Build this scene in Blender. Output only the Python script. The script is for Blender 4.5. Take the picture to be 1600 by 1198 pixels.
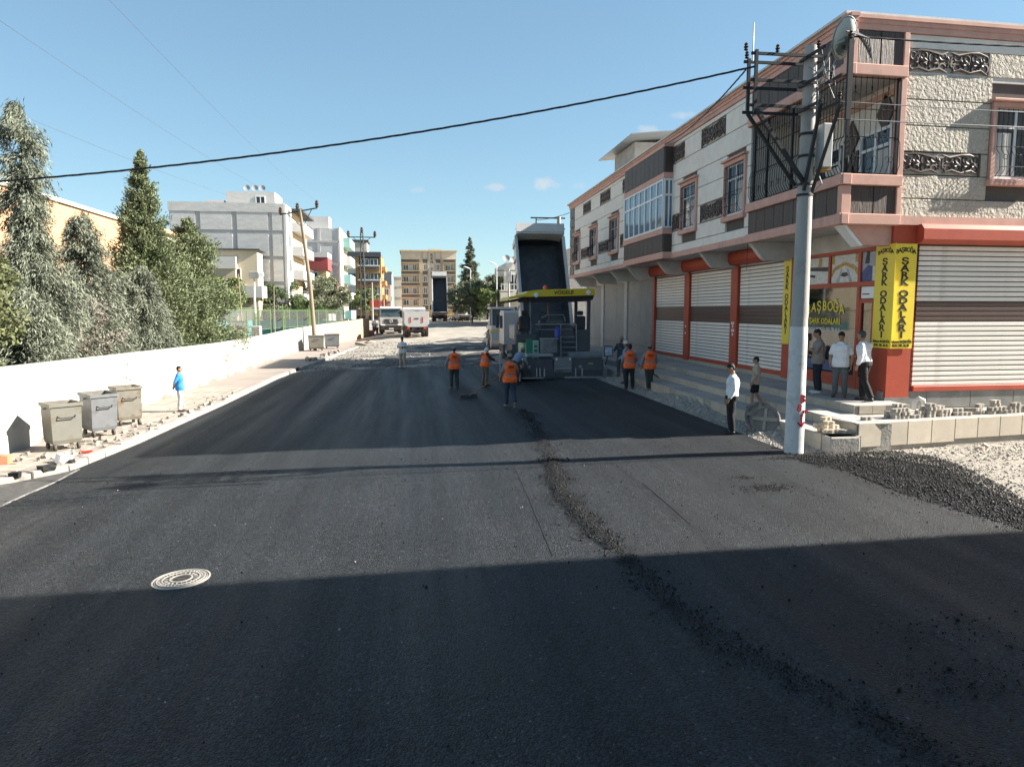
import bpy, bmesh, math, random
import numpy as np
from mathutils import Vector, Matrix, Euler, Quaternion
R = math.radians
rnd = random.Random(7)
nr = np.random.default_rng(11)
for o in list(bpy.data.objects): bpy.data.objects.remove(o)
scene = bpy.context.scene
COL = scene.collection

# ---------------------------------------------------------------- camera, sky, sun, exposure
cam = bpy.data.cameras.new('camera'); cam.sensor_width = 36; cam.lens = 24.975; cam.clip_end = 9000
camo = bpy.data.objects.new('camera', cam); COL.objects.link(camo)
camo.location = (0, 0, 3.1); camo.rotation_euler = (R(90 - 5.864), 0, R(-7.7))
scene.camera = camo
SUN_EL, SUN_AZ = 31.8, 95.5            # degrees; azimuth clockwise from the street axis (+Y)
world = bpy.data.worlds.new('World'); scene.world = world; world.use_nodes = True
wn = world.node_tree; wn.nodes.clear()
def wnode(t, **k):
    n = wn.nodes.new(t)
    for a, b in k.items(): setattr(n, a, b)
    return n
sky = wnode('ShaderNodeTexSky', sky_type='NISHITA', sun_disc=False, sun_elevation=R(SUN_EL), sun_rotation=R(SUN_AZ),
            altitude=400, air_density=1.0, dust_density=0.15, ozone_density=1.6)
bg = wnode('ShaderNodeBackground'); bg.inputs[1].default_value = 0.083
wo = wnode('ShaderNodeOutputWorld')
tc = wnode('ShaderNodeTexCoord')
nz = wnode('ShaderNodeTexNoise'); nz.inputs['Scale'].default_value = 42; nz.inputs['Detail'].default_value = 6; nz.inputs['Roughness'].default_value = .62
wn.links.new(tc.outputs['Generated'], nz.inputs['Vector'])
prev = None
def cloud_dir(px, py):
    a = (px - 800) / 1110; b = (py - 599) / 1110; t = R(5.864); w = R(7.7)
    u = -(b * math.cos(t) + math.sin(t)); F = math.cos(t) - b * math.sin(t)
    return Vector((a * math.cos(w) + F * math.sin(w), F * math.cos(w) - a * math.sin(w), u)).normalized()
for px, py, sx, sy, st in ((776, 293, .019, .006, .45), (855, 288, .022, .010, .6), (1012, 203, .016, .008, .5), (1066, 181, .018, .006, .45), (655, 297, .013, .005, .25), (900, 291, .014, .006, .2)):
    d = cloud_dir(px, py); rgt = Vector((d.y, -d.x, 0)).normalized(); up = rgt.cross(d)
    sq = []
    for ax, s in ((rgt, sx), (up, sy)):
        dp = wnode('ShaderNodeVectorMath', operation='DOT_PRODUCT'); dp.inputs[1].default_value = ax / s
        wn.links.new(tc.outputs['Generated'], dp.inputs[0])
        mo = wnode('ShaderNodeMath', operation='SUBTRACT'); mo.inputs[1].default_value = ax.dot(d) / s
        wn.links.new(dp.outputs['Value'], mo.inputs[0])
        m2 = wnode('ShaderNodeMath', operation='MULTIPLY'); wn.links.new(mo.outputs[0], m2.inputs[0]); wn.links.new(mo.outputs[0], m2.inputs[1]); sq.append(m2)
    fw = wnode('ShaderNodeVectorMath', operation='DOT_PRODUCT'); fw.inputs[1].default_value = d; wn.links.new(tc.outputs['Generated'], fw.inputs[0])
    gt = wnode('ShaderNodeMath', operation='GREATER_THAN'); gt.inputs[1].default_value = .5; wn.links.new(fw.outputs['Value'], gt.inputs[0])
    ad = wnode('ShaderNodeMath', operation='ADD'); wn.links.new(sq[0].outputs[0], ad.inputs[0]); wn.links.new(sq[1].outputs[0], ad.inputs[1])
    nm = wnode('ShaderNodeMath', operation='MULTIPLY_ADD'); nm.inputs[1].default_value = 3.2; nm.inputs[2].default_value = -1.6
    wn.links.new(nz.outputs['Fac'], nm.inputs[0])
    sb = wnode('ShaderNodeMath', operation='SUBTRACT'); wn.links.new(nm.outputs[0], sb.inputs[0]); wn.links.new(ad.outputs[0], sb.inputs[1])
    mr = wnode('ShaderNodeMapRange', interpolation_type='SMOOTHSTEP'); mr.inputs[1].default_value = -1.0; mr.inputs[2].default_value = .3; mr.inputs[3].default_value = 0; mr.inputs[4].default_value = st
    wn.links.new(sb.outputs[0], mr.inputs[0])
    mk = wnode('ShaderNodeMath', operation='MULTIPLY'); wn.links.new(mr.outputs[0], mk.inputs[0]); wn.links.new(gt.outputs[0], mk.inputs[1])
    if prev is None: prev = mk
    else:
        mx = wnode('ShaderNodeMath', operation='MAXIMUM'); wn.links.new(prev.outputs[0], mx.inputs[0]); wn.links.new(mk.outputs[0], mx.inputs[1]); prev = mx
cm = wnode('ShaderNodeMix', data_type='RGBA'); cm.inputs[7].default_value = (2.6, 2.6, 2.6, 1)
gm_ = wnode('ShaderNodeGamma'); gm_.inputs[1].default_value = .62; wn.links.new(sky.outputs[0], gm_.inputs[0])   # softer contrast between zenith and horizon
hs = wnode('ShaderNodeHueSaturation'); hs.inputs['Saturation'].default_value = 1.1; wn.links.new(gm_.outputs[0], hs.inputs['Color'])
tn = wnode('ShaderNodeVectorMath', operation='MULTIPLY'); tn.inputs[1].default_value = (.79, .98, 1.02); wn.links.new(hs.outputs[0], tn.inputs[0])
wn.links.new(prev.outputs[0], cm.inputs[0]); wn.links.new(tn.outputs[0], cm.inputs[6])
wn.links.new(cm.outputs[2], bg.inputs[0]); wn.links.new(bg.outputs[0], wo.inputs[0])

sun = bpy.data.lights.new('sun', 'SUN'); sun.energy = 5.0; sun.angle = R(.53); sun.color = (1, .925, .81)
suno = bpy.data.objects.new('sun', sun); COL.objects.link(suno)
sd = Vector((math.sin(R(SUN_AZ)) * math.cos(R(SUN_EL)), math.cos(R(SUN_AZ)) * math.cos(R(SUN_EL)), math.sin(R(SUN_EL))))
suno.rotation_euler = (-sd).to_track_quat('-Z', 'Y').to_euler(); suno.location = sd * 60
vs = scene.view_settings; vs.view_transform = 'Standard'; vs.look = 'None'; vs.exposure = 1.9; vs.gamma = 1; vs.use_curve_mapping = False

# ---------------------------------------------------------------- helpers: materials
MATS = {}
def mat(name, col=None, rough=.75, metal=0, var=.12, scale=2.5, bump=0, bscale=20, dirt=None, dscale=1.2, dlo=.5, dhi=.7, spec=.4, trans=0, rnd_obj=0, island=0, stretch=None, alpha=1, emit=0, coat=0):
    if name in MATS: return MATS[name]
    m = bpy.data.materials.new(name); m.use_nodes = True; nt = m.node_tree; N = nt.nodes; L = nt.links
    b = N['Principled BSDF']; b.inputs['Roughness'].default_value = rough; b.inputs['Metallic'].default_value = metal
    b.inputs['Specular IOR Level'].default_value = spec
    if coat: b.inputs['Coat Weight'].default_value = coat
    t = N.new('ShaderNodeTexCoord'); vec = t.outputs['Object']
    if stretch:
        mp = N.new('ShaderNodeMapping'); mp.inputs['Scale'].default_value = stretch; L.new(vec, mp.inputs['Vector']); vec = mp.outputs[0]
    n = N.new('ShaderNodeTexNoise'); n.inputs['Scale'].default_value = scale; n.inputs['Detail'].default_value = 7; n.inputs['Roughness'].default_value = .6
    L.new(vec, n.inputs['Vector'])
    mr = N.new('ShaderNodeMapRange'); mr.inputs[1].default_value = .3; mr.inputs[2].default_value = .7; mr.inputs[3].default_value = 1 - var; mr.inputs[4].default_value = 1 + var
    L.new(n.outputs['Fac'], mr.inputs[0])
    fac = mr.outputs[0]
    if rnd_obj:
        oi = N.new('ShaderNodeObjectInfo'); a = N.new('ShaderNodeMapRange'); a.inputs[3].default_value = 1 - rnd_obj; a.inputs[4].default_value = 1 + rnd_obj
        L.new(oi.outputs['Random'], a.inputs[0]); mu = N.new('ShaderNodeMath'); mu.operation = 'MULTIPLY'; L.new(fac, mu.inputs[0]); L.new(a.outputs[0], mu.inputs[1]); fac = mu.outputs[0]
    if island:
        gi = N.new('ShaderNodeNewGeometry'); a = N.new('ShaderNodeMapRange'); a.inputs[3].default_value = 1 - island; a.inputs[4].default_value = 1 + island
        L.new(gi.outputs['Random Per Island'], a.inputs[0]); mu = N.new('ShaderNodeMath'); mu.operation = 'MULTIPLY'; L.new(fac, mu.inputs[0]); L.new(a.outputs[0], mu.inputs[1]); fac = mu.outputs[0]
    vm = N.new('ShaderNodeVectorMath'); vm.operation = 'SCALE'; vm.inputs[0].default_value = col[:3]; L.new(fac, vm.inputs['Scale'])
    out = vm.outputs[0]
    if dirt:
        n2 = N.new('ShaderNodeTexNoise'); n2.inputs['Scale'].default_value = dscale; n2.inputs['Detail'].default_value = 8; n2.inputs['Roughness'].default_value = .68; L.new(t.outputs['Object'], n2.inputs['Vector'])
        r2 = N.new('ShaderNodeMapRange'); r2.inputs[1].default_value = dlo; r2.inputs[2].default_value = dhi; L.new(n2.outputs['Fac'], r2.inputs[0])
        mx = N.new('ShaderNodeMix'); mx.data_type = 'RGBA'; L.new(r2.outputs[0], mx.inputs[0]); L.new(out, mx.inputs[6]); mx.inputs[7].default_value = (*dirt, 1); out = mx.outputs[2]
    L.new(out, b.inputs['Base Color'])
    if bump:
        n3 = N.new('ShaderNodeTexNoise'); n3.inputs['Scale'].default_value = bscale; n3.inputs['Detail'].default_value = 5; L.new(vec, n3.inputs['Vector'])
        bp = N.new('ShaderNodeBump'); bp.inputs['Strength'].default_value = 1; bp.inputs['Distance'].default_value = bump; L.new(n3.outputs['Fac'], bp.inputs['Height']); L.new(bp.outputs[0], b.inputs['Normal'])
    if trans:
        tr = N.new('ShaderNodeBsdfTranslucent'); L.new(out, tr.inputs[0]); ms = N.new('ShaderNodeMixShader'); ms.inputs[0].default_value = trans
        L.new(b.outputs[0], ms.inputs[1]); L.new(tr.outputs[0], ms.inputs[2]); L.new(ms.outputs[0], N['Material Output'].inputs[0])
    if alpha < 1: b.inputs['Alpha'].default_value = alpha
    if emit: b.inputs['Emission Color'].default_value = (*col[:3], 1); b.inputs['Emission Strength'].default_value = emit
    MATS[name] = m
    return m

# ---------------------------------------------------------------- helpers: geometry
def rotz(p, a): c, s = math.cos(a), math.sin(a); return (p[0] * c - p[1] * s, p[0] * s + p[1] * c, p[2])
class MB:
    def __init__(s): s.v = []; s.f = []
    def add(s, vs, fs):
        k = len(s.v); s.v += [tuple(v) for v in vs]; s.f += [tuple(i + k for i in f) for f in fs]; return s
    def box(s, x0, x1, y0, y1, z0, z1):
        return s.add([(x, y, z) for z in (z0, z1) for y in (y0, y1) for x in (x0, x1)], [(0, 2, 3, 1), (4, 5, 7, 6), (0, 1, 5, 4), (2, 6, 7, 3), (0, 4, 6, 2), (1, 3, 7, 5)])
    def obox(s, c, h, m=None, rz=0):
        m = m or Matrix.Rotation(rz, 3, 'Z'); c = Vector(c)
        return s.add([c + m @ Vector((x * h[0], y * h[1], z * h[2])) for z in (-1, 1) for y in (-1, 1) for x in (-1, 1)], [(0, 2, 3, 1), (4, 5, 7, 6), (0, 1, 5, 4), (2, 6, 7, 3), (0, 4, 6, 2), (1, 3, 7, 5)])
    def bar(s, a, b, w, h=None):
        a = Vector(a); b = Vector(b); d = b - a; q = d.to_track_quat('Y', 'Z').to_matrix(); return s.obox((a + b) / 2, (w / 2, d.length / 2, (h or w) / 2), q)
    def cbox(s, x0, x1, y0, y1, z0, z1, c):      # box with chamfered edges
        bm = bmesh.new(); bmesh.ops.create_cube(bm, size=1)
        for v in bm.verts: v.co = ((x0 + x1) / 2 + v.co.x * (x1 - x0), (y0 + y1) / 2 + v.co.y * (y1 - y0), (z0 + z1) / 2 + v.co.z * (z1 - z0))
        bmesh.ops.bevel(bm, geom=bm.edges[:], offset=c, segments=1, affect='EDGES'); bm.verts.index_update()
        s.add([v.co[:] for v in bm.verts], [[v.index for v in f.verts] for f in bm.faces]); bm.free(); return s
    def tube(s, pts, r, n=8, cap=True):
        P = [Vector(p) for p in pts]; rr = r if isinstance(r, (list, tuple)) else [r] * len(P); k = len(s.v); up = None
        for i, p in enumerate(P):
            d = (P[min(i + 1, len(P) - 1)] - P[max(i - 1, 0)]).normalized()
            if up is None: up = Vector((0, 0, 1)) if abs(d.z) < .9 else Vector((1, 0, 0))
            a = d.cross(up); a = a.normalized() if a.length > 1e-5 else Vector((1, 0, 0)); b = a.cross(d).normalized(); up = b
            for j in range(n):
                t = 2 * math.pi * j / n; s.v.append(tuple(p + (a * math.cos(t) + b * math.sin(t)) * rr[i]))
        for i in range(len(P) - 1):
            for j in range(n):
                s.f.append((k + i * n + j, k + i * n + (j + 1) % n, k + (i + 1) * n + (j + 1) % n, k + (i + 1) * n + j))
        if cap:
            s.f.append(tuple(k + j for j in reversed(range(n)))); e = k + (len(P) - 1) * n; s.f.append(tuple(e + j for j in range(n)))
        return s
    def prism(s, poly, f0, f1):                   # poly of 2d points, f0/f1 map (u,v) to 3d
        n = len(poly); a = [f0(*p) for p in poly]; b = [f1(*p) for p in poly]
        return s.add(a + b, [tuple(reversed(range(n))), tuple(range(n, 2 * n))] + [(i, (i + 1) % n, n + (i + 1) % n, n + i) for i in range(n)])
    def lathe(s, prof, c=(0, 0, 0), n=16, m=None):
        k = len(s.v); c = Vector(c)
        for r, z in prof:
            for j in range(n):
                t = 2 * math.pi * j / n; p = Vector((r * math.cos(t), r * math.sin(t), z)); s.v.append(tuple(c + (m @ p if m else p)))
        for i in range(len(prof) - 1):
            for j in range(n): s.f.append((k + i * n + j, k + i * n + (j + 1) % n, k + (i + 1) * n + (j + 1) % n, k + (i + 1) * n + j))
        s.f.append(tuple(k + j for j in reversed(range(n)))); e = k + (len(prof) - 1) * n; s.f.append(tuple(e + j for j in range(n)))
        return s
    def quad(s, a, b, c, d): return s.add([a, b, c, d], [(0, 1, 2, 3)])
    def grid(s, xs, ys, zf):
        nx = len(xs); return s.add([(x, y, zf(x, y)) for y in ys for x in xs], [(j * nx + i, j * nx + i + 1, (j + 1) * nx + i + 1, (j + 1) * nx + i) for j in range(len(ys) - 1) for i in range(nx - 1)])
    def xf(s, fn): s.v = [tuple(fn(v)) for v in s.v]; return s
    def mesh(s, name, m, smooth=False):
        me = bpy.data.meshes.new(name); me.from_pydata(s.v, [], s.f)
        for q in (m if isinstance(m, (list, tuple)) else [m]): me.materials.append(q)
        bm = bmesh.new(); bm.from_mesh(me); bmesh.ops.recalc_face_normals(bm, faces=bm.faces[:]); bm.to_mesh(me); bm.free()
        if smooth: shade(me, smooth)
        return me
    def build(s, name, m, parent=None, smooth=False, local=False, open_=False):
        return put(name, s.mesh(name, m, smooth), parent, local)
def shade(me, ang):
    me.shade_smooth()
    try: me.set_sharp_from_angle(angle=R(35 if ang is True else ang))
    except Exception: pass
def wloc(o):
    v = Vector((0, 0, 0))
    while o: v += o.location; o = o.parent
    return v
def put(name, me, parent=None, local=False):
    o = bpy.data.objects.new(name, me); COL.objects.link(o)
    if parent:
        o.parent = parent
        if not local: o.location = -wloc(parent)     # mesh is in world coordinates, parent unrotated
    return o
def tag(o, label=None, cat=None, group=None, kind=None):
    if label: o['label'] = label
    if cat: o['category'] = cat
    if group: o['group'] = group
    if kind: o['kind'] = kind
    return o
def thing(name, label, cat, loc=(0, 0, 0), rz=0, group=None):
    o = bpy.data.objects.new(name, None); COL.objects.link(o); o.location = loc; o.rotation_euler = (0, 0, rz); o.empty_display_size = .2
    return tag(o, label, cat, group)
def inst(src, name, loc, rot=(0, 0, 0), scale=(1, 1, 1), parent=None):   # an object sharing mesh data
    o = bpy.data.objects.new(name, src.data if hasattr(src, 'data') else src); COL.objects.link(o); o.location = loc; o.rotation_euler = rot; o.scale = scale
    if parent: o.parent = parent
    return o
def npmesh(name, V, F, m):
    V = np.asarray(V, np.float32); F = np.asarray(F, np.int32); me = bpy.data.meshes.new(name)
    me.vertices.add(len(V)); me.vertices.foreach_set('co', V.ravel()); k = F.shape[1]
    me.loops.add(F.size); me.loops.foreach_set('vertex_index', F.ravel()); me.polygons.add(len(F))
    me.polygons.foreach_set('loop_start', np.arange(0, F.size, k, dtype=np.int32)); me.polygons.foreach_set('loop_total', np.full(len(F), k, np.int32))
    for q in (m if isinstance(m, (list, tuple)) else [m]): me.materials.append(q)
    me.update(calc_edges=True); return me
def text_mesh(name, s, size, m, xf, parent, depth=.006, align='CENTER', sx=1, bold=0):
    cu = bpy.data.curves.new(name, 'FONT'); cu.body = s; cu.size = size; cu.align_x = align; cu.align_y = 'CENTER'; cu.extrude = depth / 2; cu.offset = bold; cu.resolution_u = 3
    o = bpy.data.objects.new(name, cu); COL.objects.link(o); dg = bpy.context.evaluated_depsgraph_get()
    me = bpy.data.meshes.new_from_object(o.evaluated_get(dg)); bpy.data.objects.remove(o); bpy.data.curves.remove(cu)
    me.transform(xf @ Matrix.Diagonal((sx, 1, 1, 1))); me.materials.clear(); me.materials.append(m); return put(name, me, parent)

# ---------------------------------------------------------------- terrain height
def sm(a, b, x): t = min(1, max(0, (x - a) / (b - a))); return t * t * (3 - 2 * t)
def rise(Y):
    P = ((40, 0), (75, .6), (112, 1.4), (170, 1.6), (1e9, 1.6))
    if Y <= 40: return 0
    for (a, b), (c, d) in zip(P, P[1:]):
        if Y <= c: return b + (d - b) * (Y - a) / (c - a)
def gz(X, Y=0):
    return -.03 * (8 - max(-7, min(8, X))) + rise(Y) * (.25 + .75 * max(sm(-9, -2, X), sm(75, 110, Y)))
# ================================================================ SETTING: ground, road, pavement
def lerp_poly(P, y):
    if y <= P[0][0]: return P[0][1]
    for (a, b), (c, d) in zip(P, P[1:]):
        if y <= c: return b + (d - b) * (y - a) / (c - a)
    return P[-1][1]
XL = ((-40, -45), (11, -45), (13.6, -30), (14.2, -16), (14.75, -10), (15.35, -8.45), (16.6, -7.65), (20, -7.4), (28, -7.2), (38, -7.2), (43, -6.9))
XR = ((-40, 9), (8, 9.1), (10, 9.5), (11.1, 9.95), (12.7, 10.4), (13.7, 9.9), (13.95, 8.9), (14.3, 8.3), (14.6, 8.14), (60, 8.14))
def asphalt_mat():
    m = bpy.data.materials.new('fresh_asphalt'); m.use_nodes = True; nt = m.node_tree; N = nt.nodes; L = nt.links; b = N['Principled BSDF']
    t = N.new('ShaderNodeTexCoord')
    def noise(sc, det, st=None, ro=.6):
        v = t.outputs['Object']
        if st:
            mp = N.new('ShaderNodeMapping'); mp.inputs['Scale'].default_value = st; L.new(v, mp.inputs[0]); v = mp.outputs[0]
        n = N.new('ShaderNodeTexNoise'); n.inputs['Scale'].default_value = sc; n.inputs['Detail'].default_value = det; n.inputs['Roughness'].default_value = ro; L.new(v, n.inputs['Vector']); return n.outputs['Fac']
    def mr(src, a, bb, c, d):
        q = N.new('ShaderNodeMapRange'); q.inputs[1].default_value = a; q.inputs[2].default_value = bb; q.inputs[3].default_value = c; q.inputs[4].default_value = d; L.new(src, q.inputs[0]); return q.outputs[0]
    def mul(a, bb, op='MULTIPLY'):
        q = N.new('ShaderNodeMath'); q.operation = op; L.new(a, q.inputs[0]); L.new(bb, q.inputs[1]); return q.outputs[0]
    vo = N.new('ShaderNodeTexVoronoi'); vo.inputs['Scale'].default_value = 50; L.new(t.outputs['Object'], vo.inputs['Vector'])
    sep = N.new('ShaderNodeSeparateColor'); L.new(vo.outputs['Color'], sep.inputs[0])
    stone = mr(sep.outputs[0], .2, 1, .45, 1.9)
    spark = mr(sep.outputs[1], .975, 1, 1, 3.5)
    grain = mr(noise(120, 3), .3, .7, .55, 1.5)
    band = mr(noise(1, 5, (1.6, .03, 1)), .3, .7, .72, 1.3)
    blot = mr(noise(.55, 6), .3, .7, .82, 1.18)
    f = mul(mul(mul(stone, grain), mul(band, blot)), spark)
    vm = N.new('ShaderNodeVectorMath'); vm.operation = 'SCALE'; vm.inputs[0].default_value = (.0190, .0212, .0242); L.new(f, vm.inputs['Scale']); L.new(vm.outputs[0], b.inputs['Base Color'])
    L.new(mr(noise(1, 4, (1.1, .05, 1)), .3, .7, .42, .68), b.inputs['Roughness']); b.inputs['Specular IOR Level'].default_value = .22
    h = mul(mr(vo.outputs['Distance'], 0, .7, 1, 0), noise(45, 4), 'ADD')
    bp = N.new('ShaderNodeBump'); bp.inputs['Distance'].default_value = .016; bp.inputs['Strength'].default_value = .9; L.new(h, bp.inputs['Height']); L.new(bp.outputs[0], b.inputs['Normal'])
    return m
M_ASPH = asphalt_mat()
M_DIRT = mat('limestone_dust', (.27, .245, .21), .95, var=.22, scale=.8, bump=.03, bscale=14, dirt=(.22, .20, .17), dscale=.35, dlo=.45, dhi=.7)
M_TAR = mat('tar_on_dirt', (.035, .035, .036), .8, var=.35, scale=6, bump=.02, bscale=25, dirt=(.30, .27, .23), dscale=.22, dlo=.5, dhi=.62)
M_OLDASPH = mat('dusty_asphalt', (.062, .06, .057), .9, var=.25, scale=9, bump=.006, bscale=60, dirt=(.12, .11, .10), dscale=1.4, dlo=.55, dhi=.75)

xs = [-2500, -700, -250, -120, -70, -45, -30, -22] + list(np.arange(-18, 19, 1.0)) + [22, 30, 45, 70, 120, 250, 700, 2500]
ys = [-1500, -400, -120, -60, -35] + list(np.arange(-20, 60, 1.5)) + list(np.arange(60, 180, 6)) + [200, 260, 400, 800, 3000]
def ground_z(x, y):
    z = gz(x, y) - .06
    if 8.2 < x < 12 and y > 14: z += .0
    if y > 43 and abs(x) < 9: z += .05 * math.sin(x * 1.9 + y * .7) * math.sin(y * .9)
    if x > 9 and y < 14: z += .035 * (min(x, 16) - 9)
    return z
tag(MB().grid(xs, ys, ground_z).build('ground', M_DIRT, smooth=True), 'pale limestone dust ground around the new road', kind='structure')

def road_sheet(name, ys, xl, xr, z, m, skirt=.08, nx=40, jag=0):
    b = MB(); rows = []
    for y in ys:
        a, c = xl(y), xr(y)
        rows.append([(a + (c - a) * i / nx, y) for i in range(nx + 1)])
    k = 0; vs = []; fs = []
    for j, r_ in enumerate(rows):
        for i, (x, y) in enumerate(r_):
            yy = y + (jag * math.sin(x * 3.1) * .6 + jag * math.sin(x * 1.27 + 1) if j == len(rows) - 1 else 0)
            vs.append((x, yy, z(x, yy)))
    w = nx + 1
    for j in range(len(rows) - 1):
        for i in range(nx): fs.append((j * w + i, j * w + i + 1, (j + 1) * w + i + 1, (j + 1) * w + i))
    n0 = len(vs); per = [(len(rows) - 1) * w + i for i in range(w)]
    for line in (per, [j * w for j in range(len(rows))], [j * w + nx for j in range(len(rows))]):
        s0 = len(vs); vs += [(vs[q][0], vs[q][1], vs[q][2] - skirt) for q in line]
        fs += [(line[i], line[i + 1], s0 + i + 1, s0 + i) for i in range(len(line) - 1)]
    return b.add(vs, fs).build(name, m, smooth=30)
ry = list(np.arange(-36, 8, 4.0)) + list(np.arange(8, 17, .25)) + list(np.arange(17, 42, .6)) + [41.9]
tag(road_sheet('road', ry, lambda y: lerp_poly(XL, y), lambda y: lerp_poly(XR, y), lambda x, y: gz(x, y) + .012 * math.sin(x * .8) * math.sin(y * .31), M_ASPH, nx=60, jag=.12), 'freshly laid black asphalt road', kind='structure')
# older dusty strip along the left gutter, a thin sheet just above the new mat, with its chalky seam
gy = list(np.arange(6, 16.9, .4))
tag(road_sheet('old_asphalt_strip', gy, lambda y: lerp_poly(XL, y) + .02, lambda y: -7.52 - max(0, 14 - y) * .02 + .03 * math.sin(y * 2.1), lambda x, y: gz(x, y) + .016 + .012 * math.sin(x * .8) * math.sin(y * .31), M_OLDASPH, skirt=.01), 'older dusty asphalt along the gutter', kind='structure')
M_SEAM = mat('chalky_seam', (.22, .21, .20), .95, var=.5, scale=14, dirt=(.06, .06, .06), dscale=3, dlo=.45, dhi=.6)
tag(road_sheet('seam', gy, lambda y: -7.52 - max(0, 14 - y) * .02 + .03 * math.sin(y * 2.1), lambda y: -7.47 - max(0, 14 - y) * .02 + .03 * math.sin(y * 2.1 + .4), lambda x, y: gz(x, y) + .02 + .012 * math.sin(x * .8) * math.sin(y * .31), M_SEAM, skirt=.01, nx=2), 'pale dusty seam between old and new asphalt', kind='structure')

# spilled tar and gravel ahead of the paver
TL = ((43, -5.2), (45, -4.0), (49, -2.6), (54, -1.2), (60, .2), (66, 1.6), (70, 3.2), (71.5, 5.2))
TR = ((43, 4.4), (46, 4.8), (56, 7.6), (66, 8.0), (71.5, 5.6))
tag(road_sheet('tar_patch', list(np.arange(42.2, 71.6, .7)), lambda y: lerp_poly(TL, y) + .25 * math.sin(y * 2.3), lambda y: lerp_poly(TR, y) + .3 * math.sin(y * 1.7), lambda x, y: ground_z(x, y) + .03 + .03 * math.sin(x * 2) * math.sin(y * 1.3), M_TAR, skirt=.04, nx=30), 'black tar and spilled asphalt smeared over the dirt', kind='structure')

ICO = bmesh.new(); bmesh.ops.create_icosphere(ICO, subdivisions=1, radius=1); ICO.verts.index_update()
ICOV = np.array([v.co[:] for v in ICO.verts]); ICOF = np.array([[v.index for v in f.verts] for f in ICO.faces]); ICO.free()
def rand_rot(n):
    q = nr.normal(size=(n, 4)); q /= np.linalg.norm(q, axis=1)[:, None]; w, x, y, z = q.T
    return np.stack([1 - 2 * (y * y + z * z), 2 * (x * y - z * w), 2 * (x * z + y * w), 2 * (x * y + z * w), 1 - 2 * (x * x + z * z), 2 * (y * z - x * w), 2 * (x * z - y * w), 2 * (y * z + x * w), 1 - 2 * (x * x + y * y)], 1).reshape(n, 3, 3)
def stones(name, P, S, m, squash=(.55, 1)):
    P = np.asarray(P); n = len(P); S = np.asarray(S)
    V = ICOV[None] * (nr.uniform(squash[0], squash[1], (n, 1, 3)) * nr.uniform(.75, 1.2, (n, 12, 1))) * S[:, None, None]
    V = np.einsum('nij,nkj->nki', rand_rot(n), V) + P[:, None, :]
    F = ICOF[None] + (np.arange(n) * 12)[:, None, None]
    return put(name, npmesh(name, V.reshape(-1, 3), F.reshape(-1, 3), m))
M_CLUMP = mat('loose_asphalt_clump', (.015, .0155, .0165), .55, var=.25, scale=20, island=.5, spec=.18)
M_GRAV = mat('limestone_gravel', (.30, .275, .245), .95, var=.15, scale=8, island=.3)
M_GRAV2 = mat('grey_gravel', (.20, .195, .185), .95, var=.15, scale=8, island=.45)
def gzs(x, y): return np.array([gz(a, b) for a, b in zip(x, y)])
# ridge of loose mix left along the joint, and the ragged heap at the side street
ridge = [(3.4, 22.8), (3.3, 20), (3.12, 17.2), (2.9, 15), (2.55, 12.3), (2.58, 10.3), (2.68, 9.1), (2.78, 7.2), (3.05, 6.1), (3.4, 5.35), (3.65, 4.6), (4.0, 3.8)]
pts = []; sz = []
for (a, b), (c, d) in zip(ridge, ridge[1:]):
    L = math.hypot(c - a, d - b); n = int(L * 800)
    t = nr.random(n); w = nr.normal(0, .13, n) * (1 + .4 * np.sin(9 * t + b)); y = b + (d - b) * t; x = a + (c - a) * t + w
    s = nr.gamma(3, .0024, n) + .003; dens = nr.random(n) < np.where((y > 9.2) & (y < 15.3), 1, .38); x, y, s, w = x[dens], y[dens], s[dens], w[dens]
    pts.append(np.stack([x, y, gzs(x, y) + .03 * np.exp(-(w / .12) ** 2) + .012], 1)); sz.append(s)
for cx, cy, rx, ry_, n in ((6.2, 11.7, .5, .3, 500), (6.15, 12.5, .25, .15, 140), (8.1, 13.9, .8, .25, 700), (6.3, 5.5, 1.2, .5, 120), (4.6, 5.3, .9, .35, 220), (5.2, 6.2, 1.0, .5, 160)):
    x = nr.normal(cx, rx * .5, n); y = nr.normal(cy, ry_ * .5, n); pts.append(np.stack([x, y, gzs(x, y) + .012], 1)); sz.append(nr.gamma(3, .0022, n) + .003)
n = 1600; x = nr.uniform(-6.5, 8, n); y = nr.uniform(4, 16, n); pts.append(np.stack([x, y, gzs(x, y) + .01], 1)); sz.append(nr.gamma(2, .0026, n) + .003)
tag(stones('loose_asphalt', np.concatenate(pts), np.concatenate(sz), M_CLUMP), 'ridge and scatter of loose black asphalt crumbs on the road', 'asphalt crumbs', kind='stuff')
hp = [(8.1, 14.2), (8.8, 14.02), (9.6, 14.2), (10.5, 14.25), (10.9, 13.4), (10.8, 12.6), (10.3, 11.1), (9.8, 10.05), (9.2, 9.0), (8.5, 8.7), (8.35, 9.7), (8.15, 10.9), (8.25, 12.5), (7.85, 13.5)]
def inside(x, y, P):
    c = False; j = len(P) - 1
    for i in range(len(P)):
        if (P[i][1] > y) != (P[j][1] > y) and x < (P[j][0] - P[i][0]) * (y - P[i][1]) / (P[j][1] - P[i][1]) + P[i][0]: c = not c
        j = i
    return c
def edge_d(x, y, P):
    best = 9
    for (a, b), (c, d) in zip(P, P[1:] + P[:1]):
        t = max(0, min(1, ((x - a) * (c - a) + (y - b) * (d - b)) / ((c - a) ** 2 + (d - b) ** 2 + 1e-9))); best = min(best, math.hypot(x - a - t * (c - a), y - b - t * (d - b)))
    return best
hx, hy, hz, hs = [], [], [], []
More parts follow.
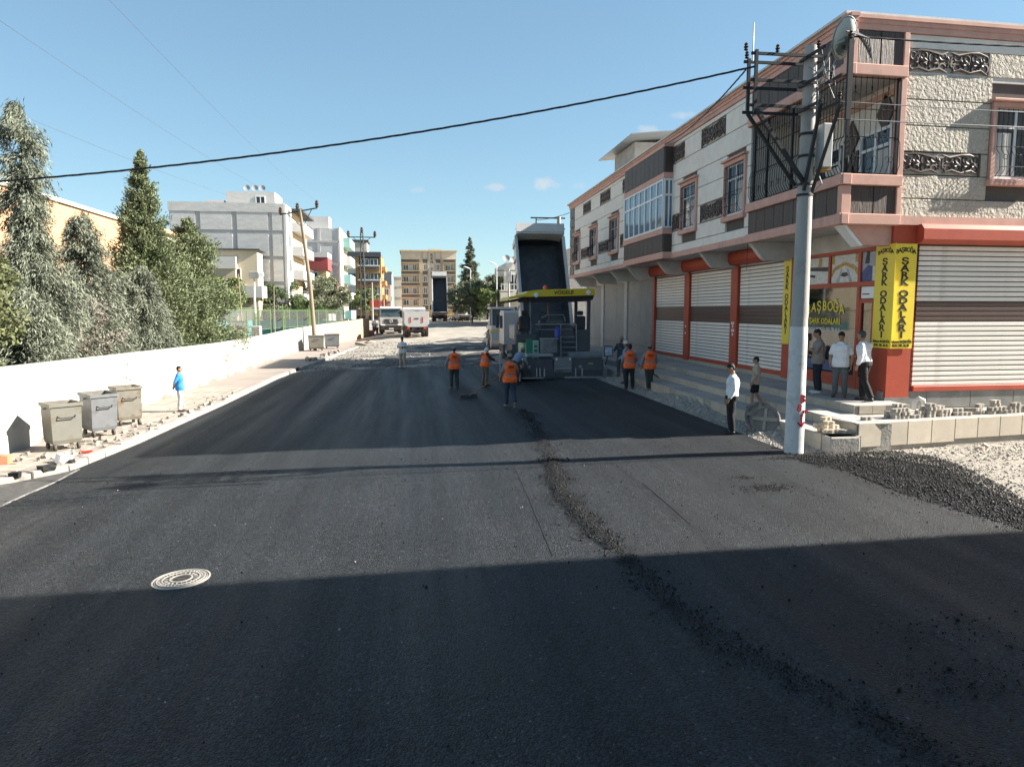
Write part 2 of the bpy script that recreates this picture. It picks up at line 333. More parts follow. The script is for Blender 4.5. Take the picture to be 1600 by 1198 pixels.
while len(hx) < 15000:
    x, y = rnd.uniform(7.8, 11), rnd.uniform(8.6, 14.4)
    if not inside(x, y, hp): 
        if rnd.random() > .10 or edge_d(x, y, hp) > .25: continue
    e = edge_d(x, y, hp); top = min(.07, e * .16) * (.6 + .4 * math.sin(x * 4.1) * math.sin(y * 3.3))
    hx.append(x); hy.append(y); hz.append(max(gz(x, y), ground_z(x, y)) + .01 + top * rnd.random() ** .4); hs.append(rnd.gammavariate(2.6, .0032) + .004)
tag(stones('asphalt_heap', np.stack([hx, hy, hz], 1), hs, M_CLUMP), 'ragged heap of loose black asphalt spilling towards the side street', 'asphalt heap', kind='stuff')
# pale gravel between the road edge and the steps
px_, py_, pz_, ps_ = [], [], [], []
def strip_z(x, y): return gz(x, y) - .05 + .34 * max(0, (x - 8.15)) * (.62 + .38 * math.sin(y * .9)) * sm(14.5, 17, y) * (1 - sm(30, 40, y)) * 1.0
gm = MB().grid(list(np.arange(8.1, 9.06, .12)), list(np.arange(14.5, 47, .35)), lambda x, y: strip_z(x, y) + .012 * math.sin(x * 17 + y * 5) * math.sin(y * 7))
tag(gm.build('gravel_strip', M_GRAV, smooth=True), 'pale limestone gravel bank between the asphalt edge and the steps', 'gravel', kind='stuff')
for i in range(9000):
    y = 14.5 + 24 * rnd.random() ** 1.7; x = rnd.uniform(8.1, 9.0); px_.append(x); py_.append(y); pz_.append(strip_z(x, y) + .006); ps_.append(rnd.gammavariate(2.5, .0055) + .005)
for i in range(9000):      # side street gravel, right
    x = rnd.uniform(9.6, 17); y = rnd.uniform(9, 15)
    if inside(x, y, hp) or (x < 10.6 and y < 13.5 and rnd.random() < .7): continue
    px_.append(x); py_.append(y); pz_.append(ground_z(x, y) + .004); ps_.append(rnd.gammavariate(2.2, .005) + .004)
tag(stones('gravel', np.stack([px_, py_, pz_], 1), ps_, M_GRAV), 'loose pale gravel stones beside the road and in the side street', 'gravel', kind='stuff')
x = np.concatenate([nr.uniform(-6.6, 1.5, 6500), nr.normal(-5.6, .8, 900)]); y = np.concatenate([42.2 + 26 * nr.random(6500) ** 1.6, nr.normal(43, .7, 900)])
tag(stones('grey_gravel', np.stack([x, y, np.array([ground_z(a, b) for a, b in zip(x, y)]) + .01], 1), nr.gamma(2.5, .011, len(x)) + .008, M_GRAV2), 'grey gravel spread over the unpaved street ahead of the paver', 'gravel', kind='stuff')

# ---- left pavement: base sheet, slabs near the camera, kerb stones
KERB = [(-16, 14.25), (-12, 14.5), (-10, 14.8), (-8.5, 15.4), (-7.7, 16.6), (-7.45, 20), (-7.25, 28), (-7.2, 38), (-6.7, 46), (-6.1, 54), (-5.2, 64), (-4.2, 75), (-3.4, 86)]
WALL = [(-9.78, 14.9), (-9.76, 36), (-9.75, 58), (-8.3, 68), (-5.45, 86)]
SWZ = .13
M_SLAB = mat('paving_slab', (.27, .24, .205), .92, var=.14, scale=4, bump=.006, bscale=30, rnd_obj=.13, dirt=(.2, .175, .15), dscale=1.6, dlo=.5, dhi=.75)
M_SLAB2 = mat('pinkish_pavement', (.245, .208, .188), .92, var=.16, scale=1.5, bump=.008, bscale=18, dirt=(.21, .185, .16), dscale=.6, dlo=.45, dhi=.75)
M_KERB = mat('kerb_concrete', (.30, .275, .245), .9, var=.14, scale=5, bump=.008, bscale=25, rnd_obj=.1, dirt=(.3, .28, .25), dscale=2, dlo=.55, dhi=.8)
def on_line(P, y):
    for (a, b), (c, d) in zip(P, P[1:]):
        if b <= y <= d: return a + (c - a) * (y - b) / (d - b)
    return P[0][0] if y < P[0][1] else P[-1][0]
sw = MB()
yy = list(np.arange(14.3, 86, .8))
for y0, y1 in zip(yy, yy[1:]):
    a, b, c, d = on_line(KERB, y0) - .2, on_line(KERB, y1) - .2, max(-16, on_line(WALL, y0) if y0 > 14.9 else -16), max(-16, on_line(WALL, y1) if y1 > 14.9 else -16)
    z0, z1 = gz(-7, y0) + SWZ - .02, gz(-7, y1) + SWZ - .02
    sw.quad((c, y0, z0), (a, y0, z0), (b, y1, z1), (d, y1, z1))
pave = tag(sw.build('pavement', M_SLAB2), 'pinkish beige pavement along the white wall', kind='structure')
slabm = MB().cbox(-.19, .19, -.19, .19, -.03, .018, .008).mesh('paving_slab', M_SLAB)
k = 0
for j in range(45):
    y = 15.2 + j * .4
    for i in range(6):
        x = -9.5 + i * .4
        if x > on_line(KERB, y) - .42 or (k >= 230): continue
        if 18 < y < 24 and rnd.random() < .18: continue
        k += 1; inst(slabm, 'paving_slab', (x, y, gz(-7, y) + SWZ - .012 + rnd.uniform(-.006, .006)), (rnd.uniform(-.02, .02), rnd.uniform(-.02, .02), rnd.uniform(-.015, .015)), parent=pave)
km = MB().cbox(-.12, .12, -.385, .385, -.22, .02, .02).mesh('kerb_stone', M_KERB)
def walk(P, step):
    d = 0; out = []; acc = 0
    for (a, b), (c, e) in zip(P, P[1:]):
        L = math.hypot(c - a, e - b); t = acc
        while t < L: out.append((a + (c - a) * t / L, b + (e - b) * t / L, math.atan2(e - b, c - a))); t += step
        acc = t - L
    return out
for x, y, a in walk(KERB[1:], .8):
    if 42 < y < 45 and rnd.random() < .6: continue
    inst(km, 'kerb_stone', (x - .1, y, gz(-7, y) + SWZ + rnd.uniform(-.02, .012)), (rnd.uniform(-.03, .03), rnd.uniform(-.05, .03), a - math.pi / 2 + rnd.uniform(-.02, .02)), parent=pave)

# ---- tiled terraces (three broad steps) in front of the shops
M_TILE = mat('beige_step_tile', (.40, .355, .29), .7, var=.12, scale=3, bump=.002, bscale=40, rnd_obj=.12, dirt=(.28, .25, .22), dscale=1.5, dlo=.55, dhi=.78)
M_TILET = mat('sky_grey_step_top', (.34, .325, .305), .75, var=.15, scale=2.2, rnd_obj=.1, dirt=(.24, .225, .2), dscale=1.1, dlo=.5, dhi=.75)  # treads coloured greyer than the risers, imitating sky light on the tops
M_CONC = mat('rough_concrete', (.33, .31, .28), .95, var=.2, scale=4, bump=.015, bscale=18)
PFA = math.atan2(1.0, 6.86)                 # the platform's front edge runs slightly away to the right
def tier(x0, x1, ya, yb, z0, z1, name, label):
    core = MB().box(x0 + .03, x1, ya + .03, yb, z0 - .5, z1 - .03).build(name, M_CONC); tag(core, label, kind='structure'); return core
T1 = tier(8.97, 9.75, 14.33, 46, .0, .36, 'step', 'lowest tiled step along the shop fronts')
T2 = tier(9.72, 10.6, 14.50, 46, .0, .59, 'step', 'middle tiled step along the shop fronts')
T3 = tier(10.55, 12.05, 15.88, 46, .0, .80, 'step', 'top tiled terrace in front of the shutters')
tf = MB().cbox(-.012, .012, -.295, .295, 0, 1, .004).mesh('riser_tile', M_TILE)
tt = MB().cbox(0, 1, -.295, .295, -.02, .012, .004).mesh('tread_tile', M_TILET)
for T, xo, xi, zb, zt, y0 in ((T1, 8.97, 9.70, -.04, .36, 14.95), (T2, 9.72, 10.54, .36, .59, 14.8), (T3, 10.55, 12.0, .59, .80, 16.17)):
    y = y0; k = 0
    while y < 40:
        if not (T is T1 and rnd.random() < .16):
            inst(tf, 'riser_tile', (xo + .015 + rnd.uniform(-.004, .004), y, zb), (0, 0, rnd.uniform(-.01, .01)), (1, 1, zt - zb - .012), T)
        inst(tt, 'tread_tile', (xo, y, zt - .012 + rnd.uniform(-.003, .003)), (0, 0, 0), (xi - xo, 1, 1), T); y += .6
# broken concrete end of the lowest step
MB().cbox(8.99, 9.7, 14.30, 14.66, -.1, .33, .03).build('broken_end', M_CONC, T1)
for i, x in enumerate((10.85, 11.2)): inst(tf, 'riser_tile', (x, 15.86, .59), (0, 0, R(90)), (1, .58, .2), T3)
# front platform facing the side street
pf = tag(MB().prism([(9.74, 14.5), (16.6, 15.5), (16.6, 17.2), (10.5, 17.2), (9.74, 15.4)], lambda x, y: (x, y, -.4), lambda x, y: (x, y, .565)).build('platform', M_CONC), 'tiled front platform under the big shutter', kind='structure')
for i in range(10):
    u = .02 + i * .68 + (.0 if i else 0); c, s = math.cos(PFA), math.sin(PFA)
    MB().cbox(0, .665, -.03, .0, .06 + .06 * (i > 3), .60, .005).xf(lambda p: (9.72 + (u + p[0]) * c - p[1] * s, 14.47 + (u + p[0]) * s + p[1] * c, p[2])).build('riser_tile', M_TILE, pf)
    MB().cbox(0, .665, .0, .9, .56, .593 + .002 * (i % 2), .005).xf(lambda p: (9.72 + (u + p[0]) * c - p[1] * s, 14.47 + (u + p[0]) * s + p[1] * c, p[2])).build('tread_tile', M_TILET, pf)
for i in range(2): MB().cbox(9.72, 9.75, 14.52 + i * .5, 15.0 + i * .5, .36, .6, .004).build('riser_tile', M_TILE, pf)

# lap joints pressed into the mat and a few pale pebbles
M_LAP = mat('lap_joint', (.008, .008, .009), .8, var=.3)
for pts_ in ([(4.18, 12.6), (4.14, 11.3), (4.08, 10.0)], [(2.02, 14.3), (1.93, 12), (1.79, 9.1)]):
    b = MB(); n = 30; P_ = []
    for i in range(n + 1):
        t = i / n * (len(pts_) - 1); j = min(int(t), len(pts_) - 2); f_ = t - j; P_.append((pts_[j][0] + (pts_[j + 1][0] - pts_[j][0]) * f_ + rnd.uniform(-.006, .006), pts_[j][1] + (pts_[j + 1][1] - pts_[j][1]) * f_))
    for (a, c), (d, e) in zip(P_, P_[1:]):
        w0 = .007 + .004 * rnd.random(); zf = lambda x, y: gz(x, y) + .012 * math.sin(x * .8) * math.sin(y * .31) + .006
        b.quad((a - w0, c, zf(a, c)), (a + w0, c, zf(a, c)), (d + w0, e, zf(d, e)), (d - w0, e, zf(d, e)))
    tag(b.build('lap_joint', M_LAP), kind='structure')
x = nr.uniform(-6, 6, 40); y = nr.uniform(4.5, 15, 40); tag(stones('pale_chips', np.stack([x, y, gzs(x, y) + .012], 1), nr.gamma(2, .003, 40) + .003, M_GRAV), 'a few pale stone chips dropped on the fresh asphalt', 'stone chips', kind='stuff')

# broken lumps half buried in the gravel bank along the lowest step
for i in range(70):
    y = 15.2 + 17 * rnd.random() ** 1.3; x = 8.95 - .55 * rnd.random() ** 2; s = rnd.uniform(.05, .15)
    rk = MB().cbox(-.5, .5, -.4, .4, -.3, .3, .12).xf(lambda p: (p[0] * s * rnd.uniform(.85, 1.15), p[1] * s * rnd.uniform(.85, 1.15), p[2] * s)).build('rubble', M_CONC if i % 3 else M_TILE)
    rk.location = (x, y, strip_z(x, y) + s * .15); rk.rotation_euler = (rnd.uniform(-.5, .5), rnd.uniform(-.5, .5), rnd.uniform(0, 6)); tag(rk, 'lump of broken tile or concrete on the gravel bank below the steps', 'rubble', 'rubble on the gravel bank')
# ================================================================ CORNER BUILDING (right)
M_PINK = mat('salmon_trim', (.56, .33, .27), .8, var=.1, scale=3, bump=.002, bscale=60, dirt=(.36, .24, .2), dscale=1.2, dlo=.55, dhi=.8)
M_STUC = mat('hammered_stucco', (.45, .415, .355), .9, var=.07, scale=5, bump=.09, bscale=13, dirt=(.40, .36, .31), dscale=.8, dlo=.55, dhi=.8)
M_PANEL = mat('side_render', (.70, .665, .61), .9, var=.07, scale=3, bump=.004, bscale=35, dirt=(.56, .53, .49), dscale=.7, dlo=.5, dhi=.8)
M_JOINT = mat('dark_joint', (.10, .09, .085), .95, var=.1)
M_BROWN = mat('brown_plank_cladding', (.055, .036, .03), .55, var=.3, scale=3, bump=.02, bscale=9, stretch=(5, 5, .35), spec=.5)
M_BROWN2 = mat('brown_carved_plaster', (.075, .052, .045), .5, var=.2, scale=8, spec=.5)
M_ORNB = mat('ornament_ground', (.40, .37, .32), .85, var=.1)
M_IRON = mat('black_iron', (.012, .012, .014), .45, metal=.4, var=.2, scale=9)
M_GLASS = mat('window_glass', (.03, .04, .05), .06, var=.05, spec=.8)
M_GLASSB = mat('bay_glass', (.10, .16, .22), .05, var=.05, spec=1)
M_WFRAME = mat('white_window_frame', (.72, .73, .74), .4, var=.05)
M_CURT = mat('pale_curtain', (.5, .5, .48), .9, var=.15, scale=4, stretch=(8, 8, .3))
M_RED = mat('orange_red_paint', (.40, .068, .035), .5, var=.1, scale=2.5, dirt=(.30, .05, .03), dscale=1, dlo=.5, dhi=.8)
M_SOFF = mat('white_soffit', (.58, .57, .55), .9, var=.12, scale=1.5, dirt=(.40, .39, .37), dscale=.8, dlo=.5, dhi=.8)
M_SLATC = mat('cream_shutter_slat', (.76, .735, .68), .42, metal=0, var=.05, scale=3, rnd_obj=.05, dirt=(.47, .44, .38), dscale=2.2, dlo=.55, dhi=.85)
M_SLATB = mat('brown_shutter_slat', (.085, .055, .05), .4, var=.1, rnd_obj=.12)
M_MARB = mat('grey_marble', (.20, .20, .195), .35, var=.25, scale=2.5, dirt=(.34, .34, .33), dscale=1.5, dlo=.6, dhi=.72)
M_YEL = mat('yellow_sign', (.78, .60, .05), .45, var=.04)
M_BLK = mat('black_print', (.012, .012, .012), .5, var=.05)
M_WHITEP = mat('white_print', (.8, .8, .78), .5, var=.03)
M_GREYD = mat('grey_sheet_door', (.25, .25, .245), .6, var=.1, scale=1.2, rnd_obj=.08, dirt=(.20, .19, .18), dscale=1, dlo=.5, dhi=.8)
M_PILC = mat('plastered_pillar', (.50, .48, .45), .9, var=.12, scale=2)
M_BLKC = mat('block_masonry', (.31, .30, .285), .95, var=.15, scale=1.5, bump=.01, bscale=12)
M_TIN = mat('tin_roof', (.30, .32, .33), .45, metal=.5, var=.12, scale=2)

CA, SA = math.cos(R(-2)), math.sin(R(-2))
def FR(u, d, z): return (10.4 + u * CA - d * SA, 16.5 - u * SA - d * CA, z)      # front facade: u along, d proud
def SI(u, d, z): return (10.4 - d, u, z)                                          # street facade
def GS(u, d, z): return (12.0 - d, u, z)                                          # ground floor, street side
def fbox(b, fn, u0, u1, d0, d1, z0, z1): 
    q = MB().box(u0, u1, d0, d1, z0, z1).xf(lambda p: fn(*p)); return b.add(q.v, q.f)
def fcbox(b, fn, u0, u1, d0, d1, z0, z1, c):
    q = MB().cbox(u0, u1, d0, d1, z0, z1, c).xf(lambda p: fn(*p)); return b.add(q.v, q.f)

B = thing('corner_building', 'two-storey corner building with beige upper floor, salmon trim and roller shutters', 'building', (12, 16.6, 0))
def yfront(X): return 16.5 - (X - 10.4) * SA / CA
def body(poly, z0, z1, name, m, parent=B): return MB().prism(poly, lambda x, y: (x, y, z0), lambda x, y: (x, y, z1)).build(name, m, parent)
body([(10.47, 21.45), (26, 21.45), (26, 47.7), (10.47, 47.7)], 5.3, 9.85, 'upper_wall', M_JOINT)
body([(12.0, yfront(12) + .07), (26, yfront(26) + .07), (26, 21.4), (12.0, 21.4)], 5.3, 9.85, 'upper_wall', M_JOINT)
body([(12.05, 17.1), (12.6, 17.1), (12.6, yfront(12.6) + .28), (26, yfront(26) + .28), (26, 49), (12.05, 49)], .0, 5.28, 'ground_floor_wall', M_PILC)
body([(10.42, yfront(10.42) + .02), (26, yfront(26) + .02), (26, 47.68), (10.42, 47.68)], 5.26, 5.40, 'floor_slab', M_SOFF)
body([(10.42, yfront(10.42) + .02), (26, yfront(26) + .02), (26, 47.68), (10.42, 47.68)], 8.76, 8.9, 'balcony_ceiling', M_SOFF)
body([(10.2, yfront(10.2) - .1), (26, yfront(26) - .1), (26, 47.9), (10.2, 47.9)], 10.10, 10.16, 'roof', M_SOFF)
# cornice and floor band
for fn, a, b_ in ((SI, 16.42, 47.72), (FR, -.08, 15.6)):
    for z0, z1, d in ((9.78, 9.92, .05), (9.92, 10.02, .08), (10.02, 10.10, .12)):
        fbox(MB(), fn, a - (d if fn is SI else d), b_, -.1, d, z0, z1).build('cornice', M_PINK, B)
    fbox(MB(), fn, a, b_, -.02, .05, 5.22, 5.43).build('floor_band', M_PINK, B)
SW = [(21.85, 23.2), (25.8, 27.2), (36.1, 37.55), (40.45, 41.9), (44.75, 46.1)]
SOL = [(23.4, 25.4), (27.45, 28.25), (34.0, 35.7), (38.0, 40.1), (42.3, 44.4)]
SOU = [(23.4, 25.45), (27.1, 28.25), (34.0, 35.4), (37.7, 39.8), (42.0, 43.9)]
ROWS = [(5.43, 5.71), (5.73, 6.26), (6.28, 6.92), (6.94, 7.58), (7.60, 8.24), (8.26, 8.93), (8.95, 9.62), (9.635, 9.77)]
def cut(segs, holes):
    for h0, h1 in holes:
        out = []
        for a, b_ in segs:
            if h1 <= a or h0 >= b_: out.append((a, b_)); continue
            if h0 > a: out.append((a, h0))
            if h1 < b_: out.append((h1, b_))
        segs = out
    return [s for s in segs if s[1] - s[0] > .04]
for i, (z0, z1) in enumerate(ROWS):
    h = []
    if z1 > 6.1 and z0 < 8.0: h += [(a - .02, b_ + .02) for a, b_ in SW]
    if i == 2: h += SOL
    if i == 6: h += SOU
    h += [(28.3, 33.8), (46.35, 47.7)]
    for a, b_ in cut([(21.5, 47.7)], h): fcbox(MB(), SI, a + .008, b_ - .008, -.08, 0, z0, z1, .01).build('facade_panel', M_PANEL, B)
FW = (3.98, 5.5)
FOU, FOL = (1.55, 3.86), (1.5, 3.76)
for i, (z0, z1) in enumerate([(5.43, 5.86), (5.88, 6.44), (6.46, 7.0), (7.02, 7.62), (7.64, 8.24), (8.26, 8.86), (8.88, 9.44), (9.455, 9.77)]):
    h = []
    if z1 > 6.3 and z0 < 8.3: h.append(FW)
    if i == 2: h.append(FOL)
    if i == 6: h.append(FOU)
    for a, b_ in cut([(1.48, 15.5)], h): fcbox(MB(), FR, a + .006, b_ - .006, -.08, 0, z0, z1, .012).build('facade_panel', M_STUC if i < 7 else M_PANEL, B)
fcbox(MB(), FR, 1.47, 1.6, -.06, .015, 8.88, 9.44, .01).build('facade_panel', M_PANEL, B)
# brown strip at the far end
for i in range(7): fcbox(MB(), SI, 46.4, 47.66, -.06, .02, 5.46 + i * .62, 6.04 + i * .62, .01).build('brown_panel', M_BROWN2, B)

def ornament(fn, u0, u1, z0, z1, full=True):
    r = fcbox(MB(), fn, u0 + .01, u1 - .01, -.08, -.025, z0, z1, .006).build('ornament_panel', M_ORNB, B)
    b = MB(); w = (u1 - u0) / 2; uc = (u0 + u1) / 2; h = (z1 - z0) / 2; zc = (z0 + z1) / 2
    def P(x, z, d=.0): return fn(uc + x * w, d, zc + z * h)
    def spiral(cx, cz, r0, t0, turns, s, sz):
        pts = []; n = 18
        for i in range(n + 1):
            t = i / n; a = t0 + turns * 2 * math.pi * t; rr = r0 * (1 - .8 * t); pts.append(P(s * (cx + rr * math.cos(a) * h / w), sz * (cz + rr * math.sin(a)), .0))
        b.tube(pts, [.035 - .02 * i / n for i in range(n + 1)], 5)
    for s in (-1, 1):
        for cx, cz, r0, t0, tn in ((.86, .45, .5, 3.1, 1.2), (.62, .5, .42, -.6, -1.1), (.40, .38, .55, 3.4, 1.1), (.16, .5, .45, 0, -1.0), (.1, .1, .35, 2, 1)):
            spiral(cx, cz, r0, t0, tn, s, 1); spiral(cx, cz, r0, t0, tn, s, -1)
        for x_, l_ in ((.28, .2), (.52, .24), (.74, .14)):     # leaves
            b.tube([P(s * (x_ - .02), 0, .0), P(s * (x_ + l_ * .4), .10, .012), P(s * (x_ + l_), .02, 0)], [.01, .055, .008], 6); b.tube([P(s * x_, 0, .0), P(s * (x_ + l_ * .3), -.2, .012), P(s * (x_ + l_ * .8), -.12, 0)], [.01, .035, .008], 6)
        b.tube([P(s * .05, -.85), P(s * .25, -.55, .01), P(s * .5, -.8), P(s * .75, -.55, .01), P(s * .95, -.9)], [.012, .035, .03, .035, .01], 5)
        b.tube([P(s * .05, .85), P(s * .2, .6, .01), P(s * .5, .88), P(s * .7, .9, .01), P(s * .93, .7)], [.012, .035, .03, .035, .01], 5)
    for u in (u0 + .02, u1 - .02): fbox(b, fn, u - .018, u + .018, -.03, .01, z0, z1)
    b.build('scrollwork', M_BROWN2, r, smooth=40)
for a, b_ in SOL: ornament(SI, a, b_, 6.30, 6.90)
for a, b_ in SOU: ornament(SI, a, b_, 8.97, 9.60)
ornament(FR, *FOU, 8.88, 9.44); ornament(FR, *FOL, 6.47, 6.99)

def window(fn, u0, u1, z0, z1, belly=True, ac=False):
    f = MB()
    for q in ((u0 - .13, u0, z0 - .1, z1), (u1, u1 + .13, z0 - .1, z1)): fcbox(f, fn, q[0], q[1], -.06, .07, q[2], q[3], .012)
    fcbox(f, fn, u0 - .13, u1 + .13, -.06, .07, z1, z1 + .13, .012)
    fr = f.build('window_surround', M_PINK, B)
    fcbox(MB(), fn, u0 - .2, u1 + .2, -.06, .16, z1 + .13, z1 + .20, .015).build('window_head', M_PINK, fr)
    fcbox(MB(), fn, u0 - .16, u1 + .16, -.06, .12, z0 - .26, z0 - .1, .015).build('sill', M_PINK, fr)
    w = fbox(MB(), fn, u0, u1, -.06, -.045, z0 - .1, z1).build('window', M_GLASS, B)
    m = MB(); um = (u0 + u1) / 2
    for q in ((u0, u0 + .06, z0 - .1, z1), (u1 - .06, u1, z0 - .1, z1), (um - .04, um + .04, z0 - .1, z1), (u0 + .06, um - .04, z1 - .06, z1), (um + .04, u1 - .06, z1 - .06, z1), (u0 + .06, um - .04, z0 - .1, z0), (um + .04, u1 - .06, z0 - .1, z0), (u0 + .06, um - .04, z1 - .5, z1 - .44), (um + .04, u1 - .06, z1 - .5, z1 - .44)): fbox(m, fn, q[0], q[1], -.05, -.02, q[2], q[3])
    m.build('window_frame', M_WFRAME, w)
    fbox(MB(), fn, u0 + .08, um - .1, -.044, -.038, z0, z1 - .6).build('curtain', M_CURT, w)
    g = MB(); n = max(6, int((u1 - u0) / .13))
    for i in range(n + 1):
        u = u0 + (u1 - u0) * i / n; zb = z0 + (z1 - z0) * .38
        g.tube([fn(u, .09, z1 - .04), fn(u, .09, zb), fn(u, .20, zb - .16), fn(u, .22, z0 + .1), fn(u, .10, z0 - .04)], .0085, 4)
    for z, d in ((z1 - .06, .09), (z0 + (z1 - z0) * .72, .09), (z0 + .42 * (z1 - z0), .09), (z0 + .18, .225), (z0 - .03, .10)): g.tube([fn(u0 - .02, d, z), fn(u1 + .02, d, z)], .011, 4)
    for i in range(1, n, 3):         # scroll knots
        u = u0 + (u1 - u0) * i / n; z = z0 + .42
        g.tube([fn(u + .07 * math.cos(t), .23, z + .06 * math.sin(t)) for t in np.linspace(0, 6.28, 9)], .009, 4)
    g.build('grille', M_IRON, w)
for a, b_ in SW: window(SI, a, b_, 6.3, 7.86)
window(FR, 4.12, 5.36, 6.5, 8.16)

# glazed bay on the street side
fnb = lambda u, d, z: (10.04 - d, u, z)
def shell(name, m, z0, z1, d=0, e=0): return MB().box(10.04 - d, 10.5, 28.3 - e, 33.8 + e, z0, z1).build(name, m, B)
bay = shell('bay', M_JOINT, 5.47, 9.7)
shell('bay_band', M_PINK, 5.22, 5.48, .03, .03); shell('bay_band', M_PINK, 6.2, 6.42, .05, .05); shell('bay_band', M_PINK, 8.42, 8.64, .04, .04); shell('bay_band', M_PINK, 9.66, 9.80, .03, .03)
for i in range(9):
    a = 28.36 + i * .603
    for z0, z1 in ((5.5, 6.18), (8.66, 9.64)): fcbox(MB(), fnb, a, a + .585, -.02, .022, z0, z1, .006).build('brown_panel', M_BROWN, bay)
for z0, z1 in ((5.5, 6.18), (8.66, 9.64)): MB().cbox(10.06, 10.38, 28.27, 28.31, z0, z1, .006).build('brown_panel', M_BROWN, bay)
gl = MB().box(10.03, 10.05, 28.36, 33.74, 6.44, 8.40).build('bay_window', M_GLASSB, B)
MB().box(10.05, 10.4, 28.285, 28.297, 6.44, 8.40).build('side_pane', M_GLASSB, gl)
fr = MB()
for i in range(8): fbox(fr, fnb, 28.34 + i * .768 - .035 * (i > 0), 28.34 + i * .768 + .06, .0, .045, 6.43, 8.41)
for z in (6.43, 7.72, 8.33): fbox(fr, fnb, 28.36, 33.76, .008, .038, z, z + .075)
for x in (10.02, 10.2, 10.36): fr.box(x, x + .06, 28.25, 28.29, 6.43, 8.41)
for z in (6.43, 7.72, 8.33): fr.box(10.05, 10.4, 28.258, 28.284, z, z + .075)
fr.build('window_frame', M_WFRAME, gl)

# corner balcony: parapet, head band, posts, back wall, iron cage
for fn, a, b_ in ((SI, 16.42, 21.5), (FR, -.1, 1.5)):
    fcbox(MB(), fn, a - .07, b_ + (.05 if fn is SI else .02), -.12, .12, 6.14, 6.40, .015).build('balcony_rail', M_PINK, B)
    fcbox(MB(), fn, a - .05, b_ + .03, -.1, .1, 5.20, 5.46, .015).build('balcony_band', M_PINK, B)
    fcbox(MB(), fn, a - .05, b_ + (.05 if fn is SI else .02), -.12, .12, 8.72, 8.98, .015).build('balcony_band', M_PINK, B)
    fbox(MB(), fn, a + .03, b_, -.06, .0, 5.46, 6.14).build('parapet', M_JOINT, B); fbox(MB(), fn, a + .03, b_, -.06, .0, 8.98, 9.78).build('parapet', M_JOINT, B)
for i in range(9):
    a = 16.62 + i * .54
    for z0, z1 in ((5.47, 6.13), (8.99, 9.77)): fcbox(MB(), SI, a, a + .52, .0, .035, z0, z1, .006).build('brown_panel', M_BROWN, B)
for a in (.2, .81):
    for z0, z1 in ((5.47, 6.13), (8.99, 9.77)): fcbox(MB(), FR, a, a + .585, .0, .035, z0, z1, .006).build('brown_panel', M_BROWN, B)
for z0, z1 in ((5.46, 6.14), (8.98, 9.78)):
    fcbox(MB(), FR, -.09, .17, -.1, .07, z0, z1, .012).build('corner_post', M_PINK, B)
    fcbox(MB(), FR, 1.41, 1.55, -.1, .07, z0, z1, .012).build('corner_post', M_PINK, B)
fcbox(MB(), FR, 1.40, 1.56, -.2, .05, 6.40, 8.72, .012).build('balcony_jamb', M_PINK, B)
back = MB().box(11.96, 12.02, 16.6, 21.4, 5.4, 8.76).build('balcony_back_wall', M_PANEL, B)
MB().box(10.5, 12, 21.40, 21.46, 5.4, 8.76).build('balcony_end_wall', M_PANEL, B)
MB().box(11.9, 11.955, 16.7, 21.3, 8.45, 8.6).build('frieze', M_PINK, back)
def bdoor(y0, y1, z0, z1):
    g = MB().box(11.93, 11.955, y0, y1, z0, z1).build('balcony_window', M_GLASS, back); f = MB(); ym = (y0 + y1) / 2
    for a in (y0, ym - .04, y1 - .08): f.box(11.885, 11.93, a, a + .08, z0, z1)
    for z in (z0, z1 - .5, z1 - .08): f.box(11.89, 11.929, y0, y1, z, z + .08)
    f.build('window_frame', M_WFRAME, g); MB().box(11.915, 11.929, y0 + .1, ym - .06, z0 + .1, z1 - .55).build('curtain', M_CURT, g)
bdoor(16.9, 18.2, 5.8, 7.75); bdoor(19.1, 20.4, 5.45, 7.7)
for y, z in ((17.25, 8.1), (18.65, 7.75), (18.65, 6.75), (20.85, 7.8), (20.85, 6.8)):
    MB().prism([(y - .33, z), (y, z - .5), (y + .33, z), (y, z + .5)], lambda u, v: (11.90, u, v), lambda u, v: (11.958, u, v)).build('brown_diamond', M_BROWN2, back)
for y0, y1 in ((18.3, 18.55), (20.5, 20.7), (16.66, 16.82)): MB().box(11.9, 11.95, y0, y1, 5.45, 7.4).build('brown_strip', M_BROWN2, back)
cg = MB()
def cage(fn, a, b_, n):
    for i in range(n + 1):
        u = a + (b_ - a) * i / n
        cg.tube([fn(u, .02, 8.72), fn(u, .02, 7.35), fn(u, .12, 7.15), fn(u, .14, 6.62), fn(u, .03, 6.42)], .010, 4)
        if i % 3 == 1:
            for s in (-1, 1):
                cg.tube([fn(u + s * .10 * t * math.cos(3 * t), .02, 8.5 - .22 * t + .03 * math.sin(7 * t)) for t in np.linspace(0, 1.2, 8)], .007, 4)
                cg.tube([fn(u + s * (.05 + .06 * math.cos(t)), .15, 6.75 + .07 * math.sin(t)) for t in np.linspace(0, 5, 9)], .008, 4)
    for z, d in ((8.68, .02), (7.95, .02), (7.3, .02), (6.44, .03)): cg.tube([fn(a, d, z), fn(b_, d, z)], .013, 4)
cage(SI, 16.55, 21.3, 36); cage(FR, .03, 1.38, 9)
for p in ((FR, .02), (FR, 1.36)): cg.obox(FR(p[1], .01, 7.56), (.035, .035, 1.16))
for u in (21.2, 20.4, 19): cg.obox(SI(u, .01, 7.56), (.03, .03, 1.16))
cg.build('balcony_grille', M_IRON, B)
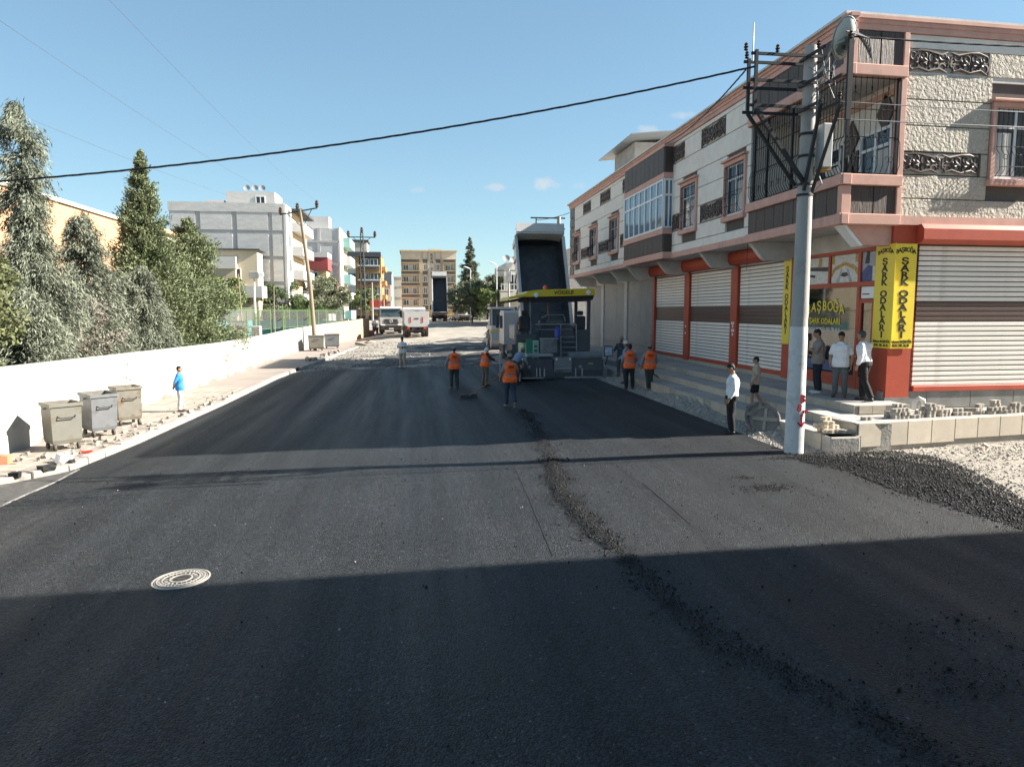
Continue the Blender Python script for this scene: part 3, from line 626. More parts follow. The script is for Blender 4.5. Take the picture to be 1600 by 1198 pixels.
# brackets under the overhang
for i, y in enumerate((21.65, 25.65, 30.4, 34.8, 38.0, 42.0, 46.9)):
    MB().prism([(10.5, 5.25), (12.04, 5.25), (12.04, 4.68), (11.05, 4.68), (10.92, 4.76)], lambda x, z: (x, y - .11, z), lambda x, z: (x, y + .11, z)).build('bracket', M_SOFF, B)
MB().prism([(10.5, 5.22), (12.04, 5.22), (12.04, 4.72), (11.0, 4.72)], lambda x, z: (x, yfront(x) + .12, z), lambda x, z: (x, yfront(x) + .42, z)).build('bracket', M_PINK, B)
MB().prism([(10.44, 5.22), (10.56, 5.22), (11.06, 4.70), (10.96, 4.70)], lambda x, z: (x, yfront(x) + .08, z), lambda x, z: (x, yfront(x) + .44, z)).build('bracket_edge', M_WFRAME, B)
MB().box(11.99, 12.06, 17.2, 49, 4.72, 5.26).build('soffit_beam', M_SOFF, B)

# ---- street-side shutters
def slat_mesh(L, m, name='slat'):
    b = MB(); prof = [(-.014, .006), (.03, .018), (.046, .045), (.046, .068), (.03, .094), (-.014, .106), (-.02, .06)]
    return b.prism(prof, lambda d, z: (0, d, z), lambda d, z: (L, d, z)).mesh(name, m, smooth=50)
def shutter(fn, u0, u1, z0, z1, band, ang):
    s = fbox(MB(), fn, u0, u1, -.04, -.015, z0, z1).build('shutter', M_SLATB, B)
    mc, mb = slat_mesh(u1 - u0, M_SLATC), slat_mesh(u1 - u0, M_SLATB); n = int((z1 - z0) / .128); p0 = Vector(fn(u0 if fn is FG else u1, 0, 0)) - wloc(s)-Vector((0,0,0))
    for i in range(n):
        z = z0 + i * .128
        o = inst(mb if band[0] < z < band[1] else mc, 'slat', Vector(fn(u0 if fn is FG else u1, -.012, z)), (0, 0, ang)); o.parent = s; o.location = Vector(fn(u0 if fn is FG else u1, -.012, z))
    fcbox(MB(), fn, u0 + .01, u1 - .01, -.02, .06, z0 - .14, z0 - .005, .01).build('bottom_bar', M_RED, s)
    return s
def FG(u, d, z): return FR(u, d - .12, z)
for y0, y1 in ((21.95, 25.3), (25.95, 30.05), (30.7, 34.6)):
    s = shutter(GS, y0, y1, 1.10, 4.78, (2.56, 3.2), R(-90))
    MB().prism([(12.04, 5.24), (11.62, 5.24), (11.58, 5.12), (11.58, 4.92), (11.66, 4.78), (12.04, 4.76)], lambda x, z: (x, y0 - .2, z), lambda x, z: (x, y1 + .25, z)).build('shutter_box', M_RED, B)
for y0, y1 in ((21.45, 21.95), (25.35, 25.9), (30.1, 30.65), (34.65, 34.95)):
    MB().cbox(11.9, 12.1, y0, y1, .92, 4.75, .012).build('pillar', M_RED, B)
for i in range(4):
    MB().cbox(11.96, 12.06, 17.2 + i * 4.6, 17.19 + (i + 1) * 4.6, .78, .96, .006).build('plinth_tile', M_TILE, B)
# grey sheet doors of the unfinished shops
for y0, y1 in ((35.05, 37.0), (37.02, 39.3), (39.95, 41.7), (41.72, 44.4), (45.1, 47.0), (47.02, 48.8)):
    MB().cbox(11.97, 12.06, y0, y1, 1.25, 4.68, .01).build('sheet_door', M_GREYD, B)
for y0, y1 in ((39.35, 39.9), (44.45, 45.05), (48.8, 49.2)): MB().cbox(11.9, 12.08, y0, y1, .7, 4.75, .012).build('pillar', M_PILC, B)
MB().box(11.98, 12.08, 35, 49, .7, 1.22).build('plinth', M_CONC, B)
# small white stencil stars and marks on the red posts
st = MB()
for (y, z) in ((25.62, 2.5), (25.55, 2.35), (25.68, 2.35), (25.62, 2.2), (25.56, 2.62), (25.7, 2.62), (30.38, 2.4), (30.38, 2.1)): st.obox((11.893, y, z), (.004, .045, .05))
st.build('white_mark', M_WHITEP, B)

# ---- front shutter and corner pillar
shutter(FG, 2.28, 6.6, 1.16, 4.78, (2.75, 3.32), R(2))
MB().prism([(-.05, 5.24), (.18, 5.24), (.28, 5.12), (.28, 4.86), (.2, 4.78), (-.05, 4.76)], lambda d, z: FR(2.1, d - .05, z), lambda d, z: FR(15, d - .05, z)).build('shutter_box', M_RED, B)
for i in range(4): fcbox(MB(), FR, 1.42 + i * 1.3, 1.42 + (i + 1) * 1.3 - .01, -.3, -.10, .58, 1.03, .006).build('plinth_tile', M_MARB, B)
fcbox(MB(), FR, 6.62, 7.3, -.3, .0, .58, 4.76, .02).build('pillar', M_RED, B)
PIL = MB().prism([(11.86, 17.22), (11.86, yfront(11.86) + .03), (12.52, yfront(12.5) + .03), (12.52, 17.22)], lambda x, y: (x, y, .88), lambda x, y: (x, y, 5.24)).build('corner_pillar', M_RED, B)
MB().prism([(11.84, 17.25), (11.84, yfront(11.84) + .02), (12.54, yfront(12.5) + .02), (12.54, 17.25)], lambda x, y: (x, y, .5), lambda x, y: (x, y, .885)).build('pillar_base', M_MARB, B)

# ---- shopfront
SHOP = MB().box(12.0, 12.05, 17.2, 21.45, .95, 4.75).build('shopfront', M_JOINT, B)
fr = MB()
for a, b_ in ((17.2, 17.3), (17.92, 18.04), (21.34, 21.46)): fr.box(11.90, 12.0, a, b_, .96, 4.74)
for a in (19.36, ): fr.box(11.905, 12.0, a, a + .1, 3.86, 4.70)
for z0, z1 in ((4.66, 4.76), (3.74, 3.87)): fr.box(11.895, 12.0, 17.21, 21.45, z0, z1)
fr.box(11.9, 12.0, 18.05, 21.35, 1.18, 1.32); fr.box(11.91, 12.0, 17.3, 17.92, 3.30, 3.40); fr.box(11.91, 12.0, 17.3, 17.38, .97, 3.3); fr.box(11.91, 12.0, 17.84, 17.92, .97, 3.3); fr.box(11.91, 12.0, 17.38, 17.84, .97, 1.3)
fr.build('shop_frame', M_RED, B)
M_SHOPG = mat('shop_glass', (.012, .016, .018), .03, var=.05, spec=.5)
pane = MB().box(11.955, 11.97, 18.04, 21.34, 1.32, 3.75).build('shop_window', M_SHOPG, B)
MB().box(11.955, 11.97, 17.38, 17.84, 1.3, 3.3).build('shop_door', M_SHOPG, B)
MB().box(11.94, 11.972, 17.32, 17.9, 3.42, 3.73).build('door_notice', M_WHITEP, B)
MB().box(11.95, 12.0, 18.05, 21.34, .97, 1.17).build('shop_base', M_RED, B)
nt_ = MB().box(11.94, 11.953, 18.9, 21.2, 1.36, 1.66).build('window_notice', mat('blue_notice', (.05, .09, .2), .5), pane)
MB().box(11.945, 11.953, 20.4, 21.3, 1.7, 2.3).build('window_display', mat('tan_display', (.25, .17, .10), .7, var=.3, scale=5), pane)
# printed photo panels of furnished rooms above the window
def poster(y0, y1, base, items):
    p = MB().box(11.945, 11.96, y0, y1, 3.88, 4.65).build('printed_panel', base, B); w = y1 - y0
    for (pts, m) in items: MB().prism(pts, lambda u, v: (11.938, y1 - u * w, 3.88 + v * .77), lambda u, v: (11.9445, y1 - u * w, 3.88 + v * .77)).build('print', m, p)
mg = mat('gold_print', (.45, .27, .07), .5, var=.5, scale=14); mw = mat('cream_print', (.62, .6, .55), .5, var=.2, scale=12); mk = mat('dark_print', (.03, .03, .04), .5, var=.5, scale=10); mbl = mat('blue_print', (.05, .07, .2), .5, var=.4, scale=9); mgr = mat('grey_print', (.35, .36, .4), .5, var=.3, scale=16)
poster(19.5, 21.3, mw, [([(0, 0), (.12, 0), (.3, .55), (1, .45), (1, .62), (.25, .68), (0, .4)], mk), ([(.3, .66), (.42, .66), (.45, .98), (.34, .98)], mk), ([(.7, .66), (.8, .66), (.8, .98), (.72, .98)], mg), ([(.4, .3), (.62, .25), (.62, .34), (.4, .4)], mk)])
poster(18.08, 19.34, mw, [([(0, .2), (.15, .45), (.5, .62), (.85, .45), (1, .2), (1, .45), (.85, .6), (.5, .74), (.15, .6), (0, .45)], mg), ([(.0, .7), (.12, .7), (.1, 1), (0, 1)], mg), ([(.88, .7), (1, .7), (1, 1), (.9, 1)], mg), ([(.35, .25), (.5, .2), (.65, .25), (.58, .36), (.42, .36)], mk), ([(.2, .02), (.3, .0), (.42, .5), (.38, .5)], mgr), ([(.8, .02), (.7, .0), (.58, .5), (.62, .5)], mgr)])
poster(17.3, 17.92, mgr, [([(0, 0), (.7, 0), (.7, .5), (.4, .55), (0, .3)], mbl), ([(.2, .6), (.5, .6), (.5, 1), (.3, 1)], mk), ([(.75, .0), (1, 0), (1, .45), (.75, .5)], mw)])
# lettering
def XS(y, z, x=11.93): return Matrix(((0, 0, -1, x), (-1, 0, 0, y), (0, 1, 0, z), (0, 0, 0, 1)))     # text facing the street
def XF(u, z, d): p = FR(u, d, z); return Matrix(((CA, 0, -SA, p[0]), (-SA, 0, -CA, p[1]), (0, 1, 0, z), (0, 0, 0, 1)))
s1 = MB().prism([(1.47, 2.14), (2.11, 2.14), (2.11, 4.76), (1.47, 4.76)], lambda u, z: FR(u, .0, z), lambda u, z: FR(u, .012, z)).build('sign_board', M_YEL, B)
s2 = MB().box(11.835, 11.855, 16.44, 17.20, 2.14, 4.76).build('sign_board', M_YEL, B)
s3 = MB().box(11.88, 11.898, 21.47, 21.93, 2.02, 4.76).build('sign_board', M_YEL, B)
for i, ch in enumerate('ŞARKODALARI'):
    gap = .12 if i > 3 else 0
    text_mesh('letter', ch, .225, M_BLK, XF(1.79, 4.32 - i * .172 - gap, .016), s1, sx=1.5, bold=.008)
    text_mesh('letter', ch, .225, M_BLK, XS(16.82, 4.32 - i * .172 - gap, 11.832), s2, sx=1.5, bold=.008)
    text_mesh('letter', ch, .235, M_BLK, XS(21.70, 4.40 - i * .186 - gap, 11.876), s3, sx=1.2, bold=.008)
for i, ch in enumerate('BAŞBOĞA'):
    a = (i - 3) / 3; dz = .05 * (1 - a * a)
    text_mesh('letter', ch, .15, M_BLK, XF(1.79 + a * .24, 4.56 + dz, .016), s1, bold=.004)
    text_mesh('letter', ch, .14, M_BLK, XS(16.82 - a * .26, 4.56 + dz, 11.832), s2, bold=.004)
text_mesh('lettering', 'Mehmet BAŞBOĞA', .095, M_BLK, XF(1.79, 2.31, .016), s1, sx=.78, bold=.002); text_mesh('lettering', '0541 781 46 81', .1, M_BLK, XF(1.79, 2.21, .016), s1, sx=.78, bold=.002)
text_mesh('lettering', 'Mehmet BAŞBOĞA', .09, M_BLK, XS(16.82, 2.31, 11.832), s2, sx=.9, bold=.002); text_mesh('lettering', '0541 781 46 81', .1, M_BLK, XS(16.82, 2.21, 11.832), s2, sx=.9, bold=.002)
for i, ch in enumerate('BAŞBOĞA'):
    a = (i - 3) / 3
    text_mesh('window_letter', ch, .40, M_YEL, XS(19.62 - a * .86, 3.12 + .10 * (1 - a * a), 11.944), pane, sx=.95, bold=.006); 
text_mesh('window_letter', 'ŞARK ODALARI', .24, M_YEL, XS(19.62, 2.78, 11.944), pane, sx=.95, bold=.004)
text_mesh('window_letter', 'Mehmet BAŞBOĞA 0541 781 46 81', .12, M_WHITEP, XS(19.62, 2.56, 11.944), pane, sx=.92)
MB().prism([(.0, .0), (.6, 0), (.6, .03), (0, .03)], lambda u, v: (11.936, 17.85 - u * .5, 3.52 + v), lambda u, v: (11.9395, 17.85 - u * .5, 3.52 + v)).build('notice_line', M_BLK, B)
# tin-roofed stair tower on the flat roof, corrugated tin edge
tw = thing('roof_shed', 'bare block stair tower with tin roof on top of the corner building', 'roof shed', (15, 45, 10.16))
MB().box(13.4, 17.5, 43.2, 47.6, 10.16, 13.32).build('block_wall', M_BLKC, tw)
rf = MB()
for i in range(24):
    y0 = 41.2 + i * .32
    rf.prism([(12.6, 13.3), (18.2, 13.85), (18.2, 13.89), (12.6, 13.34)], lambda x, z: (x, y0, z + .02 * (i % 2)), lambda x, z: (x, y0 + .33, z + .02 * ((i + 1) % 2)))
rf.build('tin_roof', M_TIN, tw)
tr = MB()
for i in range(60): tr.prism([(0, 0), (.09, .05), (.18, 0)], lambda u, z: (10.45, 21.6 + i * .2 + u, 10.165 + z), lambda u, z: (13.5, 21.6 + i * .2 + u, 10.5 + z))
tr.build('tin_roof_sheet', M_TIN, B)
# bare bulb under the overhang
MB().lathe([(.008, .16), (.012, .05), (.03, .035), (.04, 0), (.03, -.03), (.008, -.045)], (11.25, 19.9, 5.02), 10).build('light_bulb', M_WFRAME, B, smooth=True)

# ---- building on the near side of the side street; its shadow crosses the foreground
NB = thing('near_building', 'plain rendered house on the near corner of the side street', 'building', (12, 4, 0))
NBP = [(12.6, 7.27), (30, 6.8), (30, -26), (12.6, -26)]
body(NBP, 0, 11.6, 'wall', M_PANEL, NB)
body([(12.3, 7.3), (30.3, 6.82), (30.3, -26.3), (12.3, -26.3)], 11.6, 11.85, 'roof', M_SOFF, NB)
body([(11.6, 7.3), (12.7, 7.27), (12.7, -26), (11.6, -26)], 4.6, 11.4, 'overhang', M_STUC, NB)
for i in range(7):
    for z in (6, 9): MB().box(11.55, 11.62, 5.2 - i * 4, 6.8 - i * 4, z, z + 1.6).build('window', M_GLASS, NB)
# ================================================================ MACHINES
M_WPAINT = mat('white_truck_paint', (.48, .48, .475), .35, var=.06, scale=1.5, dirt=(.42, .39, .34), dscale=1.3, dlo=.5, dhi=.8, spec=.5)
M_STEELB = mat('tarred_bed_steel', (.03, .034, .038), .5, var=.4, scale=2.5, dirt=(.06, .06, .06), dscale=1.5, dlo=.5, dhi=.75, spec=.5)
M_CHAS = mat('chassis_black', (.022, .021, .02), .7, var=.3, scale=4, dirt=(.10, .09, .075), dscale=2, dlo=.5, dhi=.75)
M_TYRE = mat('dusty_tyre', (.035, .033, .03), .9, var=.3, scale=5, dirt=(.16, .14, .115), dscale=2.5, dlo=.48, dhi=.75)
M_RIM = mat('rim_steel', (.30, .29, .27), .5, metal=.5, var=.2)
M_WSCR = mat('windscreen', (.05, .075, .08), .05, var=.1, spec=.9)
M_RLAMP = mat('tail_lamp', (.5, .035, .02), .35, var=.1)
M_OLAMP = mat('orange_beacon', (.75, .12, .03), .35, var=.1)
M_HLAMP = mat('headlamp', (.75, .77, .78), .12, var=.05)
M_LOAD = mat('hot_mix', (.028, .028, .029), .75, var=.3, scale=7, bump=.05, bscale=9)
M_PGREY = mat('paver_grey', (.17, .18, .185), .55, var=.15, scale=3, dirt=(.07, .065, .06), dscale=2, dlo=.48, dhi=.72)
M_PDARK = mat('paver_dark', (.05, .053, .056), .6, var=.25, scale=3, dirt=(.09, .085, .075), dscale=2.5, dlo=.52, dhi=.75)
M_PLIGHT = mat('paver_light_grey', (.30, .31, .31), .5, var=.12, scale=3, dirt=(.16, .155, .15), dscale=2, dlo=.5, dhi=.75)
M_PYEL = mat('paver_yellow', (.62, .47, .03), .5, var=.08, scale=2, dirt=(.40, .30, .05), dscale=2, dlo=.5, dhi=.8)
M_PGRN = mat('paver_green', (.01, .17, .10), .5, var=.12, scale=3)
M_PGRN2 = mat('paver_pale_green', (.22, .42, .33), .5, var=.12, scale=3)
M_SEAT = mat('black_seat', (.018, .018, .02), .75, var=.2)
M_BLUE = mat('blue_canister', (.03, .06, .35), .4, var=.1)
M_SCUFF = mat('bare_steel', (.36, .36, .35), .45, metal=.4, var=.2, scale=6)

def wheel(T, x, y, r, w, name='wheel', dual=False):
    o = MB(); m = Matrix.Rotation(R(90), 3, 'Y'); p = [(r * .55, -w / 2), (r * .93, -w / 2), (r, -w / 2 + .04), (r, w / 2 - .04), (r * .93, w / 2), (r * .55, w / 2)]
    o.lathe(p, (x, y, r), 20, m); t = o.build(name, M_TYRE, T, smooth=40, local=True)
    MB().lathe([(r * .2, -w / 2 - .015), (r * .5, -w / 2 + .02), (r * .56, -w / 2 + .01), (r * .56, w / 2 - .01), (r * .5, w / 2 - .02), (r * .2, w / 2 + .015)], (x, y, r), 14, m).build('rim', M_RIM, t, smooth=40, local=True)
    return t
def emblem(T, y, z, r):
    e = MB(); e.tube([(r * math.cos(t), y, z + r * math.sin(t)) for t in np.linspace(0, 6.283, 17)], r * .11, 5, cap=False)
    for k in range(3): a = math.pi / 2 + k * 2.0944; e.bar((0, y, z), (r * math.cos(a), y, z + r * math.sin(a)), r * .16)
    return e.build('emblem', M_HLAMP, T, local=True)
def dump_truck(label, loc, rz, bed_ang, BW=2.5, BL=5.6, BH=1.35, load=None, canopy=True, group=None, pale=M_WPAINT, tail=True, lip=.75):
    """local frame: origin on the ground under the rear hinge, +Y is the driving direction"""
    T = thing('dump_truck', label, 'dump truck', loc, rz, group); L = BL + 2.3
    c = MB().box(-.48, -.30, -.1, L - .4, .78, 1.05).box(.30, .48, -.1, L - .4, .78, 1.05)
    for y in (0, 1.2, 2.6, 4.2, 5.6): c.box(-.3, .3, y, y + .14, .8, 1.0)
    c.build('chassis', M_CHAS, T, local=True)
    for y in (.75, 2.1): 
        for x in (-1.08, -.74, .74, 1.08): wheel(T, x, y, .52, .30)
        MB().tube([(-1.1, y, .52), (1.1, y, .52)], .11, 8).box(-.25, .25, y - .25, y + .25, .35, .75).build('axle', M_CHAS, T, local=True)
    for y in ((L - 1.0), (L - 2.7)):
        for x in (-1.05, 1.05): wheel(T, x, y, .52, .33)
    for s in (-1, 1):
        MB().cbox(s * 1.22 - .03, s * 1.22 + .03, 2.9, 4.2, .5, .95, .01).build('side_guard', M_CHAS, T, local=True)
        MB().cbox(s * .9 - .3, s * .9 + .3, .02, .06, .62, 1.0, .01).build('mudflap', M_TYRE, T, local=True)
        MB().cbox(s * .85 - .14, s * .85 + .14, -.16, -.1, .82, .96, .01).build('tail_lamp', M_RLAMP, T, local=True)
    MB().box(-1.1, 1.1, -.18, -.08, .60, .74).build('rear_bar', M_CHAS, T, local=True)
    # cab
    y1, y0 = L, L - 1.9
    cab = MB(); prof = [(y0, .95), (y0, 2.95), (y0 + .25, 3.1), (y1 - .45, 3.1), (y1 - .18, 2.85), (y1 - .02, 2.0), (y1, 1.2), (y1, .95)]
    cab.prism(prof, lambda y, z: (-1.22, y, z), lambda y, z: (1.22, y, z)); C_ = cab.build('cab', pale, T, local=True)
    MB().add([(-1.08, y1 - .155, 2.80), (1.08, y1 - .155, 2.80), (1.14, y1 + .012, 1.98), (-1.14, y1 + .012, 1.98)], [(0, 1, 2, 3)]).xf(lambda p: p).build('windscreen', M_WSCR, C_, local=True)
    for s in (-1, 1):
        MB().prism([(y0 + .55, 1.95), (y1 - .12, 1.95), (y1 - .3, 2.8), (y0 + .55, 2.8)], lambda y, z: (s * 1.215, y, z), lambda y, z: (s * 1.228, y, z)).build('side_window', M_WSCR, C_, local=True)
        MB().cbox(s * 1.36 - .1, s * 1.36 + .1, y1 - .1, y1 + .02, 1.95, 2.75, .02).build('mirror', M_CHAS, C_, local=True)
        MB().cbox(s * .92 - .22, s * .92 + .22, y1 - .02, y1 + .06, .82, 1.08, .03).build('headlamp', M_HLAMP, C_, local=True)
        MB().cbox(s * 1.18 - .08, s * 1.18 + .08, y0 + .1, y1 - .1, .55, .95, .02).build('cab_step', M_CHAS, C_, local=True)
    MB().cbox(-1.24, 1.24, y1 - .35, y1 + .10, .42, .98, .05).build('bumper', M_CHAS, C_, local=True)
    MB().cbox(-1.2, 1.2, y1 - .3, y1 + .05, 2.82, 2.98, .03).build('sun_visor', pale, C_, local=True)
    g = MB()
    for i in range(4): g.cbox(-.85 + .03 * i, .85 - .03 * i, y1 + .0, y1 + .035, 1.14 + i * .15, 1.24 + i * .15, .01)
    g.build('grille', M_CHAS, C_, local=True); emblem(C_, y1 + .05, 1.45, .16)
    for s in (-1, 1): MB().bar((s * .05, y1 + .02, 2.02), (s * .6, y1 - .05, 2.35), .02).build('wiper', M_CHAS, C_, local=True)
    MB().cbox(-.26, .26, y1 + .101, y1 + .11, .55, .66, .005).build('number_plate', M_WFRAME, C_, local=True)
    # tipping bed, hinged at the tail
    A = bed_ang; ca, sa = math.cos(A), math.sin(A); hy, hz = .05, 1.12
    def TB(p): return (p[0], hy + p[1] * ca - p[2] * sa, hz + p[1] * sa + p[2] * ca)
    W = BW / 2; w = W - .09
    b = MB(); b.box(-w + .12, w - .12, 0, BL, 0, .06)
    for s in (-1, 1):
        b.add([(s * (w - .12), 0, 0), (s * w, 0, .3), (s * w, 0, BH), (s * W, 0, BH), (s * W, 0, .22), (s * (w - .1), 0, -.06), (s * (w - .12), BL, 0), (s * w, BL, .3), (s * w, BL, BH), (s * W, BL, BH), (s * W, BL, .22), (s * (w - .1), BL, -.06)],
              [(0, 1, 7, 6), (1, 2, 8, 7), (2, 3, 9, 8), (3, 4, 10, 9), (4, 5, 11, 10), (5, 4, 3, 2, 1, 0), (6, 7, 8, 9, 10, 11), (5, 0, 6, 11)])
    bed = b.xf(TB).build('bed', pale, T, local=True)
    # worn, tarred lining sheets
    li = MB(); e = .012
    for s in (-1, 1): li.quad((s * (w - .12 - e), .05, .05), (s * (w - e), .05, .3), (s * (w - e), BL - .02, .3), (s * (w - .12 - e), BL - .02, .05)); li.quad((s * (w - e), .05, .3), (s * (w - e), .05, BH - .1), (s * (w - e), BL - .02, BH - .1), (s * (w - e), BL - .02, .3))
    li.quad((-w + .12, .05, .072), (w - .12, .05, .072), (w - .12, BL - .02, .072), (-w + .12, BL - .02, .072))
    ar = [(-w + .05, .08), (w - .05, .08), (w - .02, BH * .45)] + [((w - .02) * math.cos(t), BH * .45 + BH * .22 * math.sin(t)) for t in np.linspace(.2, math.pi - .2, 9)] + [(-w + .02, BH * .45)]
    li.add([(x, BL - .03, z) for x, z in ar], [tuple(range(len(ar)))])
    li.xf(TB).build('bed_lining', M_STEELB, bed, local=True)
    MB().box(-W, W, BL, BL + .08, -.05, BH + .25).xf(TB).build('headboard', pale, bed, local=True)
    if canopy:
        MB().prism([(BL + .08, BH + .18), (BL + .08, BH + .3), (BL - .0 + lip, BH + .42), (BL + lip, BH + .34)], lambda y, z: TB((-W, y, z)), lambda y, z: TB((W, y, z))).build('cab_guard', pale, bed, local=True)
    rb = MB()
    for s in (-1, 1):
        for y in np.linspace(.3, BL - .3, 7): rb.box(s * W - (.06 if s < 0 else 0), s * W + (.06 if s > 0 else 0), y - .06, y + .06, .2, BH)
        rb.box(s * W - (.07 if s < 0 else 0), s * W + (.07 if s > 0 else 0), 0, BL, BH - .12, BH + .03)
    rb.xf(TB).build('bed_rib', pale, bed, local=True)
    if tail:
        MB().prism([(-w + .25, -.08), (w - .25, -.08), (W, .3), (W, BH + .02), (-W, BH + .02), (-W, .3)], lambda x, z: TB((x, -.07, z)), lambda x, z: TB((x, -.005, z))).build('tailgate', pale, bed, local=True)
        for s in (-1, 1): MB().cbox(s * .62 - .06, s * .62 + .06, -.10, -.075, .35, .95, .01).xf(TB).build('reflector', M_RLAMP, bed, local=True)
        MB().cbox(-.22, .22, -.09, -.075, .72, .84, .005).xf(TB).build('number_plate', M_CHAS, bed, local=True)
    if load:
        xs_ = np.linspace(-w + .1, w - .1, 13); ys_ = np.linspace(.05, BL - .1, 22)
        MB().grid(xs_, ys_, lambda x, y: load * (1 - .35 * (x / w) ** 2) * (.75 + .25 * math.sin(y * 1.3) + .05 * math.sin(x * 7 + y * 5)) ).xf(TB).build('load', M_LOAD, bed, smooth=True, local=True)
    if A > .3:
        MB().tube([(0, BL - 1.0 + .3, 1.0), TB((0, BL - .5, -.05))], [.11, .06], 10).build('lift_ram', M_SCUFF, T, local=True)
    return T
# tipping into the paver
dump_truck('white dump truck with bed raised high, tipping asphalt into the paver', (7.0, 38.3, 0), R(2), R(66), BW=2.72, BL=6.2, BH=1.15, load=None, tail=False, lip=.55)
dump_truck('white dump truck seen from behind, low bed heaped with black asphalt', (.1, 74.6, gz(0, 75)), R(3), R(0), BW=2.5, BL=4.6, BH=1.5, load=1.55)
dump_truck('white dump truck facing the camera with dark bumper and clean windscreen', (-3.3, 90.2, gz(-3, 84)), R(184), R(0), BW=2.5, BL=5.2, BH=1.5, load=None)
dump_truck('distant dump truck with its bed raised upright, tailgate towards the paver', (4.0, 118, gz(4, 118)), R(0), R(68), BW=2.4, BL=6.2, BH=1.2, load=None)

# ---------------- asphalt paver
P = thing('asphalt_paver', 'grey asphalt paver with yellow roof laying the new road', 'paver', (6.6, 32, 0))
def pb(name, m, x0, x1, y0, y1, z0, z1, c=.02, parent=P): return MB().cbox(x0, x1, y0, y1, z0, z1, c).build(name, m, parent)
# screed
scr = pb('screed', M_PDARK, 4.75, 8.55, 31.75, 32.75, .03, .62, .03)
pb('screed_plate', M_SCUFF, 4.75, 5.75, 31.62, 31.9, .02, .07, .01, scr); pb('screed_plate', M_SCUFF, 6.7, 8.5, 31.60, 31.9, .02, .09, .01, scr)
pb('walkway', M_PLIGHT, 4.95, 6.15, 31.6, 32.3, 1.02, 1.14, .015, scr); pb('walkway', M_PGREY, 6.18, 6.95, 31.55, 32.3, .90, .98, .015, scr)
MB().tube([(6.95, 32.0, 1.0), (8.5, 32.0, 1.05)], .20, 12).build('gas_tube', M_PGREY, scr, smooth=40)
fs = pb('folding_step', M_PGREY, 6.2, 6.98, 31.45, 31.58, .3, .95, .015, scr); pb('tread', M_PLIGHT, 6.22, 6.96, 31.36, 31.46, .46, .5, .01, fs); pb('lamp', M_HLAMP, 6.24, 6.32, 31.42, 31.45, .86, .96, .005, fs); pb('lamp', M_HLAMP, 6.86, 6.94, 31.42, 31.45, .86, .96, .005, fs)
pb('screed_box', M_PDARK, 7.0, 8.5, 31.6, 31.95, .35, .85, .02, scr); pb('screed_box', M_PDARK, 4.8, 6.15, 31.65, 31.95, .35, .9, .02, scr)
for x in (5.0, 7.35): pb('label_plate', M_PLIGHT, x, x + .12, 31.58, 31.63, .5, .62, .005, scr)
pb('amber_marker', M_PYEL, 7.8, 8.0, 31.57, 31.61, .66, .72, .005, scr)
for x in (5.4, 5.55, 5.75, 7.2, 7.5): MB().tube([(x, 31.55, .12), (x, 31.6, .5)], .03, 8).build('spindle', M_SCUFF, scr, smooth=40)
ep = pb('end_plate', M_PGREY, 8.52, 8.6, 31.3, 33.2, .0, .55, .015, scr); pb('end_plate', M_PGREY, 4.62, 4.7, 31.6, 33.2, -.1, .5, .015, scr)
cpn = pb('control_panel', M_PDARK, 8.5, 8.9, 31.5, 31.6, 1.0, 1.5, .03, scr); pb('panel_face', mat('panel_buttons', (.45, .5, .62), .5, var=.6, scale=18), 8.54, 8.86, 31.485, 31.5, 1.06, 1.44, .005, cpn); MB().tube([(8.7, 31.6, 1.05), (8.65, 31.8, .6)], .035, 8).build('stalk', M_PDARK, cpn)
# sensor arm and ski on the left
arm = MB().tube([(4.75, 32.0, .8), (4.2, 31.8, .85), (3.9, 31.7, 1.25)], .05, 8).tube([(4.2, 31.8, .85), (4.15, 31.7, .3)], .035, 8).box(3.75, 4.9, 31.6, 31.68, .32, .42).build('sensor_arm', M_PDARK, P)
pb('sensor', M_OLAMP, 3.66, 3.82, 31.5, 31.65, .1, .28, .03, arm); MB().bar((3.74, 31.58, .2), (3.72, 31.58, 1.25), .05).build('sensor_rod', M_SCUFF, arm)
pb('left_control_panel', M_PDARK, 4.2, 4.5, 31.6, 31.7, .95, 1.35, .03, arm)
# tractor body
pb('tractor', M_PDARK, 5.2, 8.05, 32.8, 36.2, .55, 1.55, .04); pb('side_cover', M_PGRN2, 4.98, 5.2, 32.85, 34.6, .5, 1.7, .03); pb('side_cover', M_PGRN, 5.06, 5.36, 32.55, 32.85, .55, 1.78, .02)
grn = pb('side_grille', M_PGRN2, 5.37, 5.66, 32.5, 32.7, .6, 1.72, .02)
for i in range(4): MB().obox((5.5, 32.49, .85 + i * .2), (.07, .012, .05), rz=.0).build('slot', M_PDARK, grn)
pb('pale_side_panel', M_PLIGHT, 4.62, 5.0, 33.4, 35.2, 1.7, 2.4, .05)
for x in (5.0, 8.2):
    tr = MB(); tr.prism([(32.9 + .35 * math.cos(t), .40 + .37 * math.sin(t)) if math.cos(t) < 0 else (36.0 + .35 * math.cos(t), .40 + .37 * math.sin(t)) for t in np.linspace(math.pi / 2, math.pi * 2.5, 20)[:-1]], lambda y, z: (x - .15, y, z), lambda y, z: (x + .15, y, z)); tr.build('crawler_track', M_TYRE, P)
bx_ = pb('tool_box', M_PGREY, 5.7, 6.42, 31.95, 32.55, 1.16, 1.78, .02); pb('box_lid', M_PLIGHT, 5.66, 6.46, 31.92, 32.58, 1.78, 1.83, .012, bx_)
pb('platform_floor', M_PDARK, 5.1, 8.1, 32.6, 35.6, 1.56, 1.66, .02)
stp = thing  # ladder with treads between two rails
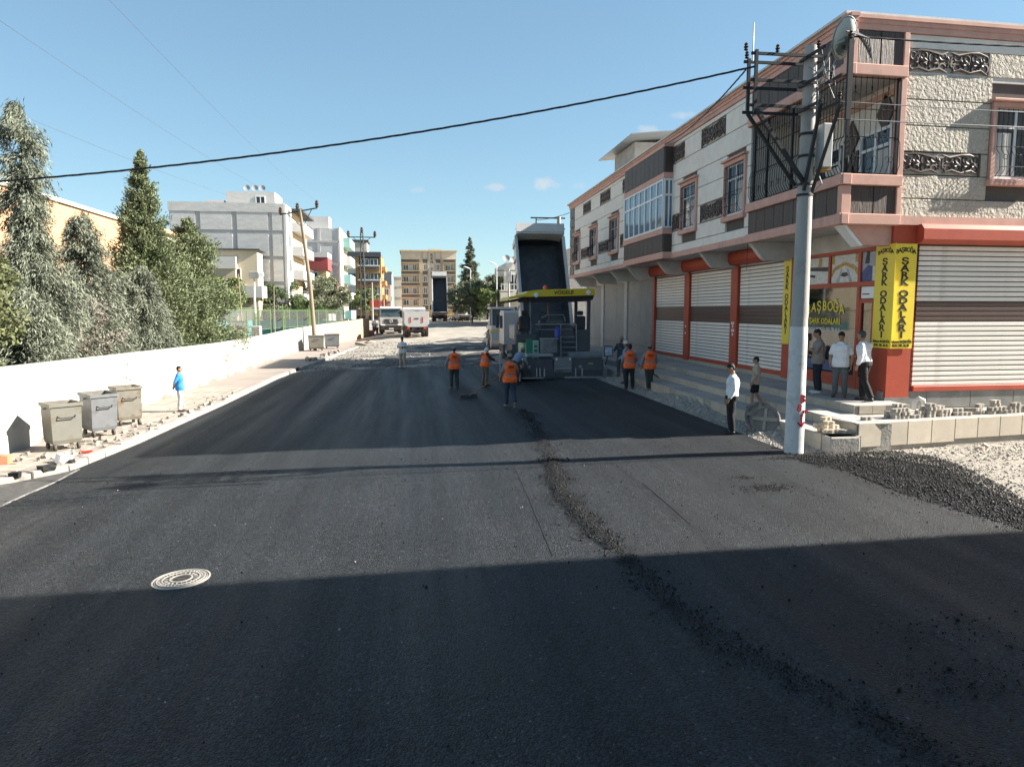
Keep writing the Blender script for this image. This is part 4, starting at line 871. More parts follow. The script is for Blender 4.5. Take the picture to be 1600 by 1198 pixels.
lad = MB().tube([(6.66, 32.3, 1.0), (6.66, 32.45, 2.45), (6.66, 33.0, 2.5)], .025, 8).tube([(7.4, 32.3, 1.0), (7.4, 32.45, 2.45), (7.4, 33.0, 2.5)], .025, 8).build('ladder', M_PLIGHT, P)
for i in range(4): pb('ladder_tread', M_PGREY, 6.68, 7.38, 32.3 + i * .08, 32.55 + i * .08, 1.12 + i * .24, 1.18 + i * .24, .01, lad)
pb('console', M_PDARK, 5.95, 7.0, 33.8, 34.2, 1.66, 2.5, .04); pb('console_top', M_PGREY, 5.9, 7.05, 33.7, 34.25, 2.5, 2.6, .03)
pb('engine_hood', M_PGREY, 5.4, 7.95, 34.4, 36.0, 1.6, 2.35, .08)
MB().tube([(5.9, 33.3, 2.75), (6.2, 33.2, 2.9), (6.95, 33.2, 2.9), (7.05, 33.2, 2.6)], .022, 8).tube([(5.6, 33.1, 2.45), (8.0, 33.1, 2.45)], .028, 8).tube([(5.6, 33.15, 2.2), (8.0, 33.15, 2.2)], .02, 8).build('guard_rail', M_PLIGHT, P)
MB().lathe([(.13, 0), (.14, .05), (.14, .38), (.05, .46), (.05, .5)], (6.50, 32.35, 1.86), 12).build('blue_canister', M_BLUE, P, smooth=40)
wl = MB().tube([(.2 * math.cos(t), .0 + .2 * math.sin(t) * .4, .2 * math.sin(t)) for t in np.linspace(0, 6.283, 15)], .02, 6, cap=False).xf(lambda p: (6.05 + p[0], 33.5 + p[1], 2.8 + p[2])).build('steering_wheel', M_SEAT, P)
for x, y in ((5.02, 33.1), (7.65, 33.0)):
    s = pb('seat', M_SEAT, x - .26, x + .26, y - .28, y + .28, 2.12, 2.26, .05); pb('seat_back', M_SEAT, x - .25, x + .25, y - .34, y - .22, 2.2, 2.85, .06, s); pb('headrest', M_SEAT, x - .14, x + .14, y - .33, y - .24, 2.87, 3.08, .04, s); pb('seat_post', M_PDARK, x - .18, x + .18, y - .2, y + .2, 1.6, 2.12, .02, s)
pb('seat_console', M_PDARK, 4.6, 5.6, 32.65, 33.3, 1.62, 1.98, .04); pb('battery_cabinet', M_PDARK, 7.5, 8.1, 32.5, 33.3, 1.2, 2.2, .04)
# roof: posts, main canopy, drop-down side flap
for x, y in ((5.32, 32.9), (8.1, 32.9), (5.4, 35.4), (8.05, 35.4)): MB().tube([(x, y, 1.6), (x, y, 3.55), (x + (.08 if x < 6 else -.08), y, 3.72)], .05 if x < 6 else .085, 10).build('roof_post', M_PGREY if x < 6 else M_PDARK, P, smooth=40)
MB().tube([(6.62, 35.3, 2.4), (6.62, 35.3, 3.7)], .045, 8).bar((5.3, 35.3, 3.55), (8.1, 35.3, 3.55), .06).build('wiper_frame', M_PGREY, P)
can = MB().prism([(4.95, 3.82), (5.15, 3.98), (5.6, 4.05), (8.15, 4.12), (8.28, 4.05), (8.28, 3.80), (5.3, 3.72), (4.95, 3.72)], lambda x, z: (x, 32.45, z), lambda x, z: (x, 35.75, z)).build('roof_canopy', M_PYEL, P)
MB().prism([(4.2, 3.55), (4.3, 3.72), (5.12, 3.86), (5.12, 3.76), (4.3, 3.6)], lambda x, z: (x, 32.5, z), lambda x, z: (x, 35.6, z)).build('roof_flap', M_PYEL, can)
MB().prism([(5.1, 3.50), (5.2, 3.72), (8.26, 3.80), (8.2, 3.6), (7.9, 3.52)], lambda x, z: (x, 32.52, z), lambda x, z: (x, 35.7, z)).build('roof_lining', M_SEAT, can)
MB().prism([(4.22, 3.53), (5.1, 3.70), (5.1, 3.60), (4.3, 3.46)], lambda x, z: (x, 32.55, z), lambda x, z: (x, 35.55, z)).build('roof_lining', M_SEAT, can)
for x, z in ((5.5, 3.80), (7.95, 3.93)): MB().lathe([(.02, -.02), (.10, -.02), (.11, .03), (.02, .05)], (x, 32.42, z), 14, Matrix.Rotation(R(90), 3, 'X')).build('work_lamp', M_HLAMP, can, smooth=40)
MB().lathe([(.09, 0), (.10, .05), (.09, .16), (.04, .22)], (5.95, 32.6, 4.04), 12).build('beacon', M_OLAMP, can, smooth=40)
text_mesh('lettering', 'VÖGELE', .22, M_BLK, Matrix(((1, 0, -.0, 6.8), (0, 0, -1, 32.44), (.028, 1, 0, 3.92), (0, 0, 0, 1))), can, sx=1.15, bold=.004)
# hopper with folding wings
MB().prism([(4.9, 1.0), (5.3, .55), (8.0, .55), (8.4, 1.0), (8.4, 1.35), (8.3, 1.35), (7.9, .7), (5.4, .7), (5.0, 1.35), (4.9, 1.35)], lambda x, z: (x, 36.2, z), lambda x, z: (x, 38.1, z)).build('hopper', M_PDARK, P)
MB().grid(np.linspace(5.3, 8.0, 8), np.linspace(36.2, 38.1, 6), lambda x, y: .95 + .12 * math.sin(x * 3) * math.sin(y * 2)).build('hot_mix', M_LOAD, P, smooth=True)

# ---------------- road roller waiting at the right, mostly hidden by the paver
RR = thing('road_roller', 'dusty white and yellow road roller parked beyond the paver', 'roller', (6.6, 54, gz(6.6, 54)))
def rb_(name, m, x0, x1, y0, y1, z0, z1, c=.03, p=RR): return MB().cbox(x0, x1, y0, y1, z0, z1, c).build(name, m, p, local=True)
for y in (0, 3.0): MB().lathe([(.2, -.95), (.62, -.95), (.65, -.92), (.65, .92), (.62, .95), (.2, .95)], (0, y, .65), 24, Matrix.Rotation(R(90), 3, 'Y')).build('drum', M_SCUFF, RR, smooth=40, local=True)
rb_('body', M_PYEL, -.95, .95, -.2, 1.1, 1.05, 1.4); rb_('body', M_WPAINT, -.9, .9, -.1, 3.3, 1.4, 1.75); rb_('frame', M_PDARK, -1.0, 1.0, .2, 2.8, .7, 1.05); rb_('hood', M_WPAINT, -.8, .8, 2.1, 3.4, 1.75, 2.1)
cb = rb_('cab', M_WSCR, -.75, .75, .6, 2.0, 1.75, 3.0); rb_('cab_roof', M_WPAINT, -.95, .95, .3, 2.3, 3.0, 3.18, .04, cb)
for x in (-.78, .78):
    for y in (.6, 2.0): rb_('cab_post', M_WPAINT, x - .04, x + .04, y - .04, y + .04, 1.75, 3.0, .01, cb)
rb_('mirror', M_PDARK, -1.2, -1.05, .5, .56, 2.2, 2.7, .02, cb)

# ---------------- dusty pickup far up the street
PK = thing('pickup', 'dusty pale pickup parked by the trees far up the street', 'pickup', (7.7, 113, gz(7.7, 113)), R(8))
M_DUST = mat('dusty_beige_paint', (.42, .39, .34), .5, var=.12, scale=2)
MB().prism([(0, .45), (0, 1.0), (1.7, 1.05), (2.0, 1.7), (3.2, 1.7), (3.8, 1.1), (4.7, 1.0), (4.75, .45)], lambda y, z: (-.87, y, z), lambda y, z: (.87, y, z)).build('body', M_DUST, PK, local=True)
MB().box(-.7, .7, 1.83, 1.86, 1.15, 1.6).xf(lambda p: (p[0], p[1] - .02, p[2])).build('rear_window', M_WSCR, PK, local=True)
MB().box(-.8, .8, -.06, 0, .45, .62).build('bumper', M_CHAS, PK, local=True)
for s in (-1, 1):
    MB().box(s * .74 - .08, s * .74 + .08, -.02, .0, .7, .95).build('tail_lamp', M_RLAMP, PK, local=True)
    for y in (.9, 3.8): wheel(PK, s * .78, y, .36, .22)
# ================================================================ PEOPLE
M_SKIN = mat('skin', (.33, .19, .125), .6, var=.06, scale=6); M_SKIN2 = mat('tanned_skin', (.24, .135, .09), .6, var=.06, scale=6)
M_HAIR = mat('black_hair', (.012, .01, .009), .7, var=.2, scale=30); M_HAIRG = mat('greying_hair', (.05, .047, .045), .75, var=.3, scale=30)
M_EYE = mat('eye', (.02, .015, .012), .2); M_LIP = mat('lips', (.22, .09, .07), .6)
def cloth(n, c, **k): return mat(n, c, .9, var=.14, scale=6, bump=.03, bscale=9, **k)
M_VEST = mat('orange_hi_vis', (.95, .15, .025), .75, var=.10, scale=7, bump=.028, bscale=9, dirt=(.55, .08, .02), dscale=4, dlo=.5, dhi=.75)
M_REFL = mat('grey_reflective_tape', (.24, .20, .19), .4, var=.1)
def etube(b, pts, rx, ry, right, n=14):
    P = [Vector(p) for p in pts]; k = len(b.v)
    for i, p in enumerate(P):
        d = (P[min(i + 1, len(P) - 1)] - P[max(i - 1, 0)]).normalized(); a = (right - d * right.dot(d)).normalized(); f = a.cross(d)
        for j in range(n):
            t = 2 * math.pi * j / n; c, s = math.cos(t), math.sin(t); c = math.copysign(abs(c) ** .85, c); s = math.copysign(abs(s) ** .85, s)
            b.v.append(tuple(p + a * c * rx[i] + f * s * ry[i]))
    for i in range(len(P) - 1):
        for j in range(n): b.f.append((k + i * n + j, k + i * n + (j + 1) % n, k + (i + 1) * n + (j + 1) % n, k + (i + 1) * n + j))
    b.f.append(tuple(k + j for j in reversed(range(n)))); e = k + (len(P) - 1) * n; b.f.append(tuple(e + j for j in range(n)))
def ball(b, c, r, m=None):
    c = Vector(c); r = r if isinstance(r, (tuple, list)) else (r, r, r); k = len(b.v); n, q = 12, 7
    prof = [(math.sin(math.pi * i / q), -math.cos(math.pi * i / q)) for i in range(1, q)]
    for s_, z in prof:
        for j in range(n):
            t = 2 * math.pi * j / n; p = Vector((s_ * math.cos(t) * r[0], s_ * math.sin(t) * r[1], z * r[2])); b.v.append(tuple(c + (m @ p if m else p)))
    for i in range(len(prof) - 1):
        for j in range(n): b.f.append((k + i * n + j, k + i * n + (j + 1) % n, k + (i + 1) * n + (j + 1) % n, k + (i + 1) * n + j))
    b.f.append(tuple(k + j for j in reversed(range(n)))); e = k + (len(prof) - 1) * n; b.f.append(tuple(e + j for j in range(n)))
def remesh(b, name, m, parent, vox, it=3):
    me = bpy.data.meshes.new(name); me.from_pydata(b.v, [], b.f)
    bm = bmesh.new(); bm.from_mesh(me); bmesh.ops.recalc_face_normals(bm, faces=bm.faces[:]); bm.to_mesh(me); bm.free()
    o = bpy.data.objects.new(name, me); COL.objects.link(o)
    r = o.modifiers.new('r', 'REMESH'); r.mode = 'VOXEL'; r.voxel_size = vox; r.use_smooth_shade = True
    s = o.modifiers.new('s', 'SMOOTH'); s.factor = .5; s.iterations = it
    dg = bpy.context.evaluated_depsgraph_get(); e = bpy.data.meshes.new_from_object(o.evaluated_get(dg)); e.name = name
    bpy.data.objects.remove(o); bpy.data.meshes.remove(me); e.materials.clear(); e.materials.append(m); e.shade_smooth()
    return put(name, e, parent, True)
BASE = dict(pel=(0, 0, .95), che=(0, .0, 1.27), nec=(0, -.01, 1.47), hea=(0, .02, 1.605),
            hL=(-.09, 0, .92), hR=(.09, 0, .92), kL=(-.11, .02, .50), kR=(.11, .02, .50), aL=(-.12, -.03, .09), aR=(.12, -.03, .09), tL=(-.15, .16, .035), tR=(.15, .16, .035),
            sL=(-.172, -.01, 1.365), sR=(.172, -.01, 1.365), eL=(-.25, -.04, 1.12), eR=(.25, -.04, 1.12), wL=(-.26, .04, .87), wR=(.26, .04, .87))
def person(label, loc, rz, h, J=None, shirt=None, long=False, vest=None, pants=None, shorts=False, shoe=None, sandal=False, hair=M_HAIR, cap=None, brim=True, hat=False, scarf=None, skin=M_SKIN, head=(0, 0), vox=.013, beard=False, girth=1.0, group='people on the road works', untuck=False, curl=.6, hard=False):
    h *= 1.035; girth *= 1.1; T = thing('person', label, 'person', loc, rz, group); k = h / 1.75
    q = dict(BASE); q.update(J or {}); q = {a: Vector(v) * k for a, v in q.items()}
    g = girth * k; right = (q['sR'] - q['sL']).normalized(); hr = (q['hR'] - q['hL']).normalized()
    up = (q['nec'] - q['pel']).normalized(); fwd = up.cross(right) * -1; fwd = right.cross(up) * -1 if False else up.cross(right)
    waist = (q['pel'] * .55 + q['che'] * .45)
    def torso(b, e, low=.0, sh=1):
        P = [q['pel'] - up * (.09 + low) * k, q['pel'], waist, q['che'], q['che'] * .5 + q['nec'] * .5, q['che'] * .22 + q['nec'] * .78, q['nec']]
        lo = e * (2.2 if low > 0 else 1)
        rx = [.158 * g + lo, .165 * g + lo, .150 * g + e, .172 * g + e, .168 * g * sh + e, .105 * k + e, .062 * k + e]; ry = [.112 * g + lo, .12 * g + lo, .108 * g + e, .12 * g + e, .10 * g + e, .075 * k + e, .058 * k + e]
        etube(b, P, rx, ry, right)
    def limb(b, a, c, d, r, e, upto=1.0):
        m1 = a * .5 + c * .5; m2 = c * .5 + d * .5
        P = [a, m1, c, m2, d]; rr = [r[0] * k + e, (r[0] * .95 + r[1] * .1) * k + e, r[1] * k + e, r[1] * 1.04 * k + e, r[2] * k + e]
        n = 3 if upto < 1 else 5
        if upto < 1: P = [a, a * .5 + c * .5, a * (1 - upto * 1.6) + c * upto * 1.6]; rr = rr[:3]
        b.tube(P, rr, 10); ball(b, P[0], rr[0])
        if upto >= 1: ball(b, c, rr[2])
    # continuous body
    b = MB(); torso(b, 0)
    for s in 'LR':
        limb(b, q['s' + s], q['e' + s], q['w' + s], (.052, .042, .028), 0); limb(b, q['h' + s], q['k' + s], q['a' + s], (.085, .058, .042), 0)
        b.tube([q['a' + s] - Vector((0, .03 * k, .04 * k)), q['a' + s] + Vector((0, .04 * k, -.04 * k)), q['t' + s]], [.038 * k, .04 * k, .028 * k], 8)
        # hand: palm, four bent fingers of unequal length and a thumb off the side
        d = (q['w' + s] - q['e' + s]).normalized(); sgn = -1 if s == 'L' else 1
        side = d.cross(Vector((0, 0, 1)) if abs(d.z) < .8 else right * sgn * 1.0); side = side.normalized() if side.length > .1 else Vector((0, 1, 0)); pn = d.cross(side).normalized()
        if abs(d.z) > .8: side = fwd - d * fwd.dot(d); side.normalize(); pn = (-right * sgn - d * (-right * sgn).dot(d)).normalized()
        w0 = q['w' + s]; pc = w0 + d * .075 * k
        etube(b, [w0 - d * .02 * k, w0 + d * .03 * k, w0 + d * .095 * k], [.028 * k, .04 * k, .042 * k], [.022 * k, .018 * k, .015 * k], side, 10)
        for i, L in enumerate((.068, .078, .074, .056)):
            o_ = w0 + d * .09 * k + side * (.031 - .0205 * i) * k; m1 = o_ + (d * math.cos(curl * .5) + pn * math.sin(curl * .5)) * L * .5 * k; m2 = m1 + (d * math.cos(curl * 1.6) + pn * math.sin(curl * 1.6)) * L * .5 * k
            b.tube([o_, m1, m2], [.0105 * k, .010 * k, .008 * k], 6)
        t0 = w0 + d * .03 * k + side * .035 * k; b.tube([t0, t0 + (d * .7 + side * .6) * .035 * k, t0 + (d * 1.0 + side * .55 + pn * .3) * .06 * k], [.014 * k, .011 * k, .009 * k], 6)
    yaw, pit = head; HM = Matrix.Rotation(yaw, 3, 'Z') @ Matrix.Rotation(pit, 3, 'X'); hc = q['hea']
    def HP(x, y, z): return hc + HM @ Vector((x * k, y * k, z * k))
    b.tube([q['nec'] - up * .05 * k, HP(0, -.02, -.06)], [.062 * k, .052 * k], 10)
    ball(b, HP(0, 0, .02), (.076 * k, .094 * k, .098 * k), HM); ball(b, HP(0, .025, -.055), (.056 * k, .062 * k, .06 * k), HM)
    b.tube([HP(0, .085, .03), HP(0, .112, -.012), HP(0, .09, -.028)], [.010 * k, .016 * k, .013 * k], 6)
    b.tube([HP(-.035, .085, .045), HP(0, .095, .048), HP(.035, .085, .045)], .011 * k, 6)
    for s in (-1, 1): ball(b, HP(s * .078, -.008, .0), (.013 * k, .022 * k, .034 * k), HM)
    body = remesh(b, 'body', skin, T, vox, 2)
    for s in (-1, 1):
        e = MB(); ball(e, HP(s * .032, .083, .018), (.014 * k, .010 * k, .009 * k), HM); e.build('eye', M_EYE, body, smooth=True, local=True)
    e = MB(); ball(e, HP(0, .085, -.058), (.024 * k, .010 * k, .007 * k), HM); e.build('mouth', M_LIP, body, smooth=True, local=True)
    if beard:
        e = MB(); ball(e, HP(0, .03, -.07), (.062 * k, .064 * k, .05 * k), HM); e.build('beard', M_HAIR, T, smooth=True, local=True)
    # clothing shells
    e = .014 * k
    c = MB()
    for s in 'LR': limb(c, q['h' + s], q['k' + s] if not shorts else q['k' + s], q['a' + s], (.088, .064, .052), e, 1.0 if not shorts else .58)
    etube(c, [q['pel'] - up * .10 * k, q['pel'] - up * .02 * k, q['pel'] + up * .07 * k], [.15 * g + e, .165 * g + e, .155 * g + e], [.108 * g + e, .12 * g + e, .112 * g + e], hr)
    remesh(c, 'shorts' if shorts else 'trousers', pants, T, vox * 1.15, 2)
    c = MB(); torso(c, e * .9, (.05 if untuck else -.075)); 
    for s in 'LR': limb(c, q['s' + s], q['e' + s], q['w' + s] * .9 + q['e' + s] * .1, (.054, .046, .036), e, 1.0 if long else .6)
    remesh(c, 'shirt', shirt, T, vox * 1.15, 2)
    if vest:
        c = MB(); torso(c, e * 2.0, .05, .98)
        for s in 'LR': ball(c, q['s' + s] - right * (.035 if s == 'R' else -.035) * k, .064 * k)
        v = remesh(c, 'hi_vis_vest', vest, T, vox * 1.15, 2)
        for f_ in (.18, .45):
            pc = q['pel'] * (1 - f_) + q['che'] * f_; st = MB(); etube(st, [pc - up * .024 * k, pc + up * .024 * k], [.166 * g + e * 2.7] * 2, [.124 * g + e * 2.7] * 2, right, 18); st.build('reflective_band', M_REFL, v, smooth=True, local=True)
        bk = q['che'] + up * .05 * k - fwd * (.118 * g + e * 2.6)
        tx = MB()
        for r_, n_ in ((.035, 7), (-.0, 9), (-.03, 8)):
            for i in range(n_): tx.obox(bk + up * r_ * k + right * (i - (n_ - 1) / 2) * .024 * k, (.008 * k, .006, .009 * k), Matrix((right, -fwd, up)).transposed())
        tx.build('back_print', M_BLK, v, local=True)
    for s in 'LR':
        c = MB(); a = q['a' + s]; t = q['t' + s]; dr = (t - a); dr.z = 0
        heel = a - dr * .28; heel.z = t.z + .008 * k; 
        etube(c, [heel + Vector((0, 0, .005)), a * .5 + t * .5 - Vector((0, 0, (a.z * .5 + t.z * .5) - t.z - .01 * k)), t + dr * .06 + Vector((0, 0, 0))], [.036 * k, .046 * k, .036 * k], [.034 * k if not sandal else .018 * k, .036 * k if not sandal else .018 * k, .028 * k if not sandal else .016 * k], Vector((0, 0, 1)).cross(dr).normalized(), 10)
        if not sandal: c.tube([a + Vector((0, 0, .0)), a - Vector((0, -.01, .05 * k))], [.05 * k, .05 * k], 8)
        else: c.tube([HP(0, 0, 0) * 0 + a * .35 + t * .65 + Vector((-.045 * k, 0, 0)), a * .35 + t * .65 + Vector((0, 0, .05 * k)), a * .35 + t * .65 + Vector((.045 * k, 0, 0))], .012 * k, 6)
        remesh(c, 'shoe' if not sandal else 'sandal', shoe, T, vox, 1)
    if cap:
        c = MB(); ball(c, HP(0, -.008, .06), (.088 * k, .107 * k, .082 * k), HM)
        if brim: etube(c, [HP(0, .07, .055), HP(0, .16, .04)], [.075 * k, .05 * k], [.010 * k, .008 * k], HM @ Vector((1, 0, 0)), 12)
        if hat: c.lathe([(.05 * k, .04 * k), (.15 * k, .028 * k), (.165 * k, .02 * k), (.15 * k, .016 * k), (.05 * k, .02 * k)], hc, 16, HM)
        remesh(c, 'cap' if not hat else 'sun_hat', cap, T, vox * .9, 1)
        c = MB(); ball(c, HP(0, -.025, .0), (.078 * k, .082 * k, .06 * k), HM); c.build('hair', hair, T, smooth=True, local=True)
    else:
        c = MB(); ball(c, HP(0, -.014, .052), (.084 * k, .098 * k, .082 * k), HM); ball(c, HP(0, -.04, .01), (.079 * k, .07 * k, .085 * k), HM); remesh(c, 'hair', hair, T, vox * .9, 1)
    if scarf:
        c = MB(); ball(c, HP(0, -.03, -.02), (.092 * k, .092 * k, .10 * k), HM); c.tube([HP(0, -.09, -.02), HP(.02, -.13, -.16), HP(.03, -.15, -.36)], [.07 * k, .06 * k, .05 * k], 10); c.tube([HP(-.05, -.05, -.1), HP(-.08, .02, -.2)], [.06 * k, .05 * k], 8); remesh(c, 'headscarf', scarf, T, vox, 2)
    return T
C_WHITE = cloth('white_shirt', (.66, .67, .69)); C_BLACK = cloth('black_trousers', (.012, .012, .014)); C_NAVY = cloth('navy_trousers', (.016, .02, .032)); C_GREY = cloth('grey_trousers', (.10, .115, .125))
C_TAUPE = cloth('taupe_tee', (.25, .215, .19)); C_BLUE = cloth('bright_blue_tee', (.03, .20, .52)); C_LBLUE = cloth('light_blue_shirt', (.10, .33, .52)); C_PALE = cloth('pale_grey_trousers', (.42, .43, .44))
C_BEIGE = cloth('beige_trousers', (.33, .29, .235)); C_GSHIRT = cloth('grey_work_shirt', (.22, .21, .23)); C_OLIVE = cloth('olive_trousers', (.12, .115, .09)); C_DGREY = cloth('charcoal_trousers', (.04, .045, .045)); C_JEAN = cloth('dark_jeans', (.03, .05, .085))
C_BGREY = cloth('blue_grey_shirt', (.19, .25, .34)); C_DNAVY = cloth('dark_navy_shirt', (.025, .03, .045)); C_SAND = cloth('sand_tee', (.36, .31, .24)); C_CAPG = cloth('grey_cap', (.22, .2, .19)); C_CAPW = cloth('white_cap', (.6, .6, .6)); C_SCARF = cloth('white_scarf', (.55, .55, .6))
S_BLK = mat('black_shoe', (.015, .014, .014), .4); S_WHT = mat('white_trainer', (.62, .62, .6), .6); S_GRY = mat('grey_shoe', (.20, .18, .16), .7); S_BRN = mat('dark_brown_shoe', (.05, .035, .028), .5); S_GLOVE = mat('dark_glove', (.02, .02, .022), .8)
GP = 'onlookers on the pavement'
person('boy in a bright blue t-shirt standing on the pavement by the white wall', (-7.95, 25.2, gz(-7, 25) + .13), R(-80), 1.52, dict(eL=(-.25, -.14, 1.12), wL=(-.06, -.19, .96), eR=(.25, -.14, 1.12), wR=(.06, -.19, .98)), C_BLUE, False, None, C_PALE, shoe=S_BRN, untuck=True, head=(R(-5), 0), group=GP)
person('bearded man in white t-shirt looking at his phone on the dirt', (-.8, 42.6, ground_z(-.8, 42.6)), R(172), 1.78, dict(eL=(-.27, -.0, 1.14), wL=(-.07, .2, 1.16), eR=(.27, 0, 1.14), wR=(.07, .2, 1.16), hea=(0, .05, 1.61)), C_WHITE, False, None, C_BEIGE, shoe=S_WHT, untuck=True, beard=True, head=(0, R(-25)), vox=.016, girth=1.08, group=GP)
WK = 'road workers in orange vests'
person('worker in orange vest and grey cap standing on the fresh asphalt, arms hanging', (1.59, 30.0, gz(1.59)), R(4), 1.74, dict(eL=(-.30, -.02, 1.13), wL=(-.36, .03, .89), eR=(.30, -.02, 1.13), wR=(.36, .03, .89)), C_GSHIRT, True, M_VEST, C_DGREY, shoe=S_BRN, cap=C_CAPG, skin=M_SKIN2, group=WK)
person('worker with white headscarf under his cap leaning towards the paver sensor', (2.95, 30.5, gz(2.95)), R(-62), 1.72, dict(eR=(.24, .14, 1.18), wR=(.2, .38, 1.08), eL=(-.24, .10, 1.16), wL=(-.16, .34, 1.02), che=(0, .05, 1.26), nec=(0, .09, 1.45), hea=(0, .14, 1.59)), C_DGREY, True, M_VEST, C_OLIVE, shoe=S_BRN, cap=C_CAPG, scarf=C_SCARF, skin=M_SKIN2, group=WK)
person('worker in orange vest and jeans walking away with a long lute', (3.12, 23.6, gz(3.12)), R(6), 1.76, dict(eL=(-.26, -.02, 1.14), wL=(-.30, .12, .92), eR=(.27, .06, 1.14), wR=(.28, .3, 1.04), kR=(.10, -.04, .50), aR=(.08, -.34, .19), tR=(.09, -.27, .045), kL=(-.10, .08, .50), aL=(-.1, .08, .09), tL=(-.12, .27, .035)), C_GSHIRT, False, M_VEST, C_JEAN, shoe=S_GRY, cap=C_CAPG, skin=M_SKIN2, group=WK)
person('worker in blue-grey shirt bending beside the paver screed', (4.35, 30.9, gz(4.35)), R(-55), 1.72, dict(pel=(0, -.06, .92), che=(0, .16, 1.18), nec=(0, .32, 1.33), hea=(0, .42, 1.42), sL=(-.172, .27, 1.25), sR=(.172, .27, 1.25), eL=(-.24, .36, 1.0), eR=(.24, .36, 1.0), wL=(-.2, .5, .8), wR=(.2, .5, .8)), C_BGREY, True, None, C_DGREY, shoe=S_BRN, cap=C_CAPG, group='road workers without vests', skin=M_SKIN2)
person('worker in dark shirt and brimmed sun hat at the paver control panel', (8.95, 30.3, strip_z(8.9, 30.3)), R(150), 1.74, dict(eR=(.27, .06, 1.16), wR=(.26, .3, 1.1), eL=(-.24, .08, 1.12), wL=(-.1, .24, 1.2)), C_DNAVY, True, None, C_DGREY, shoe=S_BLK, cap=C_CAPG, brim=False, hat=True, skin=M_SKIN2, group='road workers without vests')
person('worker in white cap half hidden behind an orange-vested man', (8.62, 28.5, strip_z(8.6, 28.5)), R(60), 1.72, dict(eL=(-.25, .06, 1.14), wL=(-.2, .26, 1.0)), C_BGREY, True, None, C_BLACK, shoe=S_BLK, cap=C_CAPW, skin=M_SKIN2, group='road workers without vests')
person('bareheaded worker in orange vest at the edge of the new asphalt holding a shovel', (8.38, 27.2, strip_z(8.4, 27.2)), R(-8), 1.76, dict(eR=(.27, .08, 1.14), wR=(.22, .3, 1.0), eL=(-.26, .06, 1.12), wL=(-.2, .28, .98)), C_BGREY, True, M_VEST, C_BLACK, shoe=S_BLK, skin=M_SKIN2, group=WK)
person('worker in orange vest and grey cap standing on the gravel before the steps', (8.93, 26.4, strip_z(8.93, 26.4)), R(-6), 1.76, dict(eR=(.26, .02, 1.13), wR=(.24, .22, .94), eL=(-.27, -.02, 1.13), wL=(-.30, .06, .88), kL=(-.06, .02, .5), kR=(.06, .02, .5), aL=(-.04, -.02, .09), aR=(.05, -.02, .09)), C_GSHIRT, True, M_VEST, C_DGREY, shoe=S_GRY, cap=C_CAPG, skin=M_SKIN2, group=WK)
person('man in white shirt and black trousers looking down at the asphalt edge', (7.86, 16.85, gz(7.86) + .0), R(72), 1.74, dict(eL=(-.24, -.02, 1.12), wL=(-.23, .10, .88), eR=(.24, -.05, 1.12), wR=(.22, .07, .88), che=(0, -.02, 1.27), hea=(0, .04, 1.61)), C_WHITE, True, None, C_BLACK, shoe=S_BLK, head=(0, R(-22)), girth=1.1, group=GP)
person('boy in sand t-shirt and black shorts walking along the lowest step', (9.45, 18.75, .36), R(62), 1.42, dict(eL=(-.27, -.03, 1.12), wL=(-.30, .10, .9), eR=(.27, -.06, 1.12), wR=(.3, -.02, .88), kL=(-.1, .12, .50), aL=(-.1, .10, .09), tL=(-.12, .29, .035), kR=(.1, -.02, .5), aR=(.1, -.24, .12), tR=(.1, -.08, .035)), C_SAND, False, None, C_BLACK, shorts=True, shoe=S_BLK, sandal=True, head=(0, R(-15)), untuck=True, group=GP)
person('man in taupe t-shirt filming with a camera by the shop window', (11.05, 18.35, .8), R(72), 1.74, dict(eL=(-.22, .12, 1.14), wL=(-.08, .38, 1.26), eR=(.22, .1, 1.12), wR=(.08, .36, 1.24), hea=(0, .05, 1.61)), C_TAUPE, False, None, C_NAVY, shoe=S_WHT, untuck=True, head=(0, R(-20)), girth=1.08, group=GP)
person('man in white polo and grey trousers looking down outside the shop', (11.12, 17.4, .8), R(140), 1.70, dict(eL=(-.26, -.03, 1.12), wL=(-.26, .06, .86), eR=(.26, -.02, 1.12), wR=(.24, .10, .88), hea=(0, .05, 1.61)), C_WHITE, False, None, C_GREY, shoe=S_BLK, sandal=True, untuck=True, head=(0, R(-28)), girth=1.12, group=GP)
person('grey-haired man in white shirt stepping towards the shop door', (11.28, 16.62, .8), R(25), 1.76, dict(eL=(-.25, -.05, 1.12), wL=(-.24, .04, .88), eR=(.24, .1, 1.16), wR=(.2, .28, 1.1), kL=(-.08, -.06, .5), aL=(-.05, -.24, .10), tL=(-.06, -.07, .035), kR=(.1, .1, .5), aR=(.1, .08, .09), tR=(.12, .27, .035), che=(0, .05, 1.27), nec=(0, .08, 1.46), hea=(0, .12, 1.6)), C_WHITE, True, None, C_BLACK, shoe=S_BLK, hair=M_HAIRG, group=GP)
person('paver driver in orange vest sitting on the left seat under the roof', (5.02, 33.15, 1.34), R(0), 1.72, dict(kL=(-.16, .46, .93), kR=(.16, .46, .93), aL=(-.16, .52, .48), aR=(.16, .52, .48), tL=(-.16, .7, .43), tR=(.16, .7, .43), eL=(-.26, .1, 1.15), wL=(-.2, .36, 1.1), eR=(.26, .1, 1.15), wR=(.2, .36, 1.1)), C_GSHIRT, True, M_VEST, C_DGREY, shoe=S_BLK, cap=C_CAPG, skin=M_SKIN2, group=WK, vox=.016)
